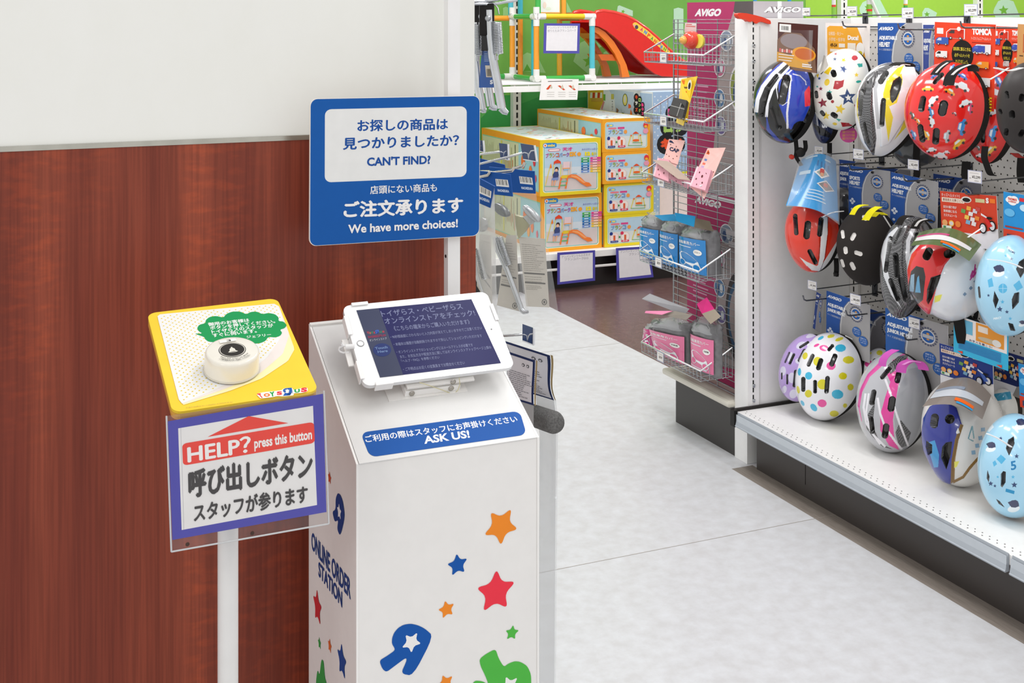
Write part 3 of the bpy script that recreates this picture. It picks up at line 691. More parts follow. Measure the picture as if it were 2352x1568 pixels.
# ------------------------------------------------------------------ helmets
def unit(v): return v / np.linalg.norm(v, axis=-1, keepdims=True)
def in_poly(x, y, P):
    full = np.zeros(x.shape, bool); xs = [p[0] for p in P]; ys = [p[1] for p in P]
    box = (x >= min(xs)) & (x <= max(xs)) & (y >= min(ys)) & (y <= max(ys)); x = x[box]; y = y[box]
    c = np.zeros(x.shape, bool)
    for i in range(len(P)):
        (x1, y1), (x2, y2) = P[i], P[i - 1]
        if y1 == y2: continue
        c ^= ((y1 > y) != (y2 > y)) & (x < (x2 - x1) * (y - y1) / (y2 - y1) + x1)
    full[box] = c
    return full
def shape_px(s):
    """one painted or cut shape -> outline in photo pixels"""
    k = s[0]
    if k == 'p': return s[1]
    if k == 'e':
        _, cx, cy, rx, ry, rot = s; r = math.radians(rot)
        return [(cx + rx * math.cos(a) * math.cos(r) - ry * math.sin(a) * math.sin(r), cy + rx * math.cos(a) * math.sin(r) + ry * math.sin(a) * math.cos(r)) for a in [2 * math.pi * i / 24 for i in range(24)]]
    if k == 's':
        _, cx, cy, R, rot = s; return [(cx + R * a, cy - R * b) for a, b in star_pts(rot=rot)]
    if k == 'c':       # slot: half width, half length, lean
        _, cx, cy, hw, hl, rot = s; r = math.radians(rot); P_ = []
        for i in range(24):
            a = 2 * math.pi * i / 24; x = hw * math.cos(a); y = (hl - hw) * (1 if math.sin(a) > 0 else -1) + hw * math.sin(a)
            P_.append((cx + x * math.cos(r) - y * math.sin(r), cy + x * math.sin(r) + y * math.cos(r)))
        return P_
    if k == 'l':       # painted line with width
        _, pts, w = s; A_ = []; B_ = []
        for i, p in enumerate(pts):
            a = pts[max(i - 1, 0)]; b = pts[min(i + 1, len(pts) - 1)]; d = math.hypot(b[0] - a[0], b[1] - a[1]); nx, ny = -(b[1] - a[1]) / d, (b[0] - a[0]) / d
            A_.append((p[0] + nx * w / 2, p[1] + ny * w / 2)); B_.append((p[0] - nx * w / 2, p[1] - ny * w / 2))
        return A_ + B_[::-1]
def helmet(label, box, X, base, paint=(), cuts=(), raised=(), psi=38, roll=0, pitch=8, k=1.12, egg=.12, liner='2a2826', linw=.03, mat='shell', cutcol='1d1b1a', name='bicycle_helmet', group=None, res=1.0, cutdepth=.016, square=2.0, rest=None):
    """one helmet: shell, foam liner; returns its Empty and placement helper"""
    x0, y0, x1, y1 = box; cx, cy = (x0 + x1) / 2, (y0 + y1) / 2
    c0 = at(cx, cy, X=X); t = fwd(c0); W = (x1 - x0) * t / FPX; H = (y1 - y0) * t / FPX
    v = Vector((-c0.x, -c0.y, 0)).normalized(); rt = Vector((-v.y, v.x, 0)); up = Vector((0, 0, 1))
    if (rt.x * CA - rt.y * SA) < 0: rt = -rt
    ps, pt_ = math.radians(psi), math.radians(pitch)
    d = (v * math.cos(ps) - rt * math.sin(ps)).normalized()
    ez = (d * math.cos(pt_) + up * math.sin(pt_)).normalized(); ex = up.cross(ez).normalized(); ey = ez.cross(ex)
    if roll:
        r = math.radians(roll); ex, ey = ex * math.cos(r) + ey * math.sin(r), ey * math.cos(r) - ex * math.sin(r)
    cps, sps = math.cos(ps), math.sin(ps)
    a = (W - linw * sps * .8) / (.98 * cps + math.sqrt(cps ** 2 + (k * sps) ** 2)); c = k * a; b = H / 2 * .985
    left = math.sqrt((a * cps) ** 2 + (c * sps) ** 2); right = W - left
    O = np.array(c0 + rt * ((left - right) / 2) )
    R = np.array([list(ex), list(ey), list(ez)]).T
    NU, NV = int(440 * res), int(200 * res); PH = 1.52
    th = np.linspace(0, 2 * np.pi, NU, endpoint=False); ph = np.linspace(.002, PH, NV)
    PHI, TH = np.meshgrid(ph, th, indexing='ij')
    ct, st = np.cos(TH), np.sin(TH)
    sq = (np.abs(ct) ** square + np.abs(st) ** square) ** (-1 / square)
    sp = np.sin(PHI) * np.where(PHI > np.pi / 2, 1 + .02 * (PHI - np.pi / 2), 1)
    lx = a * sp * ct * sq; ly = b * sp * st * sq
    lx = lx * (1 + egg * np.clip(ly / b, -1, 1)); lz = c * np.cos(PHI)
    L = np.stack([lx, ly, lz], -1)
    N = unit(np.stack([lx / a ** 2, ly / b ** 2, lz / c ** 2], -1))
    Wp = O + L @ R.T; wn = N @ R.T
    px, py = proj(Wp.reshape(-1, 3)); px = px.reshape(PHI.shape); py = py.reshape(PHI.shape)
    face = ((np.array([0, 0, EYE]) - Wp) * wn).sum(-1) > 0
    col = np.empty(PHI.shape + (4,), np.float32); col[:] = np.array(hexc(base)[:4] if len(hexc(base)) == 4 else (*hexc(base), 1))
    disp = np.zeros(PHI.shape)
    for s, h in raised:
        disp = np.where(in_poly(px, py, shape_px(s)) & face, h, disp)
    if len(raised):
        for _ in range(9): disp = (disp + np.roll(disp, 1, 1) + np.roll(disp, -1, 1) + np.vstack([disp[:1], disp[:-1]]) + np.vstack([disp[1:], disp[-1:]])) / 5
    for s, cc in paint:
        col[in_poly(px, py, shape_px(s)) & face] = hexc(cc)
    for s in cuts:
        q = in_poly(px, py, shape_px(s)) & face; disp = np.where(q, -cutdepth, disp)
        q = q | np.roll(q, 1, 0) | np.roll(q, -1, 0) | np.roll(q, 1, 1) | np.roll(q, -1, 1); col[q] = hexc(cutcol)
    L2 = L + N * disp[..., None]
    root = thing(name, label, 'helmet', tuple(float(x) for x in O), group)
    V = (L2 @ R.T).reshape(-1, 3); F_ = []
    idx = np.arange(NU * NV).reshape(NV, NU); nx = np.roll(idx, -1, 1)
    F_ = np.stack([idx[:-1], idx[1:], nx[1:], nx[:-1]], -1).reshape(-1, 4)
    me = bpy.data.meshes.new('shell'); nf = len(F_) + 1; lv = np.concatenate([F_.ravel(), idx[0]]).astype(np.int32)
    me.vertices.add(len(V)); me.vertices.foreach_set('co', V.astype(np.float32).ravel()); me.loops.add(len(lv)); me.loops.foreach_set('vertex_index', lv)
    me.polygons.add(nf); me.polygons.foreach_set('loop_start', np.arange(nf, dtype=np.int32) * 4); me.update(calc_edges=True); me.materials.append(MATS[mat])
    me.polygons.foreach_set('use_smooth', np.ones(nf, bool))
    at_ = me.color_attributes.new('Col', 'FLOAT_COLOR', 'POINT'); at_.data.foreach_set('color', col.reshape(-1, 4).ravel()); me.update()
    sh = bpy.data.objects.new('shell', me); COL.objects.link(sh); sh.parent = root; sh['_o'] = root['_o']
    # foam liner: rim band plus inner bowl
    m = MB(); vs = []; n = 72; prof = [(.992, c * math.cos(PH) + .002), (.992, c * math.cos(PH) - .003), (.985, -linw * .5), (.955, -linw * .85), (.92, -linw), (.8, -linw), (.74, 0), (.66, c * .4), (.4, c * .62), (.02, c * .7)]
    for r, h in prof:
        for i in range(n):
            aa = 2 * math.pi * i / n; l = np.array([a * r * math.cos(aa) * (1 + egg * r * math.sin(aa)), b * r * math.sin(aa), h]); vs.append(tuple(O + R @ l))
    fs = [(i * n + j, i * n + (j + 1) % n, (i + 1) * n + (j + 1) % n, (i + 1) * n + j) for i in range(len(prof) - 1) for j in range(n)]
    m.add(vs, fs, liner, 'foam', True); m.build('liner', root)
    if rest is not None:
        lo = min(float((O + L2 @ R.T)[..., 2].min()), min(p_[2] for p_ in vs)); root.location.z += max(0.0, rest - lo)
    root['_t'] = t
    return root
def strap(root, px_pts, w=.016, col='1f1d1c', dt=0.0, name='strap', wd=(.6, -.8, 0), mat='matte'):
    t = root['_t'] + dt; m = MB()
    for _ in range(2):
        if len(px_pts) > 2: px_pts = [px_pts[0]] + [(a[0] * f + b[0] * (1 - f), a[1] * f + b[1] * (1 - f)) for a, b in zip(px_pts, px_pts[1:]) for f in (.75, .25)] + [px_pts[-1]]
    P_ = [at(x, y, t=t) for x, y in px_pts]
    m.ribbon(P_, wd, w, .0022, col, mat); return m.build(name, root)
def knob(root, px, py, r=.011, col='1f1d1c', dt=0.0, name='buckle', h=.02):
    t = root['_t'] + dt; p = at(px, py, t=t); m = MB(); f_ = Frame(p, (.92, -.4, 0), (0, 0, 1)); m.lathe([(.0001, -h / 2), (r * .8, -h / 2), (r, -h / 3), (r, h / 3), (r * .8, h / 2), (.0001, h / 2)], f_, col, 'plastic', 14); return m.build(name, root)
def patch(root, quad, t, name, col, mat='clear', bulge=.02, label=None, art=None, n=14, curl=0.0):
    """bent sheet: photo-pixel corners TL TR BR BL with forward distances, bowed outwards"""
    tt = t if isinstance(t, (list, tuple)) else [t] * 4
    C_ = [at(*q, t=x) for q, x in zip(quad, tt)]; nn = (C_[1] - C_[0]).cross(C_[3] - C_[0]).normalized()
    if nn.dot(Vector((0, 0, EYE)) - C_[0]) < 0: nn = -nn
    def fn(u, v, w=0):
        p = (C_[0] * (1 - u) + C_[1] * u) * (1 - v) + (C_[3] * (1 - u) + C_[2] * u) * v
        return p + nn * (bulge * math.sin(math.pi * u) * (1 - .3 * v) + w) + Vector((0, 0, curl * math.sin(math.pi * u)))
    m = MB(); m.grid(fn, n, n, col, mat)
    if art: art(m, fn)
    return m.build(name, root, label)

# ------------------------------------------------------------------ hang cards
def card_at(TL, TR, h, X, root, art, name='header_card', col='ffffff', swing=None, label=None, mat='paper', th=.0012, outline=None):
    """printed card hanging in the plane facing the aisle; TL/TR photo pixels, h metres tall"""
    if isinstance(X, tuple): a, b = at(*TL, X=X[0]), at(*TR, X=X[1])
    else: a, b = at(*TL, X=X), at(*TR, X=X)
    ex = b - a; w = ex.length; fr = Frame(a - Vector((0, 0, h)), ex, (0, 0, 1)); fr.O = a - fr.ey * h
    m = MB(); out = outline or [(0, 0), (1, 0), (1, 1), (0, 1)]
    pts = [fr.pt(u * w, v * h, -th) for u, v in out]; m.prism(pts, fr.n * th, col, mat)
    m.lay = 1; art(m, fr, w, h)
    return m.build(name, root, label), fr
def R4(w, h, x0, y0, x1, y1): return [(x0 * w, y0 * h), (x1 * w, y0 * h), (x1 * w, y1 * h), (x0 * w, y1 * h)]
def EL(w, h, cx, cy, rx, ry, n=24): return [(cx * w + rx * w * math.cos(2 * math.pi * i / n), cy * h + ry * h * math.sin(2 * math.pi * i / n)) for i in range(n)]
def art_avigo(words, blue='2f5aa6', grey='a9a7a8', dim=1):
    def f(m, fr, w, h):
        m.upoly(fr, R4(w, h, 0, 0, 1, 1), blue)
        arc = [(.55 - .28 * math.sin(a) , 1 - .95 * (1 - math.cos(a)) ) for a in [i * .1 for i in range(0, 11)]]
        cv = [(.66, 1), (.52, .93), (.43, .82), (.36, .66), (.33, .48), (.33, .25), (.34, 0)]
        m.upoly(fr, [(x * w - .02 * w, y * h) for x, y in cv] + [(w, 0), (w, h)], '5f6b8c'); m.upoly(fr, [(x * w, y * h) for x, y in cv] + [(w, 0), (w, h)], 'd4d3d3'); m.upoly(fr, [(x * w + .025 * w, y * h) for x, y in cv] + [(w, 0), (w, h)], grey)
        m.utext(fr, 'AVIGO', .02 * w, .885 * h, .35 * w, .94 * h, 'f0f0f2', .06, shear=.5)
        y = .80
        for wd in words:
            m.utext(fr, wd, .03 * w, (y - .075) * h, (.03 + min(.043 * len(wd), .42)) * w, y * h, 'eef0f4', .06); y -= .095
        m.utext(fr, 'サイズ調節機能付き', .03 * w, (y - .04) * h, .36 * w, (y - .005) * h, 'c9d3e6')
        for cx, cy in ((.10, .34), (.06, .30), (.14, .30), (.10, .26), (.09, .14)): m.upoly(fr, EL(w, h, cx, cy, .032, .024, 10), 'dfe6f2')
        for a in range(20):
            m.upoly(fr, EL(w, h, .70 + .135 * math.cos(a * math.pi / 10), .76 + .125 * math.sin(a * math.pi / 10), .018, .014, 6), '5c6078', w=m.lay * MB.LIFT + .0002)
        m.lay += 1
        m.upoly(fr, EL(w, h, .70, .76, .112, .102), 'e2e2e4'); m.upoly(fr, EL(w, h, .70, .76, .098, .088), '2f62a8'); m.upoly(fr, R4(w, h, .612, .735, .788, .785), 'b9bcc2')
        m.upoly(fr, EL(w, h, .70, .80, .025, .015, 8), 'd99a4a'); m.upoly(fr, EL(w, h, .70, .72, .025, .012, 8), 'd99a4a')
        for cx, cy in ((.72, .46), (.87, .34)):
            m.upoly(fr, EL(w, h, cx, cy, .10, .085), '3566ae')
            for j in range(3): m.utext(fr, ('調節でき', 'ぴったり', 'しめつけ')[j], (cx - .065) * w, (cy + .03 - .035 * j) * h, (cx + .065) * w, (cy + .055 - .035 * j) * h, 'dfe8f4')
        m.upoly(fr, EL(w, h, .60, .93, .035, .025, 12), '2a2726')
    return f
# ================================================================== HELMETS ON THE HOOKS
c5 = crop(1720, 0, .26871); c6 = crop(1780, 340, .28067); c7 = crop(1740, 740, .29339)
def C5(*p): return [c5(*q) for q in p]
def C6(*p): return [c6(*q) for q in p]
def C7(*p): return [c7(*q) for q in p]
XF = 2.56
def slot(kc, s, x, y, hw, hl, rot): cx, cy = kc(x, y); return ('c', cx, cy, hw * s, hl * s, rot)
S5, S6, S7 = .26871, .28067, .29339
# --- blue and black racing helmet with white bands
h = helmet('glossy black and blue helmet with white bands under a brown goggle pack', (*c5(40, 500), *c5(572, 1232)), 2.42, '141414',
    paint=[(('p', C5((255, 700), (300, 620), (400, 520), (480, 560), (520, 700), (520, 900), (450, 1060), (380, 1120), (330, 1080), (260, 900))), '1f3fb0'),
           (('p', C5((465, 790), (505, 735), (525, 800), (520, 900), (470, 910))), 'e8283c'),
           (('p', C5((45, 900), (70, 780), (160, 640), (240, 560), (340, 500), (360, 520), (250, 610), (140, 720), (80, 860), (65, 980))), '2a3fae'),
           (('l', C5((62, 960), (75, 850), (120, 740), (200, 640), (330, 520)), 9), 'e6e6ea'),
           (('l', C5((150, 1000), (160, 880), (200, 770), (290, 640), (400, 520)), 24 * S5), 'e3e3e8'),
           (('l', C5((235, 760), (250, 690), (330, 640), (430, 540)), 10 * S5), 'e3e3e8'), (('l', C5((235, 760), (250, 850), (290, 900), (330, 870)), 7 * S5), 'dcdce4'),
           (('l', C5((355, 650), (345, 800), (325, 960), (330, 1100)), 16 * S5), 'e6e6ea'), (('l', C5((370, 640), (430, 655), (475, 700), (480, 730)), 8 * S5), 'dcdce8'),
           (('p', C5((150, 980), (180, 1100), (260, 1190), (350, 1215), (330, 1225), (230, 1200), (150, 1110))), '27409f')],
    cuts=[slot(c5, S5, 300, 770, 34, 125, 12), slot(c5, S5, 200, 690, 14, 70, 38), slot(c5, S5, 130, 880, 22, 130, 14), slot(c5, S5, 230, 1010, 25, 110, -20), slot(c5, S5, 370, 560, 16, 45, 12), slot(c5, S5, 430, 1120, 70, 90, 20)],
    raised=[(('p', C5((255, 700), (300, 620), (400, 520), (480, 560), (520, 700), (520, 900), (450, 1060), (380, 1120), (330, 1080), (260, 900))), .006)], psi=40, egg=.06, cutcol='2b2a29')
def art_goggle(m, fr, w, h):
    m.upoly(fr, R4(w, h, 0, 0, 1, 1), '4a1f1a'); m.upoly(fr, R4(w, h, .04, .80, .34, .97), 'e9e6e2')
    for i in range(9): m.upoly(fr, R4(w, h, .09 + .022 * i, .84, .10 + .022 * i, .93), '555555')
    m.upoly(fr, [(0, 0), (.0, .62 * h), (.2 * w, .8 * h), (.6 * w, .8 * h), (.95 * w, .5 * h), (w, 0)], '7a5a48')
    m.upoly(fr, EL(w, h, .42, .62, .34, .16), '8d7f80'); m.upoly(fr, [(0, .08 * h), (.0, .36 * h), (.75 * w, .26 * h), (.9 * w, .05 * h)], 'd39a3a')
    m.upoly(fr, EL(w, h, .68, .36, .30, .16), 'e0982a'); m.upoly(fr, EL(w, h, .70, .37, .24, .12), 'c25f1c')
    for i in range(6): m.upoly(fr, R4(w, h, .06 + .06 * i, .36, .105 + .06 * i, .44 - .01 * (i % 3)), ('d8605c', 'e9c0b8')[i % 2])
    for i in range(3): m.upoly(fr, R4(w, h, .05, .30 - .06 * i, .45 - .03 * i, .32 - .06 * i), 'e4d6c8')
    m.upoly(fr, R4(w, h, .66, .10, .9, .125), 'e9e2dc'); m.upoly(fr, R4(w, h, .66, .14, .88, .165), 'e9e2dc')
card_at(c5(250, 190), c5(590, 215), .15, 2.40, h, art_goggle, 'goggle_pack', '4a1f1a', label='brown printed pack with amber goggles', mat='gloss')
patch(h, C5((175, 250), (585, 260), (545, 600), (175, 590)), h['_t'] - .16, 'blister_cover', 'ffffff', 'clear', .03)
strap(h, C5((400, 1190), (410, 1290), (400, 1340), (440, 1400), (470, 1450)), .014); strap(h, C5((480, 1200), (490, 1280), (430, 1340)), .014); knob(h, *c5(365, 1340), .008, 'c03a2c'); knob(h, *c5(440, 1300), .016)
# --- second blue one behind
h = helmet('dark blue helmet largely hidden behind the white star-patterned helmet', (*c5(535, 600), *c5(800, 1232)), 2.60, '22305c',
    paint=[(('l', C5((570, 800), (575, 960), (590, 1080), (612, 1130)), 14 * S5), 'dfe2ea'), (('p', C5((540, 1050), (600, 1150), (700, 1180), (700, 1140), (640, 1100))), '14151c')], psi=38, res=.6)
c_ = c5(625, 1130); m = MB(); f_ = vert_frame(*c5(660, 1080), h['_t'] - .13, -45); m.ptext(f_, 'SP', c5(625, 1095), c5(690, 1090), c5(622, 1015), 'e6e8ee', .05); m.build('shell_lettering', h)
strap(h, C5((690, 1220), (690, 1340)), .016)
# --- white star helmet
Kt = crop(1730, 0, .14031)
def K5(*p): return [Kt(*q) for q in p]
stars = [(('s', *c5(845, 832), 76 * S5, 95), '22406f'), (('s', *c5(850, 835), 30 * S5, 95), 'f0eee4'), (('s', *c5(808, 590), 36 * S5, 70), '2b4a85'), (('s', *c5(632, 880), 44 * S5, 100), '8a2430'), (('s', *c5(780, 932), 48 * S5, 75), 'eecb2c'), (('s', *c5(660, 990), 38 * S5, 90), 'eecb2c'),
         (('s', *c5(920, 640), 22 * S5, 90), 'eecb2c'), (('e', *c5(668, 703), 22 * S5, 30 * S5, 20), 'eecb2c'), (('s', *c5(615, 758), 20 * S5, 90), '8a2430'), (('s', *c5(602, 670), 16 * S5, 90), '2b4a85'), (('p', C5((640, 620), (690, 570), (710, 580), (680, 640))), 'eecb2c'),
         (('p', C5((720, 760), (735, 690), (790, 690), (815, 680), (805, 740), (760, 765))), 'b52a33'), (('e', *c5(905, 495), 26 * S5, 22 * S5, 0), 'c22c38'), (('p', C5((925, 545), (970, 540), (972, 570), (940, 575))), '35a596'), (('e', *c5(938, 697), 22 * S5, 11 * S5, -10), '35a596'), (('s', *c5(690, 790), 26 * S5, 90), '35a596'),
         (('p', C5((740, 450), (752, 445), (748, 470), (728, 462))), 'b52a33'), (('p', C5((785, 1045), (850, 1050), (890, 1075), (800, 1085))), 'b52a33'), (('p', C5((740, 1010), (790, 1020), (770, 1040))), '35a596'), (('e', *c5(735, 1058), 20 * S5, 12 * S5, 10), 'eecb2c'), (('s', *c5(735, 505), 18 * S5, 90), '62708f'), (('s', *c5(810, 515), 22 * S5, 60), 'eecb2c'), (('e', *c5(715, 868), 14 * S5, 14 * S5, 0), 'a02830'), (('p', C5((900, 895), (930, 880), (935, 920), (905, 915))), 'a02830'), (('s', *c5(585, 740), 12 * S5, 90), '35a596'), (('p', C5((575, 640), (600, 630), (590, 670))), 'eecb2c')]
h = helmet('cream round helmet scattered with coloured stars and red marks', (*c5(549, 408), *c5(1052, 1120)), XF, 'f1efe6', paint=stars,
    cuts=[slot(c5, S5, 725, 628, 22, 32, -20), slot(c5, S5, 687, 820, 22, 34, -20), slot(c5, S5, 578, 808, 14, 32, -8), slot(c5, S5, 630, 968, 16, 26, -40), slot(c5, S5, 730, 985, 20, 32, -55), slot(c5, S5, 622, 612, 12, 22, 30)], psi=33, k=1.15, egg=-.03, roll=-6, square=2.15)
def art_duck(m, fr, w, h):
    m.upoly(fr, R4(w, h, 0, 0, 1, 1), 'f3ebe6'); m.upoly(fr, [(.06 * w, .02 * h), (.04 * w, .90 * h), (.1 * w, .94 * h), (.72 * w, .94 * h), (.82 * w, .72 * h), (.98 * w, .02 * h)], 'f2ab34')
    m.upoly(fr, EL(w, h, .45, .93, .05, .04, 12), 'f6f2ee')
    m.utext(fr, '幼稚園・年少〜', .08 * w, .74 * h, .42 * w, .82 * h, 'f8ead0'); m.utext(fr, '小学校・低学年', .08 * w, .62 * h, .46 * w, .70 * h, 'f8ead0'); m.utext(fr, '49-54', .12 * w, .50 * h, .28 * w, .58 * h, '5a3a1c', .03)
    m.upoly(fr, R4(w, h, .32, .50, .46, .58), 'f6ecdc'); m.upoly(fr, R4(w, h, .12, .40, .48, .46), 'f6ecdc'); m.utext(fr, 'Duca!', .52 * w, .66 * h, .76 * w, .76 * h, 'fbf6ee', .06)
    m.upoly(fr, R4(w, h, .52, .36, .70, .60), 'f6ecdc'); m.upoly(fr, EL(w, h, .80, .48, .09, .14), 'f8f4ee'); m.upoly(fr, EL(w, h, .80, .40, .05, .05), 'd9c83a'); m.upoly(fr, R4(w, h, .10, .26, .28, .34), '7a9a5c')
card_at(c5(655, 195), c5(1035, 205), .16, XF + .06, h, art_duck, label='orange and white printed hang card', col='f3ebe6')
m = MB(); f_ = vert_frame(*c5(850, 1165), h['_t'] + .0, -30); m.ppoly(f_, [c5(852 + 75 * math.cos(a / 16 * math.pi), 1150 + 68 * math.sin(a / 16 * math.pi)) for a in range(32)], 'd0559a'); 
for j in range(3): m.ptext(f_, '調節でラクラク装着', c5(800, 1140 + j * 28), c5(905, 1138 + j * 28), c5(800, 1118 + j * 28), 'f0c94a')
m.build('round_tag', h, 'pink round paper tag')
patch(h, C5((640, 470), (660, 490), (680, 560), (600, 640)), h['_t'] - .1, 'chin_strap_end', 'd8d4ca', 'plastic', .01)
# --- white / yellow / carbon racing helmet
CARB = '6a6a6c00'
h = helmet('white and yellow racing helmet with a grey carbon weave side', (*c5(915, 520), *c5(1478, 1358)), XF, 'e9e9ec',
    paint=[(('p', C5((930, 900), (940, 780), (1000, 660), (1120, 560), (1230, 520), (1240, 560), (1120, 640), (1060, 760), (1060, 900), (1090, 1180), (1070, 1340), (990, 1220), (950, 1080))), CARB),
           (('l', C5((1120, 640), (1080, 760), (1090, 900), (1110, 1100)), 30 * S5), 'b9babd'),
           (('p', C5((1150, 800), (1180, 690), (1260, 590), (1330, 555), (1290, 640), (1200, 720), (1195, 900), (1230, 1000), (1190, 1200), (1165, 1000))), 'ecd91c'),
           (('p', C5((1180, 680), (1300, 640), (1310, 700), (1260, 880), (1200, 910), (1170, 800))), 'ecd91c'),
           (('p', C5((1440, 690), (1400, 830), (1340, 1000), (1290, 1120), (1240, 1200), (1350, 1080), (1430, 880))), 'ecd91c'), (('p', C5((918, 860), (935, 800), (930, 960), (950, 1080), (925, 980))), 'd8c51c')],
    cuts=[('p', C5((1210, 850), (1208, 780), (1235, 700), (1285, 665), (1303, 690), (1290, 770), (1255, 850), (1225, 880))), slot(c5, S5, 1145, 960, 20, 118, 4), slot(c5, S5, 960, 880, 16, 120, 6), slot(c5, S5, 1010, 1140, 18, 100, -12), slot(c5, S5, 1150, 660, 24, 65, 32), slot(c5, S5, 1010, 760, 10, 60, 18)],
    raised=[(('p', C5((1150, 800), (1180, 690), (1260, 590), (1400, 540), (1440, 700), (1340, 1000), (1200, 1220), (1130, 1250), (1120, 900))), .007), (('p', C5((980, 900), (1000, 720), (1100, 600), (1060, 760), (1050, 950), (1080, 1250), (1040, 1250))), .006)], psi=36, egg=.30, roll=-13, cutcol='4a4a48')
f_ = vert_frame(*c5(1300, 900), h['_t'] - .115, -38); m = MB(); m.ptext(f_, 'AVIGO', c5(1290, 950), c5(1332, 830), c5(1268, 935), 'c05a5a', .05); m.build('shell_lettering', h)
strap(h, C5((1240, 560), (1290, 530), (1370, 545), (1385, 570)), .03, '2f2d2b', -.12); strap(h, C5((1250, 575), (1300, 545), (1370, 555)), .008, 'dcdad6', -.125)
strap(h, C5((1440, 1180), (1430, 1330), (1440, 1489), (1425, 1520)), .02)
card_at(c5(1102, 196), c5(1480, 196), .205, XF + .08, h, art_avigo(('ADJUSTABLE', 'HELMET')), label='blue and grey printed hang card')
h = thing('bicycle_helmet', 'grey helmet peeping out behind the yellow and white racing helmet', 'helmet', tuple(at(2120, 230, X=XF + .2))); h['_t'] = fwd(at(2120, 230, X=XF + .2))
card_at(c5(1490, 212), c5(1640, 212), .22, XF + .20, h, art_avigo(('ADJUSTABLE', 'HELMET'), '44559a', '9a98a0'), label='blue and grey card in shade')  # print darkened: shade behind the front helmet put into its colours
m = MB(); f_ = Frame(at(*c5(1430, 1220), X=2.70), (.8, -.6, 0), (0, 0, 1)); m.lathe([(.075, -.07), (.08, -.03), (.07, .03), (.03, .06), (.001, .065)], f_, '4a4b4c', 'gloss', 28); m.build('shell', h)
# --- red helmet with little cars
def car(cx, cy, s, col, rot=0, win='dfe6ee', k=c5, sc=S5):
    r = math.radians(rot); out = []
    def T(P_): return [k(cx + s * (x * math.cos(r) - y * math.sin(r)), cy + s * (x * math.sin(r) + y * math.cos(r))) for x, y in P_]
    return [(('p', T([(-1, .35), (-1, .0), (-.6, -.1), (-.35, -.45), (.4, -.45), (.65, -.1), (1, .0), (1, .35)])), col), (('p', T([(-.45, -.08), (-.28, -.36), (.32, -.36), (.48, -.08)])), win), (('e', *T([(-.55, .38)])[0], .2 * s * sc, .2 * s * sc, 0), '2a2828'), (('e', *T([(.55, .38)])[0], .2 * s * sc, .2 * s * sc, 0), '2a2828')]
cars = []
for a in ((1530, 755, 50, 'eab73a', 0), (1570, 860, 60, 'e8e6e6', -50), (1560, 960, 48, '3f7fb4', 80), (1565, 1040, 50, 'dcdcdc', 80), (1825, 735, 70, 'e9e9ec', 25), (1850, 880, 58, 'dedede', -20), (1820, 1085, 72, '2f86c9', -78), (1690, 1165, 56, 'b9babd', -80), (1520, 1150, 50, 'e3a92f', 60), (1790, 1225, 64, 'e6b32c', -40), (1560, 1280, 44, 'e2e2e2', -10), (1735, 585, 40, '3f8fd0', -70), (1830, 650, 46, '3f6fc0', 30), (1400, 985, 36, '5a4a32', 70), (1445, 1035, 36, 'e08a2c', 60), (1890, 930, 48, 'c83a6a', -85), (1410, 1150, 44, '5a83c0', 70), (1690, 1300, 30, 'e6d2d6', 0), (1720, 780, 50, 'f0a03a', 30), (1640, 1330, 60, 'f0e6e6', 10), (1760, 970, 26, '9a4a4a', 30), (1590, 640, 44, '3a66b0', -30)): cars += car(*a)
h = helmet('glossy red helmet printed with small toy cars, in front', (*c5(1345, 520), *c5(2036, 1372)), XF, 'e2231f', paint=cars,
    cuts=[slot(c5, S5, 1482, 888, 26, 68, 10), slot(c5, S5, 1660, 925, 36, 68, 12), slot(c5, S5, 1475, 1140, 24, 78, -10), slot(c5, S5, 1600, 1165, 28, 70, 4), slot(c5, S5, 1620, 670, 16, 62, 42), slot(c5, S5, 1700, 700, 12, 40, 35)], psi=34, egg=.02, roll=-6, k=1.15, linw=.036)
strap(h, C5((1585, 640), (1625, 580), (1690, 530), (1725, 518)), .022, '2f2d2c', -.15); strap(h, C5((1600, 622), (1640, 575), (1700, 535)), .005, 'd8d6d4', -.157)
strap(h, C5((1705, 730), (1720, 650), (1790, 580), (1870, 548), (1915, 565), (1920, 610)), .030, '2f2d2c', -.14); strap(h, C5((1738, 640), (1790, 590), (1890, 552)), .007, 'e8e6e2', -.15)
strap(h, C5((2020, 1250), (2010, 1350), (2030, 1400), (2060, 1489), (2090, 1500)), .018, dt=-.1); strap(h, C5((1860, 1380), (1850, 1489), (1860, 1530)), .024)
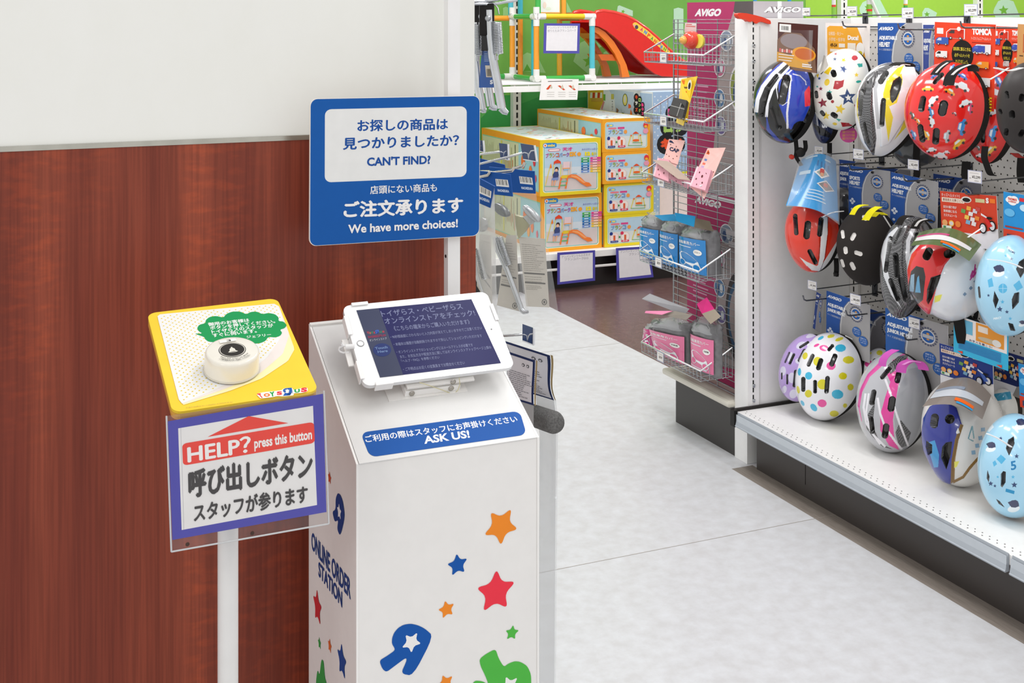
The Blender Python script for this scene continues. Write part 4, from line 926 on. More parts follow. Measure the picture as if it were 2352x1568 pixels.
def art_cars(m, fr, w, h):
    m.upoly(fr, R4(w, h, 0, 0, 1, 1), 'e6472a'); m.upoly(fr, R4(w, h, .04, .86, .15, .93), 'e9e6e4')
    m.utext(fr, 'TOMICA', .63 * w, .87 * h, .94 * w, .95 * h, 'f6f4f2', .06); m.utext(fr, 'トミカ ジュニアヘルメット', .62 * w, .81 * h, .93 * w, .845 * h, 'f6e6e0'); m.upoly(fr, R4(w, h, .63, .775, .92, .785), 'a03020')
    m.upoly(fr, EL(w, h, .48, .63, .18, .17), '1f1c18')
    for j, s in enumerate(('自転車に乗るときは、', '必ずヘルメットを', 'かぶりましょう。')): m.utext(fr, s, (.33 + .02 * j) * w, (.67 - .075 * j) * h, (.62 - .02 * j) * w, (.715 - .075 * j) * h, 'f2e04a', .012)
    def c(x, y, s, col, win, wheels=True, up=1):
        m.upoly(fr, [((x + s * a) * w, (y + s * b * .62) * h) for a, b in ((-1, -.5), (-1, .3), (-.6, .7), (1, .75), (1, -.5))], col); m.upoly(fr, [((x + s * a) * w, (y + s * b * .62) * h) for a, b in ((-.85, .15), (-.5, .6), (-.1, .6), (-.1, .15))], win)
        for a in (-.55, .6): m.upoly(fr, EL(w, h, x + s * a, y - .3 * s, .18 * s, .12 * s, 12), '3a3836'); m.upoly(fr, EL(w, h, x + s * a, y - .3 * s, .10 * s, .07 * s, 10), 'e4e2e0')
    c(.36, .86, .155, 'f0eeec', '3a3836'); c(.36, .86, .14, 'd83a26', '47403e'); c(.14, .77, .11, '3d62b4', 'cfd8e4'); c(.80, .70, .14, 'e6e6e8', 'aab4c0'); c(.75, .70, .10, '3f57b4', '5a70c4'); c(.14, .61, .10, 'e9e7e4', '2c2a28'); c(.82, .52, .10, 'e8922c', 'd6d0c8'); c(.82, .32, .13, 'e6e3e2', 'b9bcc0'); c(.12, .44, .09, '3458a8', '252322'); c(.50, .46, .10, 'c9c5c2', 'b0acaa')
    for i in range(6):
        for j in range(9):
            if (i + j) % 2: m.upoly(fr, R4(w, h, .78 + .035 * i, .0 + .018 * j, .815 + .035 * i, .018 + .018 * j), 'f2d02c', w=m.lay * MB.LIFT)
    m.upoly(fr, EL(w, h, .44, .93, .032, .026, 14), 'efe9e4')
card_at(c5(1590, 187), c5(2112, 210), .245, XF + .06, h, art_cars, label='orange-red hang card printed with toy cars', outline=[(.0, .0), (.96, -.02), (1, 1), (0, 1)])
# --- the second red one behind
cars = []
for a in ((2130, 690, 60, '3f6fc0', 60), (2110, 790, 60, 'e6e6ea', 20), (2090, 960, 52, 'dcdcdc', -20), (2085, 1140, 70, '2f86c9', -78), (2065, 1285, 60, 'e6b32c', -45), (1960, 1260, 30, '5a4a3a', 50), (2060, 900, 40, 'e6c05a', 20), (1980, 1330, 40, 'e8d8d8', 10)): cars += car(*a)
h = helmet('red helmet with toy cars tucked behind the larger red one', (*c5(1860, 570), *c5(2290, 1412)), XF + .13, 'd6211e', paint=cars, cuts=[slot(c5, S5, 2010, 940, 20, 60, 10), slot(c5, S5, 2000, 1160, 18, 60, 0)], psi=34, egg=.02, roll=-5, k=1.15, linw=.036, res=.8)
card_at(c5(2090, 222), c5(2350, 232), .2, XF + .16, h, art_cars, label='orange-red hang card in shade')
strap(h, C5((2060, 680), (2130, 640), (2220, 580)), .006, 'e6e3e0', -.13); strap(h, C5((2330, 1340), (2320, 1489), (2335, 1560)), .022)
# --- matt black helmet at the right edge
h = helmet('matt black round helmet with drilled holes, topmost at the aisle end', (*c5(2132, 520), *c5(2660, 1320)), XF - .02, '353130', cuts=[slot(c5, S5, 2206, 812, 16, 34, -10), slot(c5, S5, 2330, 835, 22, 34, 10), slot(c5, S5, 2150, 955, 14, 24, -20), slot(c5, S5, 2250, 980, 26, 36, -6), slot(c5, S5, 2200, 1128, 18, 32, 8), slot(c5, S5, 2330, 1140, 20, 34, 30)], psi=25, k=1.0, mat='plastic', egg=0)
strap(h, C5((2110, 580), (2220, 610), (2330, 580)), .012, 'ece9e4', -.12)
def art_kraft(m, fr, w, h):
    m.upoly(fr, R4(w, h, 0, 0, 1, 1), 'c9935a'); m.upoly(fr, R4(w, h, .28, .42, .95, .80), 'b0502c'); m.upoly(fr, R4(w, h, .32, .45, .95, .77), 'c48c54'); m.upoly(fr, R4(w, h, .12, .34, .30, .36), '4a3a2a'); m.upoly(fr, R4(w, h, .35, .92, .7, .97), '6a4a2c')
card_at(c5(2300, 205), c5(2480, 215), .13, XF + .0, h, art_kraft, label='brown cardboard hang card', outline=[(0, .3), (0.08, 0), (1, 0), (1, 1), (.12, 1), (0, .6)])
strap(h, C5((2270, 1310), (2320, 1350), (2352, 1340)), .02, '8a2a26')

# --- second row
RB = 'e0361f'
h = helmet('orange-red child helmet in plastic wrap under a bright blue card', (*c6(84, 400), *c6(540, 1018)), 2.52, RB,
    paint=[(('p', C6((375, 560), (430, 560), (430, 700), (405, 900), (365, 1000), (345, 990), (365, 900), (375, 750))), 'eceaea'), (('p', C6((520, 740), (500, 860), (440, 960), (380, 1010), (300, 1000), (230, 930), (330, 970), (400, 930), (470, 820))), 'e9e7e7'), (('l', C6((432, 560), (434, 700), (410, 900), (370, 1005)), 4 * S6), '4a1a14'), (('l', C6((372, 560), (370, 750), (358, 920)), 4 * S6), '4a1a14'), (('p', C6((200, 890), (260, 930), (340, 965), (345, 985), (260, 965))), 'dedcdc')],
    cuts=[slot(c6, S6, 170, 625, 18, 88, -4), slot(c6, S6, 264, 670, 26, 76, 6), slot(c6, S6, 372, 645, 20, 78, 6), slot(c6, S6, 308, 890, 17, 68, -28)], psi=30, egg=.14, roll=2, k=1.1)
def art_blue(m, fn):
    def quad(u0, v0, u1, v1, col, w=.001): m.grid(lambda a, b: fn(u0 + (u1 - u0) * a, v0 + (v1 - v0) * b, w), 6, 4, col, 'paper')
    def dia(u, v, du, dv, col, w): m.grid(lambda a, b: fn(u + du * (a - b), v + dv * (a + b - 1), w), 6, 6, col, 'paper')
    dia(.58, .34, .20, .10, 'ece8e6', .001); dia(.58, .34, .14, .07, '9aa8a0', .0015); quad(.52, .27, .63, .36, 'c93a32', .002); quad(.54, .34, .62, .40, 'd9a07a', .0025)
    dia(.70, .54, .22, .10, 'ece8e6', .001); dia(.70, .54, .18, .08, '7d7a78', .0015); quad(.64, .50, .74, .56, 'd0543a', .002)
    for j in range(4): quad(.34 - .02 * j, .66 + .055 * j, .66 + .02 * j, .675 + .055 * j, 'cfe2ee')
    quad(.06, .30, .30, .37, 'bcd8ea')
    quad(.10, .02, .40, .05, 'bcd8ea'); quad(.62, .08, .8, .11, 'bcd8ea')
    for j in range(4): quad(.42 + .1 * j, .12 + .02 * j, .46 + .1 * j, .22 + .02 * j, '2a6ea8')
patch(h, C6((220, 90), (500, 110), (520, 605), (90, 470)), [h['_t'] + .0, h['_t'] + .0, h['_t'] - .13, h['_t'] - .13], 'wrap_card', '1f93d4', 'gloss', .035, 'bright blue wrap-around card', art_blue)
patch(h, C6((200, 95), (530, 105), (528, 630), (95, 480)), [h['_t'] - .02, h['_t'] - .02, h['_t'] - .15, h['_t'] - .15], 'plastic_wrap', 'ffffff', 'clear', .045)
strap(h, C6((395, 560), (470, 525), (560, 516)), .004, 'eceae8', -.14); strap(h, C6((500, 900), (505, 980), (500, 1050)), .016); knob(h, *c6(500, 1030), .008); strap(h, C6((240, 930), (245, 985)), .014)
# black skate helmet
h = helmet('matt black round skate helmet with white oval holes and yellow straps', (*c6(512, 482), *c6(1002, 1122)), XF, '2b2725', cuts=[slot(c6, S6, 555, 705, 13, 34, -8), slot(c6, S6, 640, 725, 17, 32, 28), slot(c6, S6, 578, 836, 16, 30, -8), slot(c6, S6, 682, 860, 16, 34, -72), slot(c6, S6, 553, 942, 12, 32, -18), slot(c6, S6, 636, 965, 16, 34, -26), slot(c6, S6, 735, 570, 14, 24, -40)],
    cutcol='dedad6', cutdepth=.003, psi=30, k=1.08, mat='matte', egg=.05, roll=2)
strap(h, C6((630, 545), (660, 490), (700, 468), (745, 465)), .016, 'e3d81f', -.13); strap(h, C6((740, 590), (790, 510), (850, 480)), .022, 'e3d81f', -.14); strap(h, C6((800, 560), (845, 520), (895, 545)), .020, 'e3d81f', -.13); strap(h, C6((890, 555), (950, 650)), .004, 'd8d6d2', -.1)
strap(h, C6((905, 1110), (905, 1200), (850, 1175)), .02); knob(h, *c6(910, 1210), .012)
card_at(c6(600, 140), c6(942, 190), .165, XF + .08, h, art_avigo(('SPORTS', 'HELMET')), label='blue and grey printed hang card')
def hidden(label, TL, TR, hh, X, art, lab, shell=True):
    p = at((TL[0] + TR[0]) / 2, TL[1] + 30, X=X); r = thing('bicycle_helmet', label, 'helmet', tuple(p)); r['_t'] = fwd(p)
    o, fr = card_at(TL, TR, hh, X, r, art, label=lab)
    if not shell: return r
    m = MB(); q = Vector((min(p.x + .03, 2.715), p.y, p.z - hh * .62)); f_ = Frame(q, (0, -1, 0), (0, 0, 1)); m.lathe([(.07, -.01), (.075, .02), (.06, .05), (.001, .07)], f_, '3b3a3c', 'gloss', 24); m.build('shell', r); return r
hidden('helmet behind the yellow-strapped black one, its blue card mostly covered', c6(524, 92), c6(740, 120), .2, XF + .17, art_avigo(('ADJUSTABLE', 'JUNIOR'), '2d4a8e', '8f8d92'), 'blue card in shade')  # this card and the next two: row shade put into darker blues
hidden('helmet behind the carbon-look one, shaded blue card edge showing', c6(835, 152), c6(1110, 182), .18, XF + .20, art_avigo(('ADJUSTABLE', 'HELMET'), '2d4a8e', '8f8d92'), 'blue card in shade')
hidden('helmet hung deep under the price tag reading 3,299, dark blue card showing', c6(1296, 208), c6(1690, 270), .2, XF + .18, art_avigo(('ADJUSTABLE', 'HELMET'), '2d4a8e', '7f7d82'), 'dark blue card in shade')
# carbon helmet
h = helmet('white-edged dark carbon weave racing helmet between black and red-white ones', (*c6(865, 545), *c6(1296, 1402)), XF - .02, CARB,
    paint=[(('p', C6((866, 880), (880, 780), (930, 700), (1000, 640), (1010, 655), (950, 740), (910, 860), (920, 1000), (970, 1180), (1040, 1320), (950, 1200), (890, 1050))), 'd3d4d8'), (('l', C6((1140, 640), (1090, 760), (1085, 900), (1110, 1060), (1130, 1240)), 34 * S6), 'c2c3c7'), (('p', C6((1130, 1240), (1150, 1330), (1100, 1390), (1080, 1330))), '6a6a6c00')],
    cuts=[slot(c6, S6, 925, 870, 17, 150, 8), slot(c6, S6, 1000, 960, 22, 100, -4), slot(c6, S6, 975, 1160, 18, 100, -22), slot(c6, S6, 1050, 1150, 20, 100, -14), slot(c6, S6, 1150, 800, 20, 110, 10), slot(c6, S6, 1010, 720, 14, 70, 22)],
    raised=[(('p', C6((940, 900), (980, 760), (1060, 640), (1110, 620), (1050, 760), (1040, 950), (1090, 1300), (1020, 1200), (960, 1040))), .007)], psi=30, egg=.24, roll=-6, cutcol='1b1b1b')
strap(h, C6((1010, 630), (1040, 570), (1090, 550), (1110, 560)), .02, '24211f', -.14); strap(h, C6((1140, 660), (1170, 600), (1230, 575), (1270, 600)), .024, '24211f', -.14); strap(h, C6((1150, 640), (1180, 595), (1240, 580)), .007, 'c9c7c4', -.147)
card_at(c6(950, 195), c6(1335, 278), .17, XF + .07, h, art_avigo(('ADJUSTABLE', 'HELMET')), label='blue and grey printed hang card')
# red and white train-shaped helmet
def train_paint(k, s, main, edge=None):
    P_ = lambda *p: [k(*q) for q in p]
    return P_
h = helmet('red and white train-style child helmet with a picture visor', (*c6(1098, 700), *c6(1766, 1412)), XF - .03, 'e3e4e8',
    paint=[(('p', C6((1100, 1000), (1130, 880), (1200, 800), (1330, 780), (1480, 850), (1390, 960), (1340, 1080), (1290, 1280), (1265, 1400), (1160, 1370), (1110, 1180))), 'd7282c'),
           (('p', C6((1112, 1120), (1135, 1010), (1175, 970), (1230, 985), (1245, 1050), (1225, 1230), (1190, 1262), (1130, 1235))), '1d1a19'), (('p', C6((1134, 1040), (1160, 1030), (1156, 1168), (1122, 1165))), '86a8bf'), (('p', C6((1182, 1060), (1194, 1042), (1208, 1175), (1166, 1172))), '5a9cc4'),
           (('p', C6((1310, 1210), (1370, 1195), (1350, 1250), (1305, 1265))), 'e6e05a')] + [(('p', C6((x - 16, y + 2), (x + 2, y - 18), (x + 18, y - 2), (x, y + 18))), '7f95ae') for x, y in ((1552, 1195), (1602, 1145), (1640, 1090))] +
          [(('l', C6(*p), 3), 'c2408a') for p in (((1640, 950), (1632, 1000), (1600, 1060)), ((1645, 980), (1630, 1030), (1595, 1080)), ((1620, 1000), (1600, 1050)), ((1650, 1010), (1620, 1060)))],
    cuts=[('p', C6((1255, 1240), (1258, 1150), (1285, 1060), (1358, 1035), (1330, 1120), (1290, 1220), (1265, 1262))), slot(c6, S6, 1262, 878, 30, 50, 24), slot(c6, S6, 1430, 870, 30, 48, 60)],
    raised=[(('p', C6((1100, 1000), (1130, 880), (1200, 800), (1330, 780), (1480, 850), (1390, 960), (1340, 1080), (1290, 1280), (1265, 1400), (1160, 1370), (1110, 1180))), .008)], psi=22, egg=.16, roll=6, pitch=12, k=1.15, liner='d9d8d8', linw=.022, cutcol='26211f')
def art_visor(train, dark):
    def f(m, fn):
        def G(u0, v0, u1, v1, col, w): m.grid(lambda a, b: fn(u0 + (u1 - u0) * a, v0 + (v1 - v0) * b, w), 8, 4, col, 'paper')
        m.grid(lambda a, b: fn(.02 + .9 * a, .36 + .10 * math.sin(a * 2.2) + b * (.34 - .18 * a), .001), 16, 5, train, 'gloss')
        m.grid(lambda a, b: fn(.02 + .5 * a, .34 + b * .10, .0014), 10, 3, dark, 'gloss')
        m.grid(lambda a, b: fn(.45 + .35 * a, .74 + .06 * a + b * .10, .0018), 8, 3, 'ee6a24', 'paper'); m.grid(lambda a, b: fn(.50 + .30 * a, .86 + .05 * a + b * .06, .0018), 8, 3, '3a9ad0', 'paper')
    return f
patch(h, C6((1180, 690), (1690, 790), (1590, 925), (1110, 800)), [h['_t'] - .06, h['_t'] - .10, h['_t'] - .19, h['_t'] - .17], 'picture_visor', '5f7048', 'gloss', .03, 'printed picture visor with train', art_visor('e2e2e0', 'c2457a'))
def art_kids(bgc, low, bike):
    def f(m, fr, w, h):
        m.upoly(fr, [(0, .0), (1 * w, .0), (w, h), (0, h)], 'e9e7ea'); m.upoly(fr, R4(w, h, 0, .25, 1, 1), bgc); m.upoly(fr, [(.62 * w, .25 * h), (w, .40 * h), (w, .0), (.5 * w, .0)], low)
        m.utext(fr, 'キッズヘルメットS', .03 * w, .90 * h, .36 * w, .97 * h, 'f4f2f0', .01); m.upoly(fr, R4(w, h, .03, .80, .44, .885), 'f0dcc8'); m.utext(fr, '車両見える夢ごこち', .05 * w, .815 * h, .42 * w, .87 * h, '8a4a3a', .012)
        m.upoly(fr, EL(w, h, .48, .88, .09, .06), 'e6e0da'); m.upoly(fr, EL(w, h, .48, .875, .07, .04), '201d1b'); m.utext(fr, 'S', .82 * w, .85 * h, .87 * w, .95 * h, 'f4f0ee', .06); m.upoly(fr, R4(w, h, .64, .85, .80, .92), 'd9cf9a'); m.upoly(fr, R4(w, h, .89, .86, .98, .94), 'ee7a2c')
        for j in range(3): m.utext(fr, ('自分の乗り物が', '新幹線になる', 'カスタムシール'), 0, 0, 0, 0, 'ffffff') if False else m.utext(fr, ('自分の乗り物が', '新幹線になる', 'カスタムシール')[j], .06 * w, (.68 - .08 * j) * h, .30 * w, (.735 - .08 * j) * h, 'f2eae6', .012)
        random.seed(5)
        for x, y, c in ((.42, .66, '6fa058'), (.52, .72, 'f0b04a'), (.55, .62, 'e9e6e4'), (.63, .68, 'd8d4dc'), (.68, .72, 'd0504a'), (.48, .55, 'eec45a'), (.58, .52, 'e6dede'), (.66, .55, 'e88a3a'), (.50, .46, '7fb0d0'), (.60, .44, 'e4dcdc')): m.upoly(fr, [((x + a) * w, (y + b) * h) for a, b in ((-.045, -.03), (.03, -.045), (.045, .03), (-.03, .045))], c)
        for j, (x, c) in enumerate(((.08, 'e8a86a'), (.20, 'f0b43a'), (.32, 'e8843a'))): m.upoly(fr, EL(w, h, x, .40, .05, .06), c); m.upoly(fr, EL(w, h, x, .40, .035, .04), 'd9d3cf' if j == 1 else c)
        m.upoly(fr, R4(w, h, .03, .28, .20, .35), 'dfe8da'); m.upoly(fr, R4(w, h, .05, .29, .10, .34), '4f8f5a')
        for x, y in ((.76, .38), (.92, .44)): m.upoly(fr, EL(w, h, x, y, .062, .10), '1f1c1c'); m.upoly(fr, EL(w, h, x, y, .045, .075), 'dcdadd')
        m.upoly(fr, [(.76 * w, .62 * h), (.80 * w, .64 * h), (.93 * w, .44 * h), (.86 * w, .40 * h), (.80 * w, .52 * h)], bike); m.upoly(fr, [(.74 * w, .66 * h), (.84 * w, .60 * h), (.84 * w, .57 * h), (.74 * w, .62 * h)], 'e8e4e4'); m.upoly(fr, EL(w, h, .88, .58, .05, .025), '201c1c')
    return f
arch = [(0, .12), (.12, .22), (.2, .36), (.34, .42), (.5, .38), (.62, .26), (.7, .12), (.72, 0), (.9, -.12), (1, .1), (1, 1), (0, 1)]
# card with an arch cut over the helmet
card_at(c6(1350, 350), c6(1812, 392), .15, XF + .02, h, art_kids('d5452c', 'e4e2e6', 'd8302c'), label='orange-red hang card with bicycle picture', col='e6e4e6')
strap(h, C6((1580, 730), (1640, 690), (1700, 650)), .005, 'e9e6e4', -.14); strap(h, C6((1500, 1370), (1510, 1450), (1530, 1568), (1540, 1600)), .03, dt=-.05); strap(h, C6((1560, 1350), (1600, 1400), (1640, 1440)), .02, dt=-.05); strap(h, C6((1650, 1330), (1640, 1400), (1620, 1450), (1570, 1540)), .012, dt=-.05); knob(h, *c6(1625, 1440), .017, dt=-.05); knob(h, *c6(1590, 1510), .013, dt=-.05)
# light blue helmets
def blue_helmet(label, box, k, s, items, cuts, X, rest=None):
    LB, DBL, MBL = 'a3d3ec', '27406e', '4fb0dc'
    pt = []
    for it in items:
        kind = it[0]
        if kind == 's': pt.append((('s', *k(it[1], it[2]), it[3] * s, 90), DBL if len(it) < 5 else MBL))
        elif kind == 'b':
            x, y, r = it[1:4]; rnd = random.Random(x); pt.append((('e', *k(x - 5, y + r * .9), r * 1.1 * s, r * .6 * s, -10), 'e6f0f6')); pt.append((('p', [k(x + r * (1 + .25 * rnd.random()) * math.cos(i * .7) * (1 if i % 2 else .78), y + r * .7 * math.sin(i * .7)) for i in range(9)]), '2c3358'))
        elif kind == 'q': pt.append((('e', *k(it[1], it[2]), it[3] * s, it[3] * 1.1 * s, 0), MBL)); pt.append((('l', [k(it[1] - it[3], it[2]), k(it[1] + it[3], it[2])], 4 * s), LB)); pt.append((('l', [k(it[1], it[2] - it[3]), k(it[1], it[2] + it[3])], 4 * s), LB))
        elif kind == 'w': pt.append((('p', [k(*q) for q in it[1]]), 'dcecf4'))
        elif kind == 'm': pt.append((('p', [k(*q) for q in it[1]]), MBL))
    return helmet(label, box, X, LB, paint=pt, cuts=cuts, psi=24, k=1.1, egg=.0, roll=-3, liner='3a3c40', cutcol='45474a', pitch=10, rest=rest)
h = blue_helmet('sky blue helmet with navy stars hanging at the right edge, middle row', (*c6(1655, 705), *c6(2200, 1540)), c6, S6,
    [('s', 1935, 908, 16), ('s', 1840, 1318, 26), ('s', 1898, 1340, 18), ('s', 1747, 1205, 14), ('s', 1862, 1258, 18, 1), ('s', 1925, 1395, 16, 1), ('b', 1835, 985, 45), ('q', 1865, 1148, 36), ('m', [(1740, 1080), (1775, 1060), (1790, 1130), (1750, 1140)]), ('m', [(1950, 1120), (2000, 1080), (2030, 1140), (1980, 1170)]), ('s', 1905, 812, 14), ('s', 1950, 850, 12), ('s', 1890, 880, 14, 1), ('b', 2025, 1425, 24)],
    [('p', C6((1975, 990), (2000, 930), (2040, 905), (2050, 1000), (2010, 1060))), ('p', C6((1785, 1250), (1795, 1170), (1830, 1240), (1805, 1310))), ('p', C6((1940, 1240), (1960, 1190), (1998, 1180), (1995, 1260), (1945, 1318))), ('p', C6((1910, 1430), (1945, 1440), (1965, 1495), (1930, 1490))), slot(c6, S6, 1672, 1180, 8, 46, -6)], XF - .02)
f_ = vert_frame(*c6(1820, 1400), h['_t'] - .13, -25); m = MB(); m.ptext(f_, 'PERCY', c6(1790, 1405), c6(1855, 1395), c6(1788, 1388), 'e9f2f6', .03); m.ptext(f_, 'THOMAS', c6(1905, 842), c6(1960, 868), c6(1912, 826), '27406e', .03); m.build('shell_lettering', h)
strap(h, C6((1745, 910), (1850, 920), (1960, 950), (2020, 980)), .006, 'f0f2f4', -.15)
def art_rail(m, fr, w, h):
    m.upoly(fr, R4(w, h, 0, 0, 1, 1), '2c8fd0'); m.upoly(fr, R4(w, h, 0, 0, 1, .26), 'd8452f')
    for x, y, r in ((.22, .87, .12), (.34, .88, .12), (.28, .83, .14), (.16, .85, .09), (.40, .85, .09)): m.upoly(fr, EL(w, h, x, y, r, r * .55), 'f2f0ee')
    m.lay += 1; m.utext(fr, 'THOMAS', .14 * w, .85 * h, .42 * w, .90 * h, 'd8452f', .05); m.utext(fr, '& FRIENDS', .16 * w, .81 * h, .40 * w, .84 * h, 'd8452f', .03)
    m.upoly(fr, R4(w, h, .5, .86, .9, .93), 'd8303a'); m.upoly(fr, EL(w, h, .65, .74, .14, .07), 'bfe0f0'); m.upoly(fr, EL(w, h, .2, .6, .16, .08), '66b4e2'); m.upoly(fr, R4(w, h, .06, .30, .6, .33), 'a83a2c'); m.upoly(fr, R4(w, h, .12, .05, .28, .17), '3f4a66')
card_at(c6(1870, 355), c6(2140, 400), .135, XF + .0, h, art_rail, label='blue and red hang card')

# --- bottom row, standing on the base shelf
ZC = '1d1b1a'
PUR = [(('e', *c7(430, 95), 55 * S7, 18 * S7, -25), 'd3cfe4'), (('e', *c7(340, 180), 40 * S7, 25 * S7, -30), 'd3cfe4'), (('e', *c7(430, 175), 45 * S7, 30 * S7, -25), 'd3cfe4'), (('e', *c7(330, 305), 36 * S7, 24 * S7, 10), 'd3cfe4'), (('e', *c7(200, 380), 22 * S7, 36 * S7, 0), 'd3cfe4'), (('e', *c7(270, 435), 30 * S7, 42 * S7, 0), 'd3cfe4'), (('e', *c7(445, 250), 36 * S7, 22 * S7, -10), 'd3cfe4'), (('e', *c7(210, 525), 18 * S7, 30 * S7, 10), 'd3cfe4'), (('e', *c7(280, 560), 30 * S7, 36 * S7, 20), 'd3cfe4'), (('e', *c7(255, 270), 14 * S7, 40 * S7, 20), 'd3cfe4')]
h = helmet('lilac helmet with pale spots leaning by the gondola side panel', (*c7(180, 66), *c7(540, 650)), 2.50, 'b296d4', paint=PUR, cuts=[slot(c7, S7, 350, 260, 16, 56, 28), slot(c7, S7, 365, 175, 9, 44, 58), slot(c7, S7, 268, 288, 10, 48, 24), slot(c7, S7, 294, 440, 14, 68, 6), slot(c7, S7, 232, 275, 7, 46, 24), slot(c7, S7, 232, 445, 7, 40, 0), slot(c7, S7, 190, 420, 5, 26, 0)], rest=.1872, psi=45, egg=.10, roll=-22, k=1.1)
YE, CY, PK = 'd9cf1e', '37b4da', 'e8489c'
dots = [(YE, 575, 220, 30, 14, -15), (YE, 640, 245, 34, 14, -20), (CY, 650, 315, 42, 30, 0), (PK, 520, 315, 36, 24, 10), (PK, 462, 292, 24, 10, -25), (YE, 470, 420, 34, 36, 0), (YE, 372, 375, 20, 28, 15), (PK, 575, 455, 36, 32, 0), (YE, 712, 408, 44, 30, 0), (CY, 400, 532, 28, 30, 0), (CY, 328, 500, 14, 30, 0), (YE, 508, 600, 40, 40, 0), (YE, 668, 535, 32, 28, 0), (CY, 626, 678, 46, 36, 8), (YE, 398, 672, 28, 30, -10), (YE, 318, 640, 12, 30, -10), (PK, 505, 748, 36, 30, 10), (CY, 440, 780, 34, 22, 50), (YE, 600, 828, 36, 24, 0), (YE, 728, 622, 24, 26, 0), (CY, 352, 745, 12, 24, -30), (YE, 685, 765, 16, 18, 30), (CY, 495, 235, 26, 12, -30)]
def dots_of(k, s, dd): return [(('e', *k(x, y), rx * s, ry * s, r), c) for c, x, y, rx, ry, r in dd]
h = helmet('white helmet with yellow, pink and blue dots standing on the base shelf', (*c7(296, 186), *c7(822, 890)), 2.545, 'eeeef2', paint=dots_of(c7, S7, dots), cuts=[slot(c7, S7, 415, 410, 15, 52, 24), slot(c7, S7, 486, 442, 18, 48, 18), slot(c7, S7, 594, 410, 18, 52, 22), slot(c7, S7, 573, 312, 11, 32, 40), slot(c7, S7, 358, 598, 16, 58, 0), slot(c7, S7, 450, 618, 14, 52, 0), slot(c7, S7, 544, 604, 16, 68, 4)], rest=.1872, psi=33, egg=.15, roll=-14, k=1.12, linw=.036)
card_at(c7(540, -140), c7(880, -20), .185, 2.60, h, art_avigo(('ADJUSTABLE', 'JUNIOR HELMET')), label='blue and grey printed hang card')
strap(h, C7((690, 220), (740, 245)), .003, 'dcdad6', -.1)
h = helmet('spotted white helmet tucked behind, beside the pink and grey one', (*c7(800, 200), *c7(1100, 640)), 2.66, 'e9e9ee', paint=dots_of(c7, S7, [(YE, 868, 240, 26, 12, 0), (PK, 872, 325, 34, 26, 0), (YE, 865, 445, 44, 42, 0), (CY, 830, 560, 26, 28, 0), (YE, 955, 238, 24, 20, 0), (CY, 975, 310, 12, 24, 0)]), cuts=[slot(c7, S7, 910, 322, 16, 40, 20), slot(c7, S7, 880, 470, 20, 54, 6)], psi=30, egg=.05, roll=-6, k=1.1, res=.7)
card_at(c7(735, -160), c7(1180, 0), .19, 2.70, h, art_avigo(('ADJUSTABLE', 'HELMET'), '2a4788', '8f8d92'), label='blue and grey card in shade')  # shade behind the front card put into duller blue and grey
h = helmet('pink and silver helmet with white slashes standing on the base shelf', (*c7(784, 362), *c7(1346, 1148)), 2.545, 'b4b5ba',
    paint=[(('p', C7((1070, 900), (1075, 760), (1120, 620), (1180, 500), (1290, 480), (1310, 700), (1290, 900), (1230, 1060), (1150, 1135), (1090, 1050))), 'a2a4a9'),
           (('p', C7((1000, 520), (1060, 430), (1150, 370), (1180, 420), (1130, 520), (1100, 640), (1080, 760), (1060, 900), (1070, 1040), (1110, 1135), (1030, 1100), (960, 980), (960, 860), (1000, 720), (1040, 600))), 'e23f9b'),
           (('p', C7((784, 780), (800, 660), (860, 540), (960, 440), (1010, 400), (970, 480), (880, 560), (820, 680), (800, 800), (820, 920), (870, 1010), (810, 900))), 'd9459d'),
           (('p', C7((860, 860), (920, 760), (900, 940), (960, 1080), (1060, 1130), (980, 1110), (900, 1030), (850, 960))), '3b3b3d00'), (('p', C7((1080, 1000), (1120, 900), (1200, 1000), (1170, 1100), (1110, 1120))), '3b3b3d00'), (('p', C7((1020, 470), (1100, 400), (1190, 380), (1130, 470), (1040, 540))), '4a4a4c00'),
           (('l', C7((1180, 1105), (1120, 950), (1080, 830), (1040, 690), (1000, 580)), 5), 'e9e7ec'), (('l', C7((940, 725), (960, 850), (1000, 960), (1080, 1070), (1130, 1130)), 5), 'e9e7ec'), (('l', C7((845, 690), (830, 800), (850, 920), (910, 1020), (1000, 1110)), 5), 'e6e4ea'), (('l', C7((870, 690), (850, 840), (880, 980), (960, 1090)), 4), 'e6e4ea')],
    cuts=[slot(c7, S7, 903, 724, 20, 62, 10), slot(c7, S7, 1050, 776, 26, 60, 8), slot(c7, S7, 895, 940, 18, 66, -6), slot(c7, S7, 1002, 986, 24, 58, 8), slot(c7, S7, 1005, 530, 16, 60, 40), slot(c7, S7, 1100, 565, 20, 46, 12)], rest=.1872, psi=30, egg=.06, roll=-6, k=1.12, linw=.03)
strap(h, C7((975, 480), (980, 430), (1020, 380), (1080, 352)), .022, 'd05cb8', -.13); strap(h, C7((1120, 530), (1130, 470), (1190, 435), (1260, 440), (1295, 480), (1300, 510)), .030, 'cf5bb6', -.13); strap(h, C7((1140, 470), (1200, 440), (1270, 450)), .008, 'e394d2', -.138)
card_at(c7(1000, 12), c7(1490, 165), .205, 2.615, h, art_avigo(('ADJUSTABLE', 'JUNIOR HELMET'), '3464ae'), label='blue and grey printed hang card')
hidden('helmet left hanging beside the side panel, blue card turned edge-on', c7(462, -240), c7(522, -205), .13, 2.62, art_avigo(('JUNIOR',), '3a4f90', '8f8d92'), 'narrow blue card in shade', False)  # card colours darkened to carry the shade, next one too
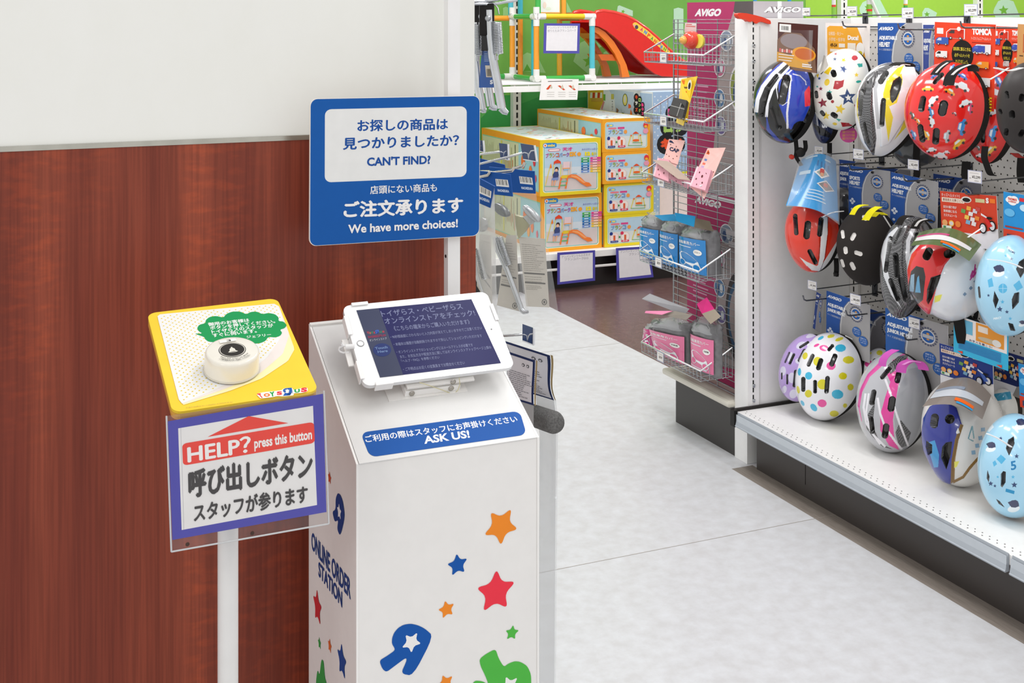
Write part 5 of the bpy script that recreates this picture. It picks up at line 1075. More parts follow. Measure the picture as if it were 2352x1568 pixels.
hidden('helmet behind the silver and pink one, dark blue card peeping over', c7(1175, 40), c7(1500, 130), .14, 2.70, art_avigo(('JUNIOR', 'HELMET'), '27407c', '7f7d84'), 'dark blue card in shade')
# navy train helmet
NVB = '26318f'
h = helmet('navy and white train-style helmet with gold edging on the base shelf', (*c7(1296, 470), *c7(1905, 1302)), 2.545, 'e0deda',
    paint=[(('p', C7((1298, 900), (1310, 780), (1360, 690), (1460, 640), (1560, 700), (1600, 830), (1560, 950), (1530, 1100), (1520, 1285), (1440, 1260), (1370, 1150), (1310, 1020))), NVB),
           (('l', C7((1600, 830), (1560, 950), (1535, 1100), (1528, 1280)), 26 * S7), '8a6524'), (('l', C7((1530, 1280), (1610, 1240), (1660, 1170), (1730, 1090)), 22 * S7), '8a6524'), (('p', C7((1540, 1120), (1580, 1115), (1560, 1160), (1540, 1170))), 'e6e05a')] +
          [(('p', C7((x - 18, y - 14), (x + 14, y - 18), (x + 18, y + 14), (x - 14, y + 18))), '8fb2cc') for x, y in ((1690, 1048), (1720, 995), (1745, 935), (1765, 868))] + [(('l', C7((1680, 840), (1650, 940), (1690, 960)), 3), '6f9aa4'), (('l', C7((1680, 840), (1695, 940)), 3), '8ab0b8'), (('p', C7((1555, 890), (1570, 855), (1585, 895), (1560, 902))), 'e9e7e4'),
           (('p', C7((1340, 970), (1400, 950), (1432, 1060), (1425, 1150), (1395, 1155))), '3a93cc')],
    cuts=[('p', C7((1335, 1000), (1340, 955), (1380, 985), (1380, 1045), (1350, 1060))), ('p', C7((1447, 1080), (1455, 1000), (1480, 970), (1525, 960), (1515, 1060), (1485, 1165))), slot(c7, S7, 1398, 805, 28, 54, 8), slot(c7, S7, 1510, 790, 34, 34, 0)], raised=[(('p', C7((1298, 900), (1310, 780), (1360, 690), (1460, 640), (1560, 700), (1600, 830), (1560, 950), (1530, 1100), (1520, 1285), (1440, 1260), (1370, 1150), (1310, 1020))), .007)],
    rest=.1872, psi=24, egg=.13, roll=0, pitch=12, k=1.15, liner='dcdad6', linw=.02)
patch(h, C7((1440, 500), (1830, 600), (1760, 790), (1290, 690)), [h['_t'] - .05, h['_t'] - .08, h['_t'] - .17, h['_t'] - .17], 'picture_visor', '8a7f78', 'gloss', .035, 'clear printed visor with train picture', art_visor('c9cdd4', '8f97a6'))
card_at(c7(1424, 190), c7(1840, 308), .12, 2.585, h, art_kids('2b3f86', 'e6e0dc', '4a68b4'), label='navy hang card with bicycle picture', col='e6e4e6')
h = helmet('white and brown train-style helmet half hidden behind the navy and white one', (*c7(1800, 520), *c7(2060, 900)), 2.69, 'dcdad4', paint=[(('p', C7((1850, 560), (1980, 540), (1990, 600), (1850, 620))), '3a93b4')], cuts=[slot(c7, S7, 1825, 690, 20, 60, 0)], psi=28, res=.6, liner='3a3632', linw=.03)
card_at(c7(1850, 200), c7(2140, 290), .12, 2.70, h, art_kids('222f66', '9a948f', '4a68b4'), label='navy hang card in shade', col='8a888a')  # navy and whites darkened, shade put into the card colours
h = blue_helmet('sky blue helmet with numbers and stars at the shelf front, right edge', (*c7(1742, 715), *c7(2290, 1520)), c7, S7,
    [('s', 1905, 908, 16), ('s', 2028, 1048, 20), ('s', 2010, 1272, 26), ('s', 1825, 1262, 22), ('s', 1858, 1280, 14), ('s', 2000, 1210, 16, 1), ('s', 1880, 1210, 12, 1), ('b', 1830, 960, 36), ('b', 2060, 780, 40), ('b', 2010, 1420, 44), ('m', [(1870, 1070), (1905, 1035), (1945, 1070), (1910, 1110)]), ('m', [(1840, 1095), (1860, 1080), (1875, 1110), (1850, 1130)]), ('w', [(1790, 820), (1830, 780), (1850, 820), (1810, 860)])],
    [('p', C7((1945, 985), (1965, 920), (2005, 895), (2010, 950), (1970, 1040))), ('p', C7((1905, 1280), (1905, 1190), (1925, 1165), (1942, 1170), (1940, 1250), (1915, 1290))), ('p', C7((1795, 1220), (1800, 1160), (1815, 1210), (1810, 1250))), ('p', C7((1870, 1385), (1895, 1400), (1930, 1445), (1890, 1420)))], 2.50, .1872)
f_ = vert_frame(*c7(2000, 1130), h['_t'] - .135, -25); m = MB(); m.ptext(f_, '5', c7(1985, 1160), c7(2028, 1150), c7(1978, 1090), '3a8ac0', .03); m.ptext(f_, '1', c7(1940, 1325), c7(2008, 1345), c7(1945, 1300), '3a93c4', .03); m.build('shell_lettering', h)
strap(h, C7((1800, 872), (1880, 905), (1985, 975)), .006, 'e9edf0', -.15)
card_at(c7(2040, 320), c7(2240, 370), .115, 2.56, h, art_rail, label='blue and red hang card')
# instruction card of the sky blue helmet, hanging in front of the navy card
r = thing('hang_card', 'cyan instruction card with orange panel below the red and white helmet', 'card', tuple(at(2240, 800, X=2.55))); r['_t'] = fwd(at(2240, 800, X=2.55))
def art_instr(m, fr, w, h):
    m.upoly(fr, R4(w, h, 0, 0, 1, 1), '3fb4dc'); m.upoly(fr, [(.06 * w, .42 * h), (.06 * w, h), (.98 * w, h), (.98 * w, .42 * h)], 'efe6e2'); m.upoly(fr, R4(w, h, .42, .5, .93, .98), 'e8983a'); m.upoly(fr, R4(w, h, .46, .76, .64, .92), 'efe2d4'); m.upoly(fr, EL(w, h, .66, .60, .2, .06), 'c9b79a'); m.upoly(fr, EL(w, h, .80, .60, .08, .09), 'e6e2dc')
    m.utext(fr, 'お手入を書こう!', .30 * w, .43 * h, .72 * w, .49 * h, '3a3f6a', .012); m.upoly(fr, R4(w, h, .08, .6, .36, .95), '6fb8d8')
    for j in range(7): m.upoly(fr, R4(w, h, .10, .36 - .035 * j, .88, .375 - .035 * j), '3a68b0')
    for x in (.08, .80): m.upoly(fr, [(x * w, .06 * h), ((x + .1) * w, .10 * h), ((x + .1) * w, .02 * h)], 'e04a30')
card_at((2191, 722), (2316, 762), .105, 2.53, r, art_instr, 'card_sheet', '3fb4dc')
# ================================================================== PRICE HOOKS OF THE GONDOLA
PRICES = []
def price_hook(px, py, X, price, label, wpx=26, drop=.035, low=True):
    p = at(px, py, X=X); h = thing('display_hook', label, 'hook', tuple(p), 'wire hooks with price tags on the helmet gondola')
    m = MB(); z = p.z - .014; xe = PBX - (.0086 if z > 1.455 else .0006)
    m.tube([(X + .004, p.y, z), (PBX - .022, p.y, z + .004), (xe - .005, p.y, z - .012), (xe - .003, p.y, z - drop)], .0022, '6d6f72', 'metal', 6)
    if low: m.tube([(X - .035, p.y, z - drop + .018), (X - .030, p.y, z - drop + .004), (X - .02, p.y, z - drop), (xe - .003, p.y, z - drop - .002)], .0026, '77797c', 'metal', 6)
    m.box(xe - .004, xe, p.y - .012, p.y + .012, z - drop - .01, z + .01, '55575a', 'metal'); m.build('wire', h)
    s = fwd(p) / FPX; w = wpx * s * 1.18; hh = wpx * .86 * s
    fr = Frame((X, p.y + w / 2, p.z - hh / 2), (.12, -1, 0), (0, 0, 1)); m = MB()
    m.fbox(fr, 0, w, 0, hh, -.0012, 0, 'b9bcd4', 'gloss'); m.lay = 1
    m.upoly(fr, R4(w, hh, .05, .06, .95, .94), 'efece9'); m.upoly(fr, R4(w, hh, .15, .76, .8, .80), 'b9b4b2'); m.utext(fr, price, .32 * w, .32 * hh, .90 * w, .60 * hh, '4a4442', .02); m.upoly(fr, R4(w, hh, .12, .34, .26, .38), '8a8480'); m.upoly(fr, R4(w, hh, .5, .16, .8, .20), '9a9490')
    m.build('price_tag', h)
price_hook(1850, 27, 2.545, '¥3,899', 'wire hook with price tag nearest to the red plastic grip', 22, low=False)
price_hook(1955, 26, 2.56, '¥2,599', 'wire hook with price tag above the cream star helmet', 27)
price_hook(2083, 30, 2.56, '¥4,499', 'wire hook with price tag reading 4,499 above the yellow and white racing helmet', 29)
price_hook(2228, 23, 2.53, '¥3,299', 'wire hook with price tag above the red toy-car helmets', 32)
price_hook(1879, 346, 2.54, '¥2,499', 'wire hook with price tag just above the bright blue wrap card', 23)
price_hook(1970, 354, 2.56, '¥2,499', 'wire hook with price tag above the yellow-strapped black helmet', 27)
price_hook(2096, 378, 2.58, '¥2,499', 'wire hook whose price tag is crossed by a black helmet strap', 27)
price_hook(2237, 406, 2.56, '¥3,299', 'wire hook with large price tag over the orange-red bicycle card', 33)
price_hook(1864, 655, 2.54, '¥1,999', 'wire hook with empty prong and price tag under the orange-red wrapped helmet', 24)
price_hook(1963, 688, 2.55, '¥4,499', 'wire hook with price tag below the yellow-strapped black helmet', 28)
price_hook(2098, 742, 2.60, '¥2,499', 'wire hook with price tag below the carbon weave helmet', 28)

# ================================================================== WIRE GRID AND BASKETS ON THE GONDOLA END
EX = 2.392; Y0g, Y1g = 3.568, 4.0
gr = thing('wire_grid', 'grey wire grid panel upright on the gondola end in front of the bicycle cartons', 'rack', (EX, 3.78, .19))
m = MB(); m.tube([(EX, Y0g, .2), (EX, Y0g, 1.492), (EX, Y1g, 1.492), (EX, Y1g, .2), (EX, Y0g, .2)], .0032, '9d9fa2', 'wire', 6); m.build('frame', gr)
m = MB()
for px in (1557, 1600, 1648): p = at(px, 500, X=EX); m.tube([(EX, p.y, .2), (EX, p.y, 1.492)], .0020, '97999c', 'wire', 5)
z = .22
while z < 1.49: m.tube([(EX - .003, Y0g, z), (EX - .003, Y1g, z)], .0016, 'a3a5a8', 'wire', 5); z += .0247
m.build('cross_wires', gr)
def make_basket():
    b = thing('wire_basket', '-', 'basket', (2.36, 3.575, 0), 'wire baskets hooked on the grid panel')
    ya, yb, xf, xb = 3.578, 3.985, 2.257, 2.384
    m = MB(); m.tube([(xb, ya, .066), (xf, ya, 0), (xf, yb, 0), (xb, yb, .066)], .0030, 'f0f0f1', 'wire', 7); m.build('rim', b)
    m = MB(); C_ = 'b4b6b9'; bt = -.034; n = 17
    for i in range(n + 1):
        y = ya + (yb - ya) * i / n; m.tube([(xf, y, 0), (xf + .002, y, bt), (xb, y, bt), (xb, y, .066)], .0014, C_, 'wire', 5)
    for x in (xf + .002, xf + .03, xf + .06, xf + .09, xb): m.tube([(x, ya, bt - .002), (x, yb, bt - .002)], .0016, C_, 'wire', 5)
    for z in (-.005, .03, .066): m.tube([(xb, ya, z), (xb, yb, z)], .0016, C_, 'wire', 5)
    for y in (ya, yb):
        m.tube([(xf, y, bt + .015), (xb, y, bt + .015)], .0014, C_, 'wire', 5)
        for x, zt in ((xf + .035, .018), (xf + .07, .036), (xf + .1, .052)): m.tube([(x, y, bt), (x, y, zt)], .0014, C_, 'wire', 5)
    m.build('mesh', b)
    m = MB(); p = at(1545, 133, X=xf - .004); fr = Frame((xf - .004, 3.865, -.036), (0, -1, 0), (0, 0, 1)); w, hh = .048, .038
    m.fbox(fr, 0, w, 0, hh, -.0012, 0, '9aa0b4', 'gloss'); m.lay = 1; m.upoly(fr, R4(w, hh, .08, .1, .92, .9), 'e8e3de'); m.utext(fr, '¥899', .3 * w, .3 * hh, .8 * w, .58 * hh, '6a6462', .02); m.upoly(fr, R4(w, hh, .2, .70, .8, .74), 'a8a29e'); m.build('price_tag', b)
    return b
bk = make_basket()
BLAB = ('topmost wire basket holding a round red bell', 'wire basket holding a black bell on yellow card', 'wire basket holding pink bells on pink cards', 'wire basket filled with grey bicycle covers in blue labels', 'lowest wire basket with grey bicycle covers in pink labels')
BZ = (1.372, 1.146, .928, .640, .302)
for i, (z, l) in enumerate(zip(BZ, BLAB)):
    o = bk if i == 0 else dup(bk)
    o.location.z = z; o.location.x += (0, 0, -.010, -.020, -.012)[i]; o['label'] = l
# --- goods in the baskets
def leaning(quad, t, name, root, col, art=None, mat='gloss', th=.002, label=None):
    C_ = [at(*q, t=x) for q, x in zip(quad, t)]
    fr = corner_frame(C_[0], C_[1], C_[3]); w = (C_[1] - C_[0]).length; hh = (C_[0] - C_[3]).length
    if fr.n.dot(Vector((0, 0, EYE)) - C_[0]) < 0: fr.n = -fr.n
    m = MB(); m.prism([C_[i] - fr.n * th for i in (3, 2, 1, 0)], fr.n * th, col, mat); m.lay = 1
    fr.O = C_[3].copy(); fr.ex = ((C_[1] - C_[0]) * .5 + (C_[2] - C_[3]) * .5) / w; fr.ey = (C_[0] - C_[3]) / hh
    if art: art(m, fr, w, hh)
    return m.build(name, root, label), fr, w, hh
ke = crop(1440, 0, .29331)
TB = 4.33
r = thing('bicycle_bell', 'round red and yellow bell in a clear blister in the topmost basket', 'bell', tuple(at(1583, 110, t=TB)))
f_ = Frame(at(1588, 92, t=TB), (.35, -.93, 0), (0, 0, 1)); m = MB(); m.lathe([(.031, -.012), (.032, .0), (.030, .014), (.022, .026), (.012, .031)], f_, 'd8402c', 'gloss', 28); m.build('dome', r)
m = MB(); f2 = Frame(f_.pt(-.010, .0, .026), f_.ex, f_.ey); m.lathe([(.015, 0), (.0145, .010), (.010, .017), (.001, .020)], f2, 'e0a04a', 'gloss', 22); m.build('knob', r)
m = MB(); m.lathe([(.020, .0), (.026, .004), (.024, .014)], Frame(f_.pt(.028, -.004, -.012), f_.ex, f_.ey), 'e3d04a', 'gloss', 20); m.build('yellow_ring', r)
def art_red(m, fr, w, h):
    m.upoly(fr, R4(w, h, .05, .80, .95, .98), 'e2e0de'); m.upoly(fr, R4(w, h, .1, .82, .6, .9), 'd6504a'); m.upoly(fr, R4(w, h, .1, .62, .9, .72), 'd6706a')
leaning([ke(455, 175), ke(548, 180), ke(550, 440), ke(415, 430)], [TB + .02] * 4, 'blister_card', r, 'ffffff', None, 'clear'); leaning([ke(455, 178), ke(545, 183), ke(542, 260), ke(450, 255)], [TB + .022] * 4, 'printed_header', r, 'e6c9c6', art_red)
r = thing('bicycle_bell', 'black bell fixed to a yellow card leaning in its basket', 'bell', tuple(at(1560, 255, t=TB)))
def art_yel(m, fr, w, h):
    m.upoly(fr, R4(w, h, .03, .02, .97, .98), 'f0cb34'); m.upoly(fr, R4(w, h, .06, .88, .34, .97), 'e8732a'); m.upoly(fr, EL(w, h, .78, .86, .16, .12), 'e9e2cc'); m.upoly(fr, EL(w, h, .78, .84, .10, .08), '2c2824')
    for j, (y, c) in enumerate(((.80, '7a5a2a'), (.70, 'e8732a'), (.62, 'd9542a'), (.55, 'f4e6b0'), (.45, 'f4e6b0'))): m.upoly(fr, R4(w, h, .10, y - .02, .62, y + .02), c)
leaning([ke(425, 618), ke(553, 596), ke(440, 985), ke(385, 960)], [TB + .02, TB - .02, TB - .05, TB], 'card', r, 'f0cb34', art_yel)
def art_blk(m, fr, w, h):
    m.upoly(fr, R4(w, h, .0, .48, 1, .52), '9a9894'); m.upoly(fr, R4(w, h, .62, 0, .66, 1), 'a5a39f'); m.upoly(fr, R4(w, h, .7, .6, .95, .9), '1a1918')
leaning([ke(365, 762), ke(470, 785), ke(432, 925), ke(322, 890)], [TB - .02, TB - .05, TB - .07, TB - .04], 'bell_body', r, '3a3836', art_blk, th=.022)
def art_pink(dots_, cap=True):
    def f(m, fr, w, h):
        m.upoly(fr, R4(w, h, 0, 0, 1, 1), 'eebcb4'); m.upoly(fr, R4(w, h, .06, .86, .5, .96), '27304f' if cap else 'e0622a'); m.upoly(fr, EL(w, h, .84, .86, .12, .11), 'e8e04a' if cap else 'f0e6e6'); m.upoly(fr, EL(w, h, .84, .86, .06, .08), 'f0a8a0')
        if cap: m.utext(fr, 'CAP', .2 * w, .50 * h, .85 * w, .68 * h, '252c4c', .05)
        else:
            for y, c in ((.72, '6a86c0'), (.62, 'e0705a'), (.54, 'b9a0c8')): m.upoly(fr, R4(w, h, .12, y - .025, .7, y + .025), c)
        for x, y in dots_: m.upoly(fr, EL(w, h, x, y, .035, .025, 8), '6a3a30')
    return f
def art_box(m, fr, w, h):
    m.upoly(fr, R4(w, h, .0, .0, .12, 1), 'f2c4cc')
    for x, y, s in ((.3, .75, .04), (.55, .6, .06), (.25, .4, .04), (.7, .3, .04), (.75, .82, .06), (.4, .15, .03)): m.upoly(fr, EL(w, h, x, y, s, s * 1.2, 10), '5e2c30')
r = thing('bicycle_bell', 'pink bell box lying on its side with folded card in the basket', 'bell', tuple(at(1530, 420, t=TB)))
leaning([ke(330, 1088), ke(455, 1100), ke(385, 1310), ke(285, 1255)], [TB + .05, TB + .03, TB, TB + .02], 'card', r, 'eebcb4', art_pink([(.1, .3), (.3, .25), (.6, .2), (.8, .35), (.2, .78), (.6, .76)]))
leaning([ke(240, 1235), ke(330, 1250), ke(325, 1420), ke(205, 1375)], [TB, TB - .02, TB - .04, TB - .02], 'bell_box', r, 'eba9b6', art_box, th=.03)
leaning([ke(330, 1290), ke(500, 1415), ke(480, 1480), ke(318, 1390)], [TB - .02, TB - .05, TB - .05, TB - .03], 'box_side', r, 'dc98a8', art_box)
leaning([ke(200, 1250), ke(330, 1262), ke(500, 1412), ke(400, 1400)], [TB - .01, TB - .02, TB - .07, TB - .07], 'folded_card', r, 'b9a598', None, 'paper')
r = thing('bicycle_bell', 'pink bell box with spots standing upright on its pink card', 'bell', tuple(at(1615, 430, t=TB - .1)))
leaning([ke(632, 1160), ke(772, 1155), ke(605, 1555), ke(490, 1460)], [TB - .06, TB - .1, TB - .16, TB - .12], 'card', r, 'efc0b8', art_pink([(.1, .4), (.9, .5), (.15, .9)], False))
leaning([ke(548, 1302), ke(660, 1330), ke(612, 1490), ke(490, 1452)], [TB - .10, TB - .14, TB - .17, TB - .13], 'bell_box', r, 'eeaab8', art_box, th=.02)

def stext(m, fn, body, u0, v0, u1, v1, w, col, off=.0, mat='paper'):
    v, f = text_mesh(body, off); x0 = min(p[0] for p in v); x1 = max(p[0] for p in v); y0 = min(p[1] for p in v); y1 = max(p[1] for p in v)
    m.add([fn(u0 + (u1 - u0) * (p[0] - x0) / (x1 - x0), v0 + (v1 - v0) * (p[1] - y0) / (y1 - y0), w + (4e-5 * p[2] if len(p) > 2 else 0)) for p in v], f, col, mat)
def cover_bag(label, TL, TR, BL, BR, X, lab_col, lab_v, txt, badge, depth=.068, lab_u=(.02, .98), hdr=None):
    c0, c1 = at(*BL, X=X), at(*BR, X=X)
    d0, d1 = at(*TL, t=fwd(c0)), at(*TR, t=fwd(c1))
    rz = (.640 if c1.z > .45 else .302) - .030; c0.z = max(c0.z, rz); c1.z = max(c1.z, rz)
    root = thing('bicycle_cover', label, 'cover', tuple((c0 + c1) / 2), 'bagged bicycle covers in the baskets')
    def fn(u, v, w=0.0):      # u across the label side, v up; bulging front
        p = (c0 * (1 - u) + c1 * u) * (1 - v) + (d0 * (1 - u) + d1 * u) * v
        ex = (c1 - c0).normalized(); nn = Vector((ex.y, -ex.x, 0)); 
        if nn.x > 0 and nn.dot(Vector((-1, -1, 0))) < 0: nn = -nn
        return p + nn * (.012 * (1 - abs(2 * u - 1) ** 3) + w)
    ex = (c1 - c0).normalized(); nn = Vector((ex.y, -ex.x, 0))
    if nn.dot(Vector((-1, -1, 0))) < 0: nn = -nn
    m = MB(); rnd = random.Random(int(TL[0]))
    N = 28; H = 20; W = (c1 - c0).length
    def fb(a, v):
        th = 2 * math.pi * a; cu, su = math.cos(th), math.sin(th); e = .45
        x = abs(cu) ** e * (1 if cu > 0 else -1); y = abs(su) ** e * (1 if su > 0 else -1)
        u = .5 + .5 * x; p = (c0 * (1 - u) + c1 * u) * (1 - v) + (d0 * (1 - u) + d1 * u) * v
        sh = 1 - .55 * max(0, (v - .86) / .14) ** 2
        cr = .004 * math.sin(a * 12 * math.pi + v * 29) * math.sin(a * 6 * math.pi - v * 41) * (.25 + 2.5 * v ** 4)
        return p - nn * (depth * .5) + nn * (depth * .5 * y * sh + (.010 * (1 - abs(x) ** 3) if y > 0 else 0) + cr - .002)
    m.grid(fb, N, H, '747375', 'crinkle'); m.face([fb(i / N, 1) for i in range(N)], '747375', 'crinkle'); m.face([fb(i / N, 0) for i in range(N)][::-1], '7b7a7b', 'crinkle'); m.build('bag', root)
    m = MB(); u0, u1 = lab_u; v0, v1 = lab_v
    g = lambda a, b, w=0.0: fn(u0 + (u1 - u0) * a, v0 + (v1 - v0) * b, .0022 + w)
    m.grid(lambda a, b: g(a, b), 12, 8, lab_col, 'gloss')
    stext(m, g, txt, .06, .80, .86, .90, .0006, 'f4f4f4', .02); m.grid(lambda a, b: g(.06 + .5 * a, .72 + .02 * b, .0005), 4, 1, 'e6eef4')
    def disc(cu, cv, ru, rv, col, w): m.face([g(cu + ru * math.cos(i * math.pi / 9), cv + rv * math.sin(i * math.pi / 9), w) for i in range(18)], col)
    disc(.78, .62, .13, .085, 'f2f0ec', .0010); stext(m, g, badge, .69, .60, .87, .65, .0016, '3a3a3a', .02)
    # bicycle under its cover, in outline
    m.face([g(x, y, .0010) for x, y in ((.12, .30), (.10, .48), (.18, .55), (.42, .54), (.66, .44), (.80, .34), (.86, .18), (.62, .18), (.40, .22), (.24, .22))], 'e9edf0')
    for cu, cv in ((.24, .24), (.74, .17)):
        disc(cu, cv, .13, .10, 'e9edf0', .0013); disc(cu, cv, .105, .082, lab_col, .0017)
    m.grid(lambda a, b: g(.1 + .7 * a, .04 + .025 * b, .0008), 4, 1, 'dfe6ee')
    m.build('label', root)
    if hdr:
        for q, tt, c, nm in hdr: leaning(q, tt, nm, root, c, None, 'paper', .0008)
    m = MB()
    def fw_(a, v):
        p = fb(a, .80 + .32 * v); c = (d0 + d1) / 2
        return p + (Vector((c.x, c.y, p.z)) - p) * (.55 * v) + Vector((0, 0, .002 * math.sin(a * 18 * math.pi))) + nn * .003
    m.grid(fw_, 28, 6, 'ffffff', 'clear'); m.build('film_top', root)
    return root
kc = crop(1440, 440, .3316)
BLU, PNK = '1f7fc4', 'e2729c'
cover_bag('grey bicycle cover with blue label at the far end of its basket', kc(92, 165), kc(228, 185), kc(90, 505), kc(225, 545), 2.285, BLU, (.0, .72), '自転車用カバー', 'フリー', hdr=None)
cover_bag('grey bicycle cover with blue label squeezed in the middle of its basket', kc(230, 205), kc(362, 232), kc(230, 550), kc(360, 590), 2.285, BLU, (.0, .78), '自転車用カバー', 'フリー', hdr=[([kc(190, 165), kc(330, 155), kc(350, 205), kc(245, 200)], [4.46, 4.40, 4.36, 4.40], '1a7fae', 'header_card')])
cover_bag('grey bicycle cover with blue label, largest of the blue-labelled three', kc(362, 245), kc(545, 275), kc(364, 600), kc(558, 642), 2.285, BLU, (.04, .80), '自転車用カバー', 'フリー', lab_u=(.0, 1.0), hdr=[([kc(330, 145), kc(475, 170), kc(465, 245), kc(345, 205)], [4.34, 4.28, 4.26, 4.32], '1f88ba', 'header_card'), ([kc(475, 182), kc(575, 205), kc(600, 275), kc(465, 245)], [4.27, 4.24, 4.20, 4.24], '5f5648', 'header_card_back')])
kd = crop(1440, 650, .15941)
cover_bag('wide grey bicycle cover with pink label, far end of the lowest basket', kd(290, 520), kd(850, 590), kd(400, 1180), kd(850, 1260), 2.295, PNK, (.0, .68), '自転車用カバー', '子供車', lab_u=(.0, .98), hdr=[([kd(270, 400), kd(660, 400), kd(500, 455), kd(255, 430)], [4.42, 4.32, 4.34, 4.42], 'e78aae', 'header_card'), ([kd(330, 150), kd(900, 370), kd(820, 460), kd(215, 225)], [4.46, 4.28, 4.30, 4.46], '9d9c9f', 'header_card_back'), ([kd(510, 460), kd(690, 400), kd(945, 455), kd(850, 530)], [4.36, 4.32, 4.22, 4.24], '8d857c', 'header_card_fold')])
cover_bag('dark grey bicycle cover with magenta label wedged at the basket end', kd(270, 600), kd(330, 640), kd(235, 985), kd(390, 1040), 2.31, 'c8347e', (.0, .9), '自転車用カバー', '子供車', depth=.05)
cover_bag('narrow grey bicycle cover with pink label at the near end of the lowest basket', kd(915, 530), kd(1270, 610), kd(930, 1350), kd(1270, 1440), 2.295, PNK, (.07, .72), '自転車用カバー', '子供車', depth=.036, hdr=[([kd(1005, 300), kd(1150, 205), kd(1260, 375), kd(1080, 440)], [4.28, 4.24, 4.18, 4.22], 'd6337f', 'header_card'), ([kd(1080, 440), kd(1260, 375), kd(1355, 480), kd(1205, 590)], [4.22, 4.18, 4.15, 4.18], 'a79a8a', 'header_card_back')])

# --- bicycle cartons behind the grid
def carton(label, z0, z1, low):
    x0, x1, y0, y1 = 2.447, 2.656, 3.563, 3.994
    b = thing('bicycle_carton', label, 'box', ((x0 + x1) / 2, (y0 + y1) / 2, z0)); m = MB(); m.box(x0, x1, y0, y1, z0, z1, 'c9c4c6', 'plastic'); m.build('carton', b)
    fr = Frame((x0 - .0002, y1, z0), (0, -1, 0), (0, 0, 1)); w = y1 - y0; h = z1 - z0; m = MB()
    m.upoly(fr, R4(w, h, 0, 0, 1, 1), 'a99b9a'); m.upoly(fr, [(0, 0), (.36 * w, 0), (.45 * w, .35 * h), (.5 * w, .7 * h), (.72 * w, .95 * h), (.74 * w, h), (0, h)], 'b23a68')
    m.upoly(fr, [(.72 * w, .95 * h), (.74 * w, h), (w, h), (w, .86 * h)], '5d5556')
    m.utext(fr, 'AVIGO', .12 * w, .925 * h, .52 * w, .965 * h, 'ece8ea', .06, shear=.5)
    for j in range(7): m.upoly(fr, R4(w, h, .10, .55 - .03 * j, .34 - .02 * (j % 3), .558 - .03 * j), 'd69ab4')
    for cx, cy, rx, ry, c in ((.62, .80, .10, .055, '8a94a6'), (.52, .66, .085, .05, 'b86a86'), (.52, .50, .085, .05, '5d80a8'), (.54, .36, .085, .05, '7a6ea0'), (.80, .56, .13, .12, '8f9a52')):
        if low and cx > .7: continue
        m.upoly(fr, EL(w, h, cx, cy, rx, ry), 'e2dee0'); m.upoly(fr, EL(w, h, cx, cy, rx * .88, ry * .88), c); m.upoly(fr, EL(w, h, cx - rx * .3, cy - ry * .2, rx * .3, ry * .5, 12), '4a5a80'); m.upoly(fr, EL(w, h, cx + rx * .3, cy, rx * .28, ry * .5, 12), 'd0d4da')
    if low:
        m.upoly(fr, EL(w, h, .80, .38, .19, .24), '4a4446'); m.upoly(fr, EL(w, h, .80, .38, .16, .19), '44617f'); m.upoly(fr, EL(w, h, .80, .38, .13, .155), 'a99b9a'); m.upoly(fr, [(0, 0), (w, 0), (w, .12 * h), (.4 * w, .07 * h), (0, .1 * h)], 'b23a68'); m.upoly(fr, R4(w, h, .05, .972, .9, .992), 'e2e0e2')
        m.upoly(fr, R4(w, h, .62, .80, .80, .83), 'cfc8ca'); m.upoly(fr, R4(w, h, .66, .74, .84, .77), 'cfc8ca')
    else: m.upoly(fr, [(.8 * w, .1 * h), (.98 * w, .05 * h), (w, .4 * h), (.86 * w, .42 * h)], '3a78a8')
    m.build('printed_front', b)
    fr = Frame((x0, y0 - .0002, z0), (1, 0, 0), (0, 0, 1)); w = x1 - x0; m = MB(); m.upoly(fr, R4(w, h, 0, 0, 1, 1), 'b9b4b8'); m.upoly(fr, R4(w, h, .48, .0, .56, 1), 'efefef', 'gloss')
    m.utext(fr, 'AVIGO', .20 * w, h - .040, .93 * w, h - .018, '6d6568', .10, shear=.4); m.utext(fr, 'AVIGO', .20 * w, h - .039, .93 * w, h - .019, 'f2f0f0', .05, shear=.4); m.build('printed_end', b)
carton('magenta and grey bicycle carton with bicycle pictures, upper of the stacked pair', .862, 1.556, False)
carton('magenta and grey bicycle carton with a large wheel picture at the stack bottom', .194, .861, True)
# ================================================================== TOY FIXTURE AT THE BACK
sh = thing('toy_shelving', 'white shelving with wire upper deck along the green wall', 'shelving', (4.0, 6.6, 0))
m = MB(); m.box(1.9, 6.6, 6.12, 7.07, .185, .208, 'e9e6e3', 'paint'); m.box(1.9, 6.6, 6.095, 6.12, .170, .208, 'efedea', 'paint', bev=.003); m.build('base_deck', sh)
m = MB(); m.box(1.9, 6.6, 6.16, 7.07, 0, .170, '211b1a', 'paint'); m.build('kick_plate', sh)
m = MB(); m.box(1.9, 6.6, 6.07, 6.082, .118, .130, 'dedbd8', 'paint', bev=.002); m.build('card_rail', sh)
ZS = 1.124
m = MB()
for y in (6.36, 6.37): m.tube([(1.9, y, ZS), (6.6, y, ZS)], .005, 'f0eeec', 'paint', 6)
m.box(1.9, 6.6, 6.352, 6.362, ZS - .045, ZS - .012, 'f2f0ee', 'paint'); m.tube([(1.9, 6.365, ZS - .018), (6.6, 6.365, ZS - .018)], .004, 'dcd8d5', 'paint', 6)
for i in range(28): y = 6.38 + .024 * i; m.tube([(1.9, y, ZS), (6.6, y, ZS)], .0024, 'ecebe9', 'paint', 5)
x = 1.92
while x < 6.6: m.tube([(x, 6.36, ZS - .04), (x, 6.36, ZS - .004), (x, 7.065, ZS - .004)], .0026, 'e6e4e2', 'paint', 5); x += .085
m.build('wire_deck', sh)
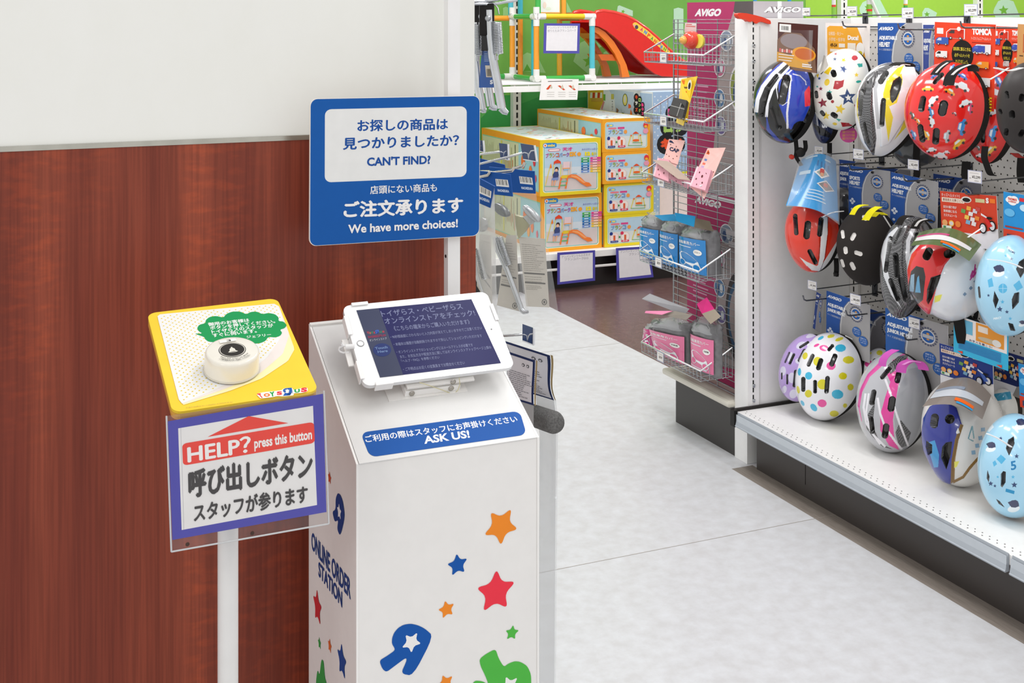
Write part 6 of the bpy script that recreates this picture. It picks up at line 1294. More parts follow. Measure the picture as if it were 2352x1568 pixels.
for px in (1187, 1938):
    p = at(px + 8, 205, Y=7.0); m = MB(); m.prism([(p.x, 6.40, ZS - .012), (p.x, 7.07, ZS - .012), (p.x, 7.07, ZS - .09), (p.x, 6.40, ZS - .035)], (.004, 0, 0), 'dbd8d3', 'paint'); m.build('bracket', sh)

# --- cartons of garden toys
def swing_pic(m, fr, w, h, x0, y0, s):
    """little drawing of an orange and yellow swing"""
    def L(a, b, t, c):
        dx, dy = b[0] - a[0], b[1] - a[1]; d = math.hypot(dx * w, dy * h) or 1; nx, ny = -dy * h / d * t, dx * w / d * t
        m.upoly(fr, [(a[0] * w + nx, a[1] * h + ny), (b[0] * w + nx, b[1] * h + ny), (b[0] * w - nx, b[1] * h - ny), (a[0] * w - nx, a[1] * h - ny)], c, w=m.lay * MB.LIFT)
    m.lay += 1; q = lambda a, b: (x0 + a * s, y0 + b * s * 1.15)
    L(q(.15, 0), q(.32, .75), .0022, 'e3d24a'); L(q(.95, 0), q(.85, .75), .0022, 'e3d24a'); L(q(.15, 0), q(.95, -.03), .0018, '6fb07a'); L(q(.42, .2), q(1.0, .17), .0018, '6fb07a'); L(q(.42, .2), q(.44, .8), .0018, 'e8d860'); L(q(.78, .2), q(.76, .8), .0018, 'e8d860')
    m.lay += 1; m.upoly(fr, [tuple(a * b for a, b in zip(q(x, y), (w, h))) for x, y in ((.40, .78), (.44, .88), (.55, 1.0), (.62, 1.0), (.74, .88), (.80, .78), (.72, .84), (.48, .84))], 'e2542e'); m.upoly(fr, EL(w, h, *q(.6, .36), .20 * s, .10 * s), 'ee6a2c')
    for a, b in ((.32, .72), (.86, .72)): m.upoly(fr, EL(w, h, *q(a, b), .05 * s, .08 * s, 10), 'ee7a34')
def art_small(edge):
    def f(m, fr, w, h):
        m.upoly(fr, R4(w, h, 0, 0, 1, 1), edge); o = [(u * .88 * w + .06 * w, v * .82 * h + .09 * h) for u, v in rr_unit(.06, .10)]; m.upoly(fr, o, 'f2eee4'); o = [(u * .865 * w + .0675 * w, v * .80 * h + .10 * h) for u, v in rr_unit(.06, .10)]; m.upoly(fr, o, '8fc4a2'); o = [(u * .845 * w + .0775 * w, v * .775 * h + .1125 * h) for u, v in rr_unit(.06, .10)]; m.upoly(fr, o, 'b9d3e2')
        m.upoly(fr, R4(w, h, .085, .12, .915, .47), 'dce0dc'); m.upoly(fr, [(u * .14 * w + .09 * w, v * .09 * h + .76 * h) for u, v in rr_unit(.3, .3)], '6fb4dc'); m.upoly(fr, EL(w, h, .115, .805, .018, .035, 12), 'e88a3a'); m.upoly(fr, R4(w, h, .15, .78, .21, .83), 'f0e070')
        m.upoly(fr, [(u * .18 * w + .12 * w, v * .055 * h + .69 * h) for u, v in rr_unit(.25, .5)], 'e8808a'); m.upoly(fr, R4(w, h, .32, .69, .46, .75), 'd94a8a')
        for j, (ch, c) in enumerate((('ブ', '6fb8e8'), ('ラ', 'a4cf3a'), ('ン', 'f0b02a'), ('コ', '6fb0e4'))): m.utext(fr, ch, (.125 + .075 * j) * w, .535 * h, (.195 + .075 * j) * w, .67 * h, '7a3f8a', .07); m.lay += 0; m.utext(fr, ch, (.13 + .075 * j) * w, .545 * h, (.19 + .075 * j) * w, .66 * h, c, .03)
        m.upoly(fr, EL(w, h, .48, .60, .035, .06), 'f2a04a')
        for x, c, b, lab in ((.19, 'f0dcd8', '2a3f8a', 'ブランコ'), (.40, 'f0e4dc', 'd8345a', '鉄棒')):
            m.upoly(fr, EL(w, h, x, .30, .085, .15), 'e8b0a8'); m.upoly(fr, EL(w, h, x, .30, .08, .14), c); m.upoly(fr, [(u * .16 * w + (x - .08) * w, v * .065 * h + .13 * h) for u, v in rr_unit(.25, .5)], b); m.utext(fr, lab, (x - .05) * w, .142 * h, (x + .05) * w, .185 * h, 'f0eeee'); m.upoly(fr, EL(w, h, x - .06, .42, .032, .055, 14), b); m.upoly(fr, R4(w, h, x - .02, .2, x + .02, .36), 'd9603a'); 
        m.upoly(fr, [(.275 * w, .34 * h), (.315 * w, .30 * h), (.275 * w, .26 * h)], '2f8f4a')
        swing_pic(m, fr, w, h, .48, .18, .36); m.lay += 3
        m.upoly(fr, EL(w, h, .90, .78, .05, .09), 'e23a3a'); m.upoly(fr, EL(w, h, .90, .74, .03, .04), 'f0b43a'); m.upoly(fr, EL(w, h, .90, .60, .055, .08), 'e89ab0')
    return f
def art_dx(edge):
    def f(m, fr, w, h):
        m.upoly(fr, R4(w, h, 0, 0, 1, 1), edge)
        for s, c in ((.0, 'f4f0e6'), (.01, '7fbf9a'), (.022, 'b7cfe0')): m.upoly(fr, [(u * (.90 - 2 * s) * w + (.05 + s) * w, v * (.87 - 2 * s) * h + (.06 + s) * h) for u, v in rr_unit(.05, .05)], c)
        m.upoly(fr, R4(w, h, .075, .09, .925, .36), 'd6c9c6'); m.upoly(fr, R4(w, h, .075, .36, .925, .5), 'd2dbe2')
        m.upoly(fr, [(u * .22 * w + .05 * w, v * .09 * h + .86 * h) for u, v in rr_unit(.25, .3)], '2f86d0'); m.upoly(fr, EL(w, h, .085, .905, .03, .032, 14), 'f4ece4'); m.upoly(fr, EL(w, h, .085, .905, .016, .018, 10), 'e8743a'); m.utext(fr, 'mix', .125 * w, .88 * h, .25 * w, .93 * h, 'f0d860', .05)
        m.upoly(fr, [(u * .20 * w + .13 * w, v * .045 * h + .795 * h) for u, v in rr_unit(.2, .5)], 'e0405a'); m.upoly(fr, [(u * .18 * w + .14 * w, v * .03 * h + .802 * h) for u, v in rr_unit(.2, .5)], 'f4e4e0'); m.utext(fr, '天才', .36 * w, .79 * h, .53 * w, .86 * h, 'd8408a', .05)
        for j, (ch, c) in enumerate(zip('ブランコパーク', ('e05a9a', 'a4cf3a', 'f0a02a', 'e8743a', '6fb0e4', 'e8743a', 'b05ac0'))): d_ = .032 if ch == 'ー' else 0; m.utext(fr, ch, (.09 + .055 * j) * w, (.685 + d_) * h, (.143 + .055 * j) * w, (.765 - d_) * h, '7a3f7a', .06); m.utext(fr, ch, (.093 + .055 * j) * w, (.69 + d_) * h, (.140 + .055 * j) * w, (.76 - d_) * h, c, .02)
        m.utext(fr, 'DX', .48 * w, .69 * h, .59 * w, .77 * h, 'f0a428', .08); m.upoly(fr, EL(w, h, .635, .725, .032, .036, 16), 'f2a03a'); m.utext(fr, 'あそびがいっぱい!', .68 * w, .79 * h, .94 * w, .825 * h, '7f7fc0', .02); m.utext(fr, '12', .73 * w, .69 * h, .82 * w, .76 * h, 'ecd82a', .09); m.utext(fr, '能力', .84 * w, .69 * h, .92 * w, .75 * h, 'd9c92a', .05)
        for j, (a, b) in enumerate((('4fb24a', 'e2408a'), ('149a54', 'e2569a'), ('2a9ad0', 'ef8a8a'), ('1f72b8', 'f2a070'), ('1f62ac', 'eeb84a'), ('6f8fd0', 'eec83a'))):
            y = .64 - .047 * j; m.upoly(fr, R4(w, h, .67, y - .018, .80, y + .018), a, w=m.lay * MB.LIFT + .0002); m.upoly(fr, R4(w, h, .82, y - .018, .995, y + .018), b, w=m.lay * MB.LIFT + .0002); m.upoly(fr, R4(w, h, .70, y - .007, .77, y + .007), 'e6eef0', w=m.lay * MB.LIFT + .0004); m.upoly(fr, R4(w, h, .86, y - .007, .93, y + .007), 'f4e8ec', w=m.lay * MB.LIFT + .0004)
        m.lay += 3
        # swing with a seated child, climbing tower and slide
        def L(a, b, t, c): 
            dx, dy = (b[0] - a[0]) * w, (b[1] - a[1]) * h; d = math.hypot(dx, dy); nx, ny = -dy / d * t * w, dx / d * t * w; m.upoly(fr, [(a[0] * w + nx, a[1] * h + ny), (b[0] * w + nx, b[1] * h + ny), (b[0] * w - nx, b[1] * h - ny), (a[0] * w - nx, a[1] * h - ny)], c)
        L((.08, .18), (.17, .57), .006, 'e3d05a'); L((.08, .18), (.31, .16), .004, '6fb89a'); m.upoly(fr, [(x * w, y * h) for x, y in ((.15, .50), (.175, .585), (.19, .50))], 'ee7a34'); m.upoly(fr, [(x * w, y * h) for x, y in ((.22, .55), (.22, .61), (.28, .65), (.33, .61), (.34, .55), (.32, .58), (.24, .58))], 'e04a2e'); L((.22, .56), (.20, .36), .005, 'ecd83a'); L((.335, .56), (.33, .36), .005, 'ecd83a')
        m.upoly(fr, EL(w, h, .265, .475, .032, .042, 14), '3a2a26'); m.upoly(fr, EL(w, h, .26, .455, .024, .03, 12), 'e8b89a'); m.upoly(fr, [(x * w, y * h) for x, y in ((.20, .38), (.23, .43), (.29, .43), (.30, .37), (.29, .32), (.21, .32))], '3f4a78'); m.upoly(fr, [(x * w, y * h) for x, y in ((.19, .32), (.30, .33), (.29, .28), (.18, .27))], '7f8fc0'); L((.20, .28), (.19, .18), .011, 'e2a888'); L((.245, .28), (.225, .185), .011, 'e2a888')
        for a, b in (((.36, .55), (.36, .36)), ((.46, .60), (.46, .36)), ((.50, .60), (.49, .34))): L(a, b, .006, 'e9c8b0')
        m.upoly(fr, R4(w, h, .37, .49, .48, .60), 'e6c9cc'); L((.36, .48), (.48, .48), .008, 'f0a060'); L((.38, .46), (.46, .46), .007, '8cc4e0'); L((.52, .38), (.60, .38), .005, '8fbcc8'); L((.52, .34), (.60, .34), .005, '8fbcc8')
        m.upoly(fr, [(x * w, y * h) for x, y in ((.32, .33), (.36, .36), (.50, .36), (.48, .31), (.34, .30))], 'e3c23a'); L((.34, .32), (.30, .12), .012, 'ee7a34'); L((.44, .31), (.41, .12), .012, 'ee7a34'); L((.33, .25), (.43, .25), .008, '6fb89a'); L((.32, .18), (.42, .18), .008, '5fb06a')
        m.upoly(fr, [(x * w, y * h) for x, y in ((.44, .34), (.50, .37), (.58, .36), (.66, .30), (.73, .22), (.80, .20), (.84, .14), (.76, .13), (.66, .20), (.58, .28), (.50, .31), (.44, .30))], 'ee7c38'); m.upoly(fr, [(x * w, y * h) for x, y in ((.50, .35), (.58, .34), (.66, .28), (.74, .20), (.70, .20), (.60, .29), (.50, .33))], 'f6a468')
    return f
def art_side(m, fr, w, h):
    m.upoly(fr, R4(w, h, 0, 0, 1, 1), 'ee9a2e'); m.upoly(fr, R4(w, h, .015, .07, .985, .88), '8fbfa0'); m.upoly(fr, R4(w, h, .02, .09, .98, .86), 'cdc8a4'); m.upoly(fr, R4(w, h, .66, .09, .98, .86), '9cc3cc')
    random.seed(9)
    for i in range(14):
        x = .04 + .022 * i; m.upoly(fr, R4(w, h, x, .16 + .1 * random.random(), x + .004, .80 - .2 * random.random()), 'a39e78')
    m.upoly(fr, R4(w, h, .36, .12, .38, .84), 'd9cc52'); m.upoly(fr, R4(w, h, .60, .12, .612, .82), '6a6a50')
    for i in range(9): x = .40 + .02 * i; m.upoly(fr, R4(w, h, x, .2 + .15 * random.random(), x + .008, .5 + .3 * random.random()), random.choice(('c9a070', 'b9b48a', 'd98a5a')))
    for x, y, s, c in ((.74, .55, .06, 'e8743a'), (.80, .3, .05, 'f0a04a'), (.86, .4, .05, 'ee7a3a'), (.92, .6, .04, 'd8404a'), (.70, .3, .03, '4f9ac0'), (.94, .3, .03, 'e05a6a')): m.upoly(fr, EL(w, h, x, y, s * .5, s * 2.2, 12), c)
def art_top(m, fr, w, h):
    random.seed(4); m.upoly(fr, R4(w, h, 0, 0, 1, 1), 'ecd04a'); m.upoly(fr, R4(w, h, .04, .02, .96, .98), 'd9dfe2')
    for i in range(46):
        x, y = random.uniform(.08, .9), random.uniform(.04, .94); a = random.uniform(.02, .12); m.upoly(fr, [(x * w, y * h), (min(x + a, .95) * w, (y + .01) * h), (min(x + a + .05, .95) * w, (y + .03) * h), ((x + .04) * w, (y + .025) * h)], random.choice(('e8743a', '7fb8d0', 'd8545a', 'f0d05a', '8fc09a', 'e6b0c0', 'f4f0ee')), w=m.lay * MB.LIFT + .0001 * i / 10)
    m.lay += 3
def toy_box(label, x0, x1, y0, y1, z0, z1, art, edge, group, top=True):
    b = thing('toy_carton', label, 'box', ((x0 + x1) / 2, (y0 + y1) / 2, z0), group); m = MB(); m.box(x0, x1, y0, y1, z0, z1, edge, 'plastic', bev=.002); m.build('carton', b)
    m = MB(); fr = Frame((x0, y0 - .0004, z0), (1, 0, 0), (0, 0, 1)); art(m, fr, x1 - x0, z1 - z0); m.build('printed_front', b)
    m = MB(); fr = Frame((x0 - .0004, y1, z0), (0, -1, 0), (0, 0, 1)); art_side(m, fr, y1 - y0, z1 - z0); m.build('printed_side', b)
    if top: m = MB(); fr = Frame((x0, y0, z1 + .0004), (1, 0, 0), (0, 1, 0)); art_top(m, fr, x1 - x0, y1 - y0); m.build('printed_top', b)
YF = 6.13
def xz(px, py): p = at(px, py, Y=YF); return p.x, p.z
EG = 'garden toy cartons on the base deck'
YEL, ORA = 'e6cf2e', 'f2a62c'
zb0 = .2085; zb1 = xz(1300, 448)[1]; zb2 = xz(1300, 320)[1]
toy_box('large yellow-edged carton picturing a slide, upper of its pair', xz(1240, 400)[0], xz(1380, 400)[0], YF, 6.98, zb1 + .001, zb2, art_dx(YEL), YEL, EG)
toy_box('large orange-edged carton picturing a slide, on the base deck', xz(1247, 500)[0], xz(1386, 500)[0], YF + .02, 6.98, zb0, zb1, art_dx(ORA), ORA, EG, False)
zs = [zb0, xz(1440, 493)[1], xz(1440, 420)[1], xz(1440, 348)[1], xz(1440, 272)[1]]
xs = ((1390, 1507), (1389, 1503), (1384, 1495), (1383, 1493)); ed = (YEL, YEL, ORA, ORA)
nm = ('yellow-edged swing carton at the bottom of its stack of four', 'yellow-edged swing carton second from the stack bottom', 'orange-edged swing carton second from the stack top', 'orange-edged swing carton on top of the stack of four')
for i in range(4):
    toy_box(nm[i], xz(xs[i][0], 450)[0], xz(xs[i][1], 450)[0], YF + .01 * (i < 2), 7.0, zs[i] + .0008, zs[i + 1], art_small(ed[i]), ed[i], EG, i == 3)
# tall polka-dot carton beside the swing cartons; its long side shows above them
x2, yn, yf = 3.579, 6.218, 7.05; x3 = x2 + .55; zt2 = ZS - .056
b = thing('toy_carton', 'tall pale blue polka-dot carton with lemon picture, behind the wire grid', 'box', ((x2 + x3) / 2, 6.6, .209), EG); m = MB(); m.box(x2, x3, yn, yf, .2088, zt2, 'c3d2e2', 'plastic'); m.build('carton', b)
m = MB(); kz = crop(1360, 180, .09567); fz = Frame((x2 - .0004, yf, .209), (0, -1, 0), (0, 0, 1)); Z_ = lambda *p: [kz(*q) for q in p]
m.upoly(fz, R4(yf - yn, zt2 - .209, 0, 0, 1, 1), 'dde2e4')
m.ppoly(fz, Z_((-100, 235), (270, 250), (270, 560), (180, 760), (100, 790), (-100, 790)), 'd6b436'); m.ppoly(fz, Z_((390, 262), (1000, 330), (1000, 960), (560, 900), (540, 500)), 'b9cad9')
m.ppoly(fz, Z_((1150, 345), (1440, 372), (1440, 960), (1150, 940)), 'a3bad2')
for j in range(5): m.ppoly(fz, Z_((-40 + 60 * j, 340), (5 + 60 * j, 340), (0 + 60 * j, 470), (-50 + 60 * j, 470)), ('e2e6dc', 'c93a2c')[j % 2])
m.ppoly(fz, Z_((-20, 480), (260, 470), (280, 560), (-20, 550)), 'c9a044'); m.ppoly(fz, Z_((270, 380), (320, 380), (315, 540), (270, 520)), '6fae3a'); m.ppoly(fz, Z_((215, 720), (260, 560), (300, 560), (240, 760)), 'd68a8a')
def blob(cx, cy, rx, ry, col): m.ppoly(fz, [kz(cx + rx * math.cos(a / 10 * math.pi), cy + ry * math.sin(a / 10 * math.pi)) for a in range(20)], col)
blob(790, 515, 62, 150, '5a5f3a'); blob(790, 515, 50, 132, 'd9cf6a'); blob(785, 500, 24, 90, 'd0d0c0')
m.ppoly(fz, Z_((870, 610), (930, 640), (935, 700), (870, 720)), 'e8622c'); m.ppoly(fz, Z_((920, 740), (950, 800), (970, 900), (910, 900)), 'e8742c'); m.ppoly(fz, Z_((690, 710), (720, 840), (760, 850), (780, 760), (760, 830), (720, 820)), '3a6a2c'); m.ppoly(fz, Z_((580, 700), (640, 760), (600, 850), (580, 840)), '8a6a50')
m.ppoly(fz, Z_((455, 375), (520, 375), (520, 500), (455, 500)), 'c2bc5a')
for j, ch in enumerate('キズロン'): m.ptext(fz, ch, kz(472, 575 + 62 * j), kz(500, 578 + 62 * j), kz(472, 535 + 62 * j), '4a4a52', .02)
for cx, cy, r_ in ((1060, 460, 60), (1055, 620, 58), (1055, 760, 60), (1140, 510, 50), (1140, 640, 50), (1140, 780, 50), (1210, 640, 44), (1210, 740, 44), (1210, 850, 44)): blob(cx, cy, r_, r_ * 1.7, '24252a')
for ch, cx, cy, s_, c in (('キ', 1030, 500, 70, 'ee5a34'), ('ッ', 1030, 640, 66, 'f4efe6'), ('ズ', 1030, 800, 70, 'ee5a34'), ('ロ', 1112, 560, 60, 'a9cf6a'), ('ン', 1112, 680, 60, 'a9cf6a'), ('グ', 1112, 810, 60, 'a9cf6a'), ('B', 1186, 670, 52, 'ee4a8a'), ('O', 1186, 770, 52, 'ee4a8a'), ('X', 1186, 880, 52, 'ee4a8a')):
    m.ptext(fz, ch, kz(cx, cy), kz(cx + s_, cy + 8), kz(cx, cy - s_ * 1.5), c, .10)
m.build('printed_side', b)
m = MB(); fz = Frame((x2, yn - .0004, .209), (1, 0, 0), (0, 0, 1)); w, h = x3 - x2, zt2 - .209; m.upoly(fz, R4(w, h, 0, 0, 1, 1), 'a4bfde'); m.lift()
for j in range(41):
    for i in range(26):
        if (i + j) % 2 == 0: m.face([fz.pt(.012 + .0205 * i + .005 * math.cos(a), .012 + .0205 * j + .005 * math.sin(a), m.lay * MB.LIFT) for a in (0, 1.05, 2.1, 3.14, 4.19, 5.24)], 'dde7f0')
m.lift()
for ch, u, v, s, c in (('キ', .05, .52, .07, 'ee5a34'), ('ズ', .13, .52, .065, 'ee5a34'), ('ロ', .07, .62, .065, 'a9cf6a'), ('ン', .15, .62, .065, 'a9cf6a'), ('B', .10, .71, .05, 'ee4a9a'), ('O', .16, .71, .05, 'ee4a9a'), ('X', .22, .71, .05, 'ee4a9a')):
    m.upoly(fz, EL(1, 1, u + s / 2, v + s / 2, s * .85, s * .85, 14), '25262a'); m.utext(fz, ch, u, v, u + s, v + s, c, .10)
m.upoly(fz, R4(w, h, .08, .44, .9, .455), 'dcd83a'); m.upoly(fz, R4(w, h, .08, .10, .9, .44), 'ecdcd8'); m.build('printed_front', b)

# --- price cards with violet borders
def bordered_card(label, quad, Y, lines, back='e6e3e6', tilt=0):
    fr = Frame((at(*quad[3], Y=Y)), (1, 0, 0), (0, math.sin(tilt), math.cos(tilt))); m = MB()
    c = thing('price_card', label, 'sign', tuple(fr.O), 'violet-bordered price cards of the toy fixture')
    m.prism([fr.fp(*q) for q in quad], fr.n * -.0015, '4a46a6', 'gloss'); m.build('border', c); m = MB(); m.lay = 1
    cx = sum(q[0] for q in quad) / 4; cy = sum(q[1] for q in quad) / 4; inn = [(q[0] + (6.0 if q[0] < cx else -5.5), q[1] + (5.5 if q[1] < cy else -6.0)) for q in quad]
    m.ppoly(fr, inn, back)
    for s, bl, br, hpx in lines: m.ptext(fr, s, bl, br, (bl[0], bl[1] - hpx), '8f8b98', .0)
    m.build('paper', c)
bordered_card('violet-bordered card hanging inside the orange pipe climbing frame', [k1(832, 262), k1(1236, 264), k1(1228, 602), k1(824, 600)], 6.42, (('アンパンマンうちの子天才', k1(872, 325), k1(1195, 318), 5), ('折りたたみブランコパーク', k1(872, 362), k1(1190, 356), 6)), 'e9e6e9')
kq = crop(1080, 300, .22956)
bordered_card('violet-bordered card below the large slide cartons', [kq(872, 1220), kq(1250, 1195), kq(1250, 1500), kq(872, 1540)], 6.066, (('アンパンマンうちの子天才', kq(915, 1278), kq(1200, 1252), 6), ('ブランコパーク010', kq(945, 1302), kq(1180, 1285), 6)))
bordered_card('violet-bordered card below the swing cartons, partly behind the basket', [kq(1458, 1175), kq(1790, 1155), kq(1835, 1465), kq(1468, 1500)], 6.066, (('アンパンマンうちの子天才', kq(1505, 1225), kq(1790, 1198), 6), ('ブランコ', kq(1590, 1250), kq(1690, 1240), 6)))
fr = Frame(at(*k1(780, 1125), Y=6.33), (1, 0, 0), (0, 0, 1)); m = MB(); m.prism([fr.fp(*k1(*q)) for q in ((805, 885), (1222, 890), (1205, 1122), (778, 1125))], (0, .001, 0), 'f4f1ef', 'paper'); m.lay = 1
m.ppoly(fr, [k1(*q) for q in ((875, 912), (1150, 906), (1150, 914), (875, 920))], '6a6462')
for x in (905, 1030, 1150):
    m.ppoly(fr, [k1(*q) for q in ((x - 50, 1000), (x - 10, 955), (x + 10, 955), (x - 20, 1005), (x - 40, 1010))] if x == 905 else [k1(*q) for q in ((x - 45, 965), (x - 20, 960), (x + 40, 1010), (x + 20, 1015))], 'd9502c'); m.ppoly(fr, [k1(*q) for q in ((x - 10, 985), (x + 10, 950), (x + 22, 990), (x + 5, 1000))], 'cfc8b4')
    for j in range(3): m.ppoly(fr, [k1(x - 40, 1036 + 24 * j), k1(x + 42, 1036 + 24 * j), k1(x + 42, 1040 + 24 * j), k1(x - 40, 1040 + 24 * j)], 'b9b4b0', w=.0006)
tag(m.build('information_sheet'), 'white instruction sheet with red slide drawings under the wire deck edge', 'sheet')

# ================================================================== CLIMBING FRAME AND SLIDE
cf = thing('climbing_frame', 'toy climbing frame of orange, blue, green and yellow pipes on the wire deck', 'toy', (2.95, 6.6, ZS))
YA, YB = 6.46, 6.81
xl, xr = at(1232, 100, Y=YA).x, at(1360, 100, Y=YA).x; zt, zb = at(1300, 38, Y=YA).z, ZS + .022
RP = .0165
def pipe(a, b, col, name='pipe', r=RP): m = MB(); m.tube([a, b], r, col, 'gloss', 14); m.build(name, cf)
def joint(p, dirs):
    m = MB()
    for d in dirs: m.tube([Vector(p) - Vector(d) * .018, Vector(p) + Vector(d) * .055], RP * 1.13, 'eeecea', 'gloss', 14)
    m.build('joint', cf)
ORG, TEA, GRN, YLW = 'f7a02c', '35b5c6', '3fae4c', 'efc820'
for x, y, c in ((xl, YA, ORG), (xr, YA, '4fc0d2'), (xl, YB, ORG), (xr - .045, YB, 'efb028'), (xl + .03, YA + .1, TEA)): pipe((x, y, zb), (x, y, zt), c)
x195 = at(1195, 100, Y=6.95).x; pipe((x195, 6.95, zb), (x195, 6.95, zt), 'ee9428')
pipe((at(1173, 10, Y=6.86).x, 6.86, zt - .0), (at(1173, 10, Y=6.86).x, 6.86, 1.75), '4fb8cc'); pipe((x195, 6.95, zt), (x195, 6.95, 1.75), '3fb0c6')
pipe((xl + .02, YA + .02, zt), (xl + .02, YA + .02, 1.75), '3fae4c'); xo = at(1294, 10, Y=YA + .1).x; pipe((xo, YA + .1, zt), (xo, YA + .1, 1.75), 'f5a52c')
pipe((xl, YA, zt), (xr, YA, zt), YLW); pipe((xl, YA, zb), (xr, YA, zb), GRN); pipe((xl, YA, zt), (xl, YB, zt), GRN); pipe((xl, YA, zb), (xl, YB, zb), GRN); pipe((xl, YB, zt), (xr, YB, zt), 'e6a83a'); pipe((xl - .55, YB, zb), (xl, YB, zb), GRN); pipe((xl - .3, YB + .03, zt - .01), (xl, YB + .03, zt - .01), ORG)
for p, ds in (((xl, YA, zt), ((1, 0, 0), (0, 1, 0), (0, 0, -1), (0, 0, 1))), ((xr, YA, zt), ((-1, 0, 0), (0, 0, -1))), ((xl, YA, zb), ((1, 0, 0), (0, 1, 0), (0, 0, 1))), ((xr, YA, zb), ((-1, 0, 0), (0, 0, 1), (0, 1, 0))), ((xl, YB, zt), ((0, -1, 0), (0, 0, -1), (0, 0, 1))), ((xl, YB, zb), ((0, -1, 0), (0, 0, 1), (-1, 0, 0)))): joint(p, ds)
m = MB(); fr = Frame((at(1238, 31, Y=YA + .08)), (1, 0, 0), (0, 0, 1)); w = at(1287, 31, Y=YA + .08).x - fr.O.x; m.fbox(fr, 0, w, 0, .25, -.006, 0, 'f2a83a', 'gloss', .002); m.lay = 2; m.upoly(fr, R4(w, .25, .04, .03, .96, 1), 'eef2f0')
random.seed(3)
for i in range(9): m.upoly(fr, EL(w, .25, random.uniform(.2, .8), random.uniform(.1, .8), random.uniform(.06, .16), random.uniform(.03, .08), 14), random.choice(('c6e2e2', 'f0dcd0', 'e2ecd8')))
m.build('side_panel', cf)
sl_ = thing('slide', 'red toy slide with orange ladder standing on the wire deck', 'toy', (at(1450, 170, Y=6.75).x, 6.75, ZS))
YS0, YS1 = 6.60, 6.90
prof = [k1(*q) for q in ((1395, 190), (1430, 138), (1500, 124), (1620, 142), (1760, 182), (1880, 246), (2000, 332), (2110, 428), (2210, 528), (2300, 612), (2400, 690), (2480, 730))]
low = [k1(*q) for q in ((1385, 285), (1450, 300), (1530, 340), (1620, 410), (1720, 500), (1820, 600), (1910, 690), (2000, 770), (2080, 830), (2160, 858), (2330, 866), (2480, 868))]
for y, nme in ((YS0, 'side_wall'), (YS1, 'side_wall')):
    m = MB(); pts = [at(*p, Y=YS0) for p in prof] + [at(*p, Y=YS0) for p in low[::-1]]
    m.prism([Vector((p.x, y, p.z)) for p in pts], (0, .022, 0), 'e2231d', 'gloss'); m.tube([Vector((at(*p, Y=YS0).x, y + .011, at(*p, Y=YS0).z)) for p in prof], .014, 'e8382c', 'gloss', 8); m.build(nme, sl_)
m = MB(); mid = [Vector(((at(*a, Y=YS0).x * .35 + at(*b_, Y=YS0).x * .65), 0, at(*a, Y=YS0).z * .35 + at(*b_, Y=YS0).z * .65)) for a, b_ in zip(prof, low)]
m.grid(lambda u, v: (lambda i, f: Vector((mid[i].x * (1 - f) + mid[min(i + 1, 11)].x * f, YS0 + (YS1 - YS0) * v, mid[i].z * (1 - f) + mid[min(i + 1, 11)].z * f)))(min(int(u * 11), 10), u * 11 - min(int(u * 11), 10)), 22, 4, 'd81e1a', 'gloss'); m.build('chute', sl_)
m = MB(); fr = Frame(at(*k1(1400, 200), Y=6.51), (1, 0, 0), (0, 0, 1)); m.prism([fr.fp(*k1(*q)) for q in ((1140, 160), (1170, 140), (1280, 142), (1385, 175), (1395, 240), (1240, 235))], (0, .26, 0), 'dc281f', 'gloss'); m.build('platform', sl_)
m = MB(); fr = Frame(at(*k1(1850, 300), Y=YS0), (1, 0, 0), (0, 0, 1)); m.lay = 3
m.ppoly(fr, smooth_poly([k1(*q) for q in ((1825, 270), (1850, 250), (1880, 255), (2000, 330), (2110, 420), (2200, 520), (2260, 570), (2230, 600), (2170, 570), (2080, 490), (1960, 390), (1850, 320))], 1), 'f6cf4a', 'gloss')
for (ch, c), (x, y) in zip((('A', 'd8406a'), ('N', '3f86d0'), ('P', 'e8582c'), ('A', '4fa84a'), ('N', 'e05a2c'), ('P', '8a5ab0'), ('A', '3f9ad0'), ('N', '6fae3a')), ((1905, 360), (1948, 392), (1985, 428), (2022, 462), (2058, 492), (2095, 525), (2130, 555), (2165, 582))):
    m.ptext(fr, ch if len(ch) == 1 else ch, k1(x + 2, y - 19), k1(x + 32, y - 1), k1(x + 19, y - 55), c, .06, 'gloss'); m.lay -= 1
m.ppoly(fr, [k1(1873 + 20 * math.cos(a), 305 + 24 * math.sin(a)) for a in [i * .6 for i in range(10)]], '4a3a52', 'gloss'); m.ppoly(fr, [k1(1847 + 10 * math.cos(a), 285 + 12 * math.sin(a)) for a in [i * .6 for i in range(10)]], 'e89ab0', 'gloss')
m.build('lettered_strip', sl_)
def rail(pts, Y, name):
    m = MB(); P_ = [at(*k1(*p), Y=Y) for p in pts]; n = len(P_) // 2
    m.prism(P_, (0, .03, 0), 'f47f24', 'gloss'); m.build(name, sl_)
rail(((1238, 320), (1260, 310), (1330, 370), (1420, 500), (1500, 620), (1560, 740), (1590, 858), (1512, 862), (1490, 740), (1430, 620), (1340, 490), (1240, 370)), 6.80, 'ladder_rail')
rail(((1385, 300), (1440, 310), (1520, 360), (1620, 470), (1700, 600), (1760, 730), (1795, 865), (1712, 870), (1690, 740), (1630, 610), (1540, 480), (1450, 390), (1385, 350)), 6.62, 'ladder_rail')
for a in (((1330, 375), (1460, 380), (1520, 435), (1385, 435)), ((1440, 612), (1600, 612), (1650, 685), (1480, 680))):
    m = MB(); P_ = [at(*k1(*p), Y=6.64) for p in a]; m.prism(P_, (0, .15, 0), 'e0661c', 'gloss'); m.build('rung', sl_)
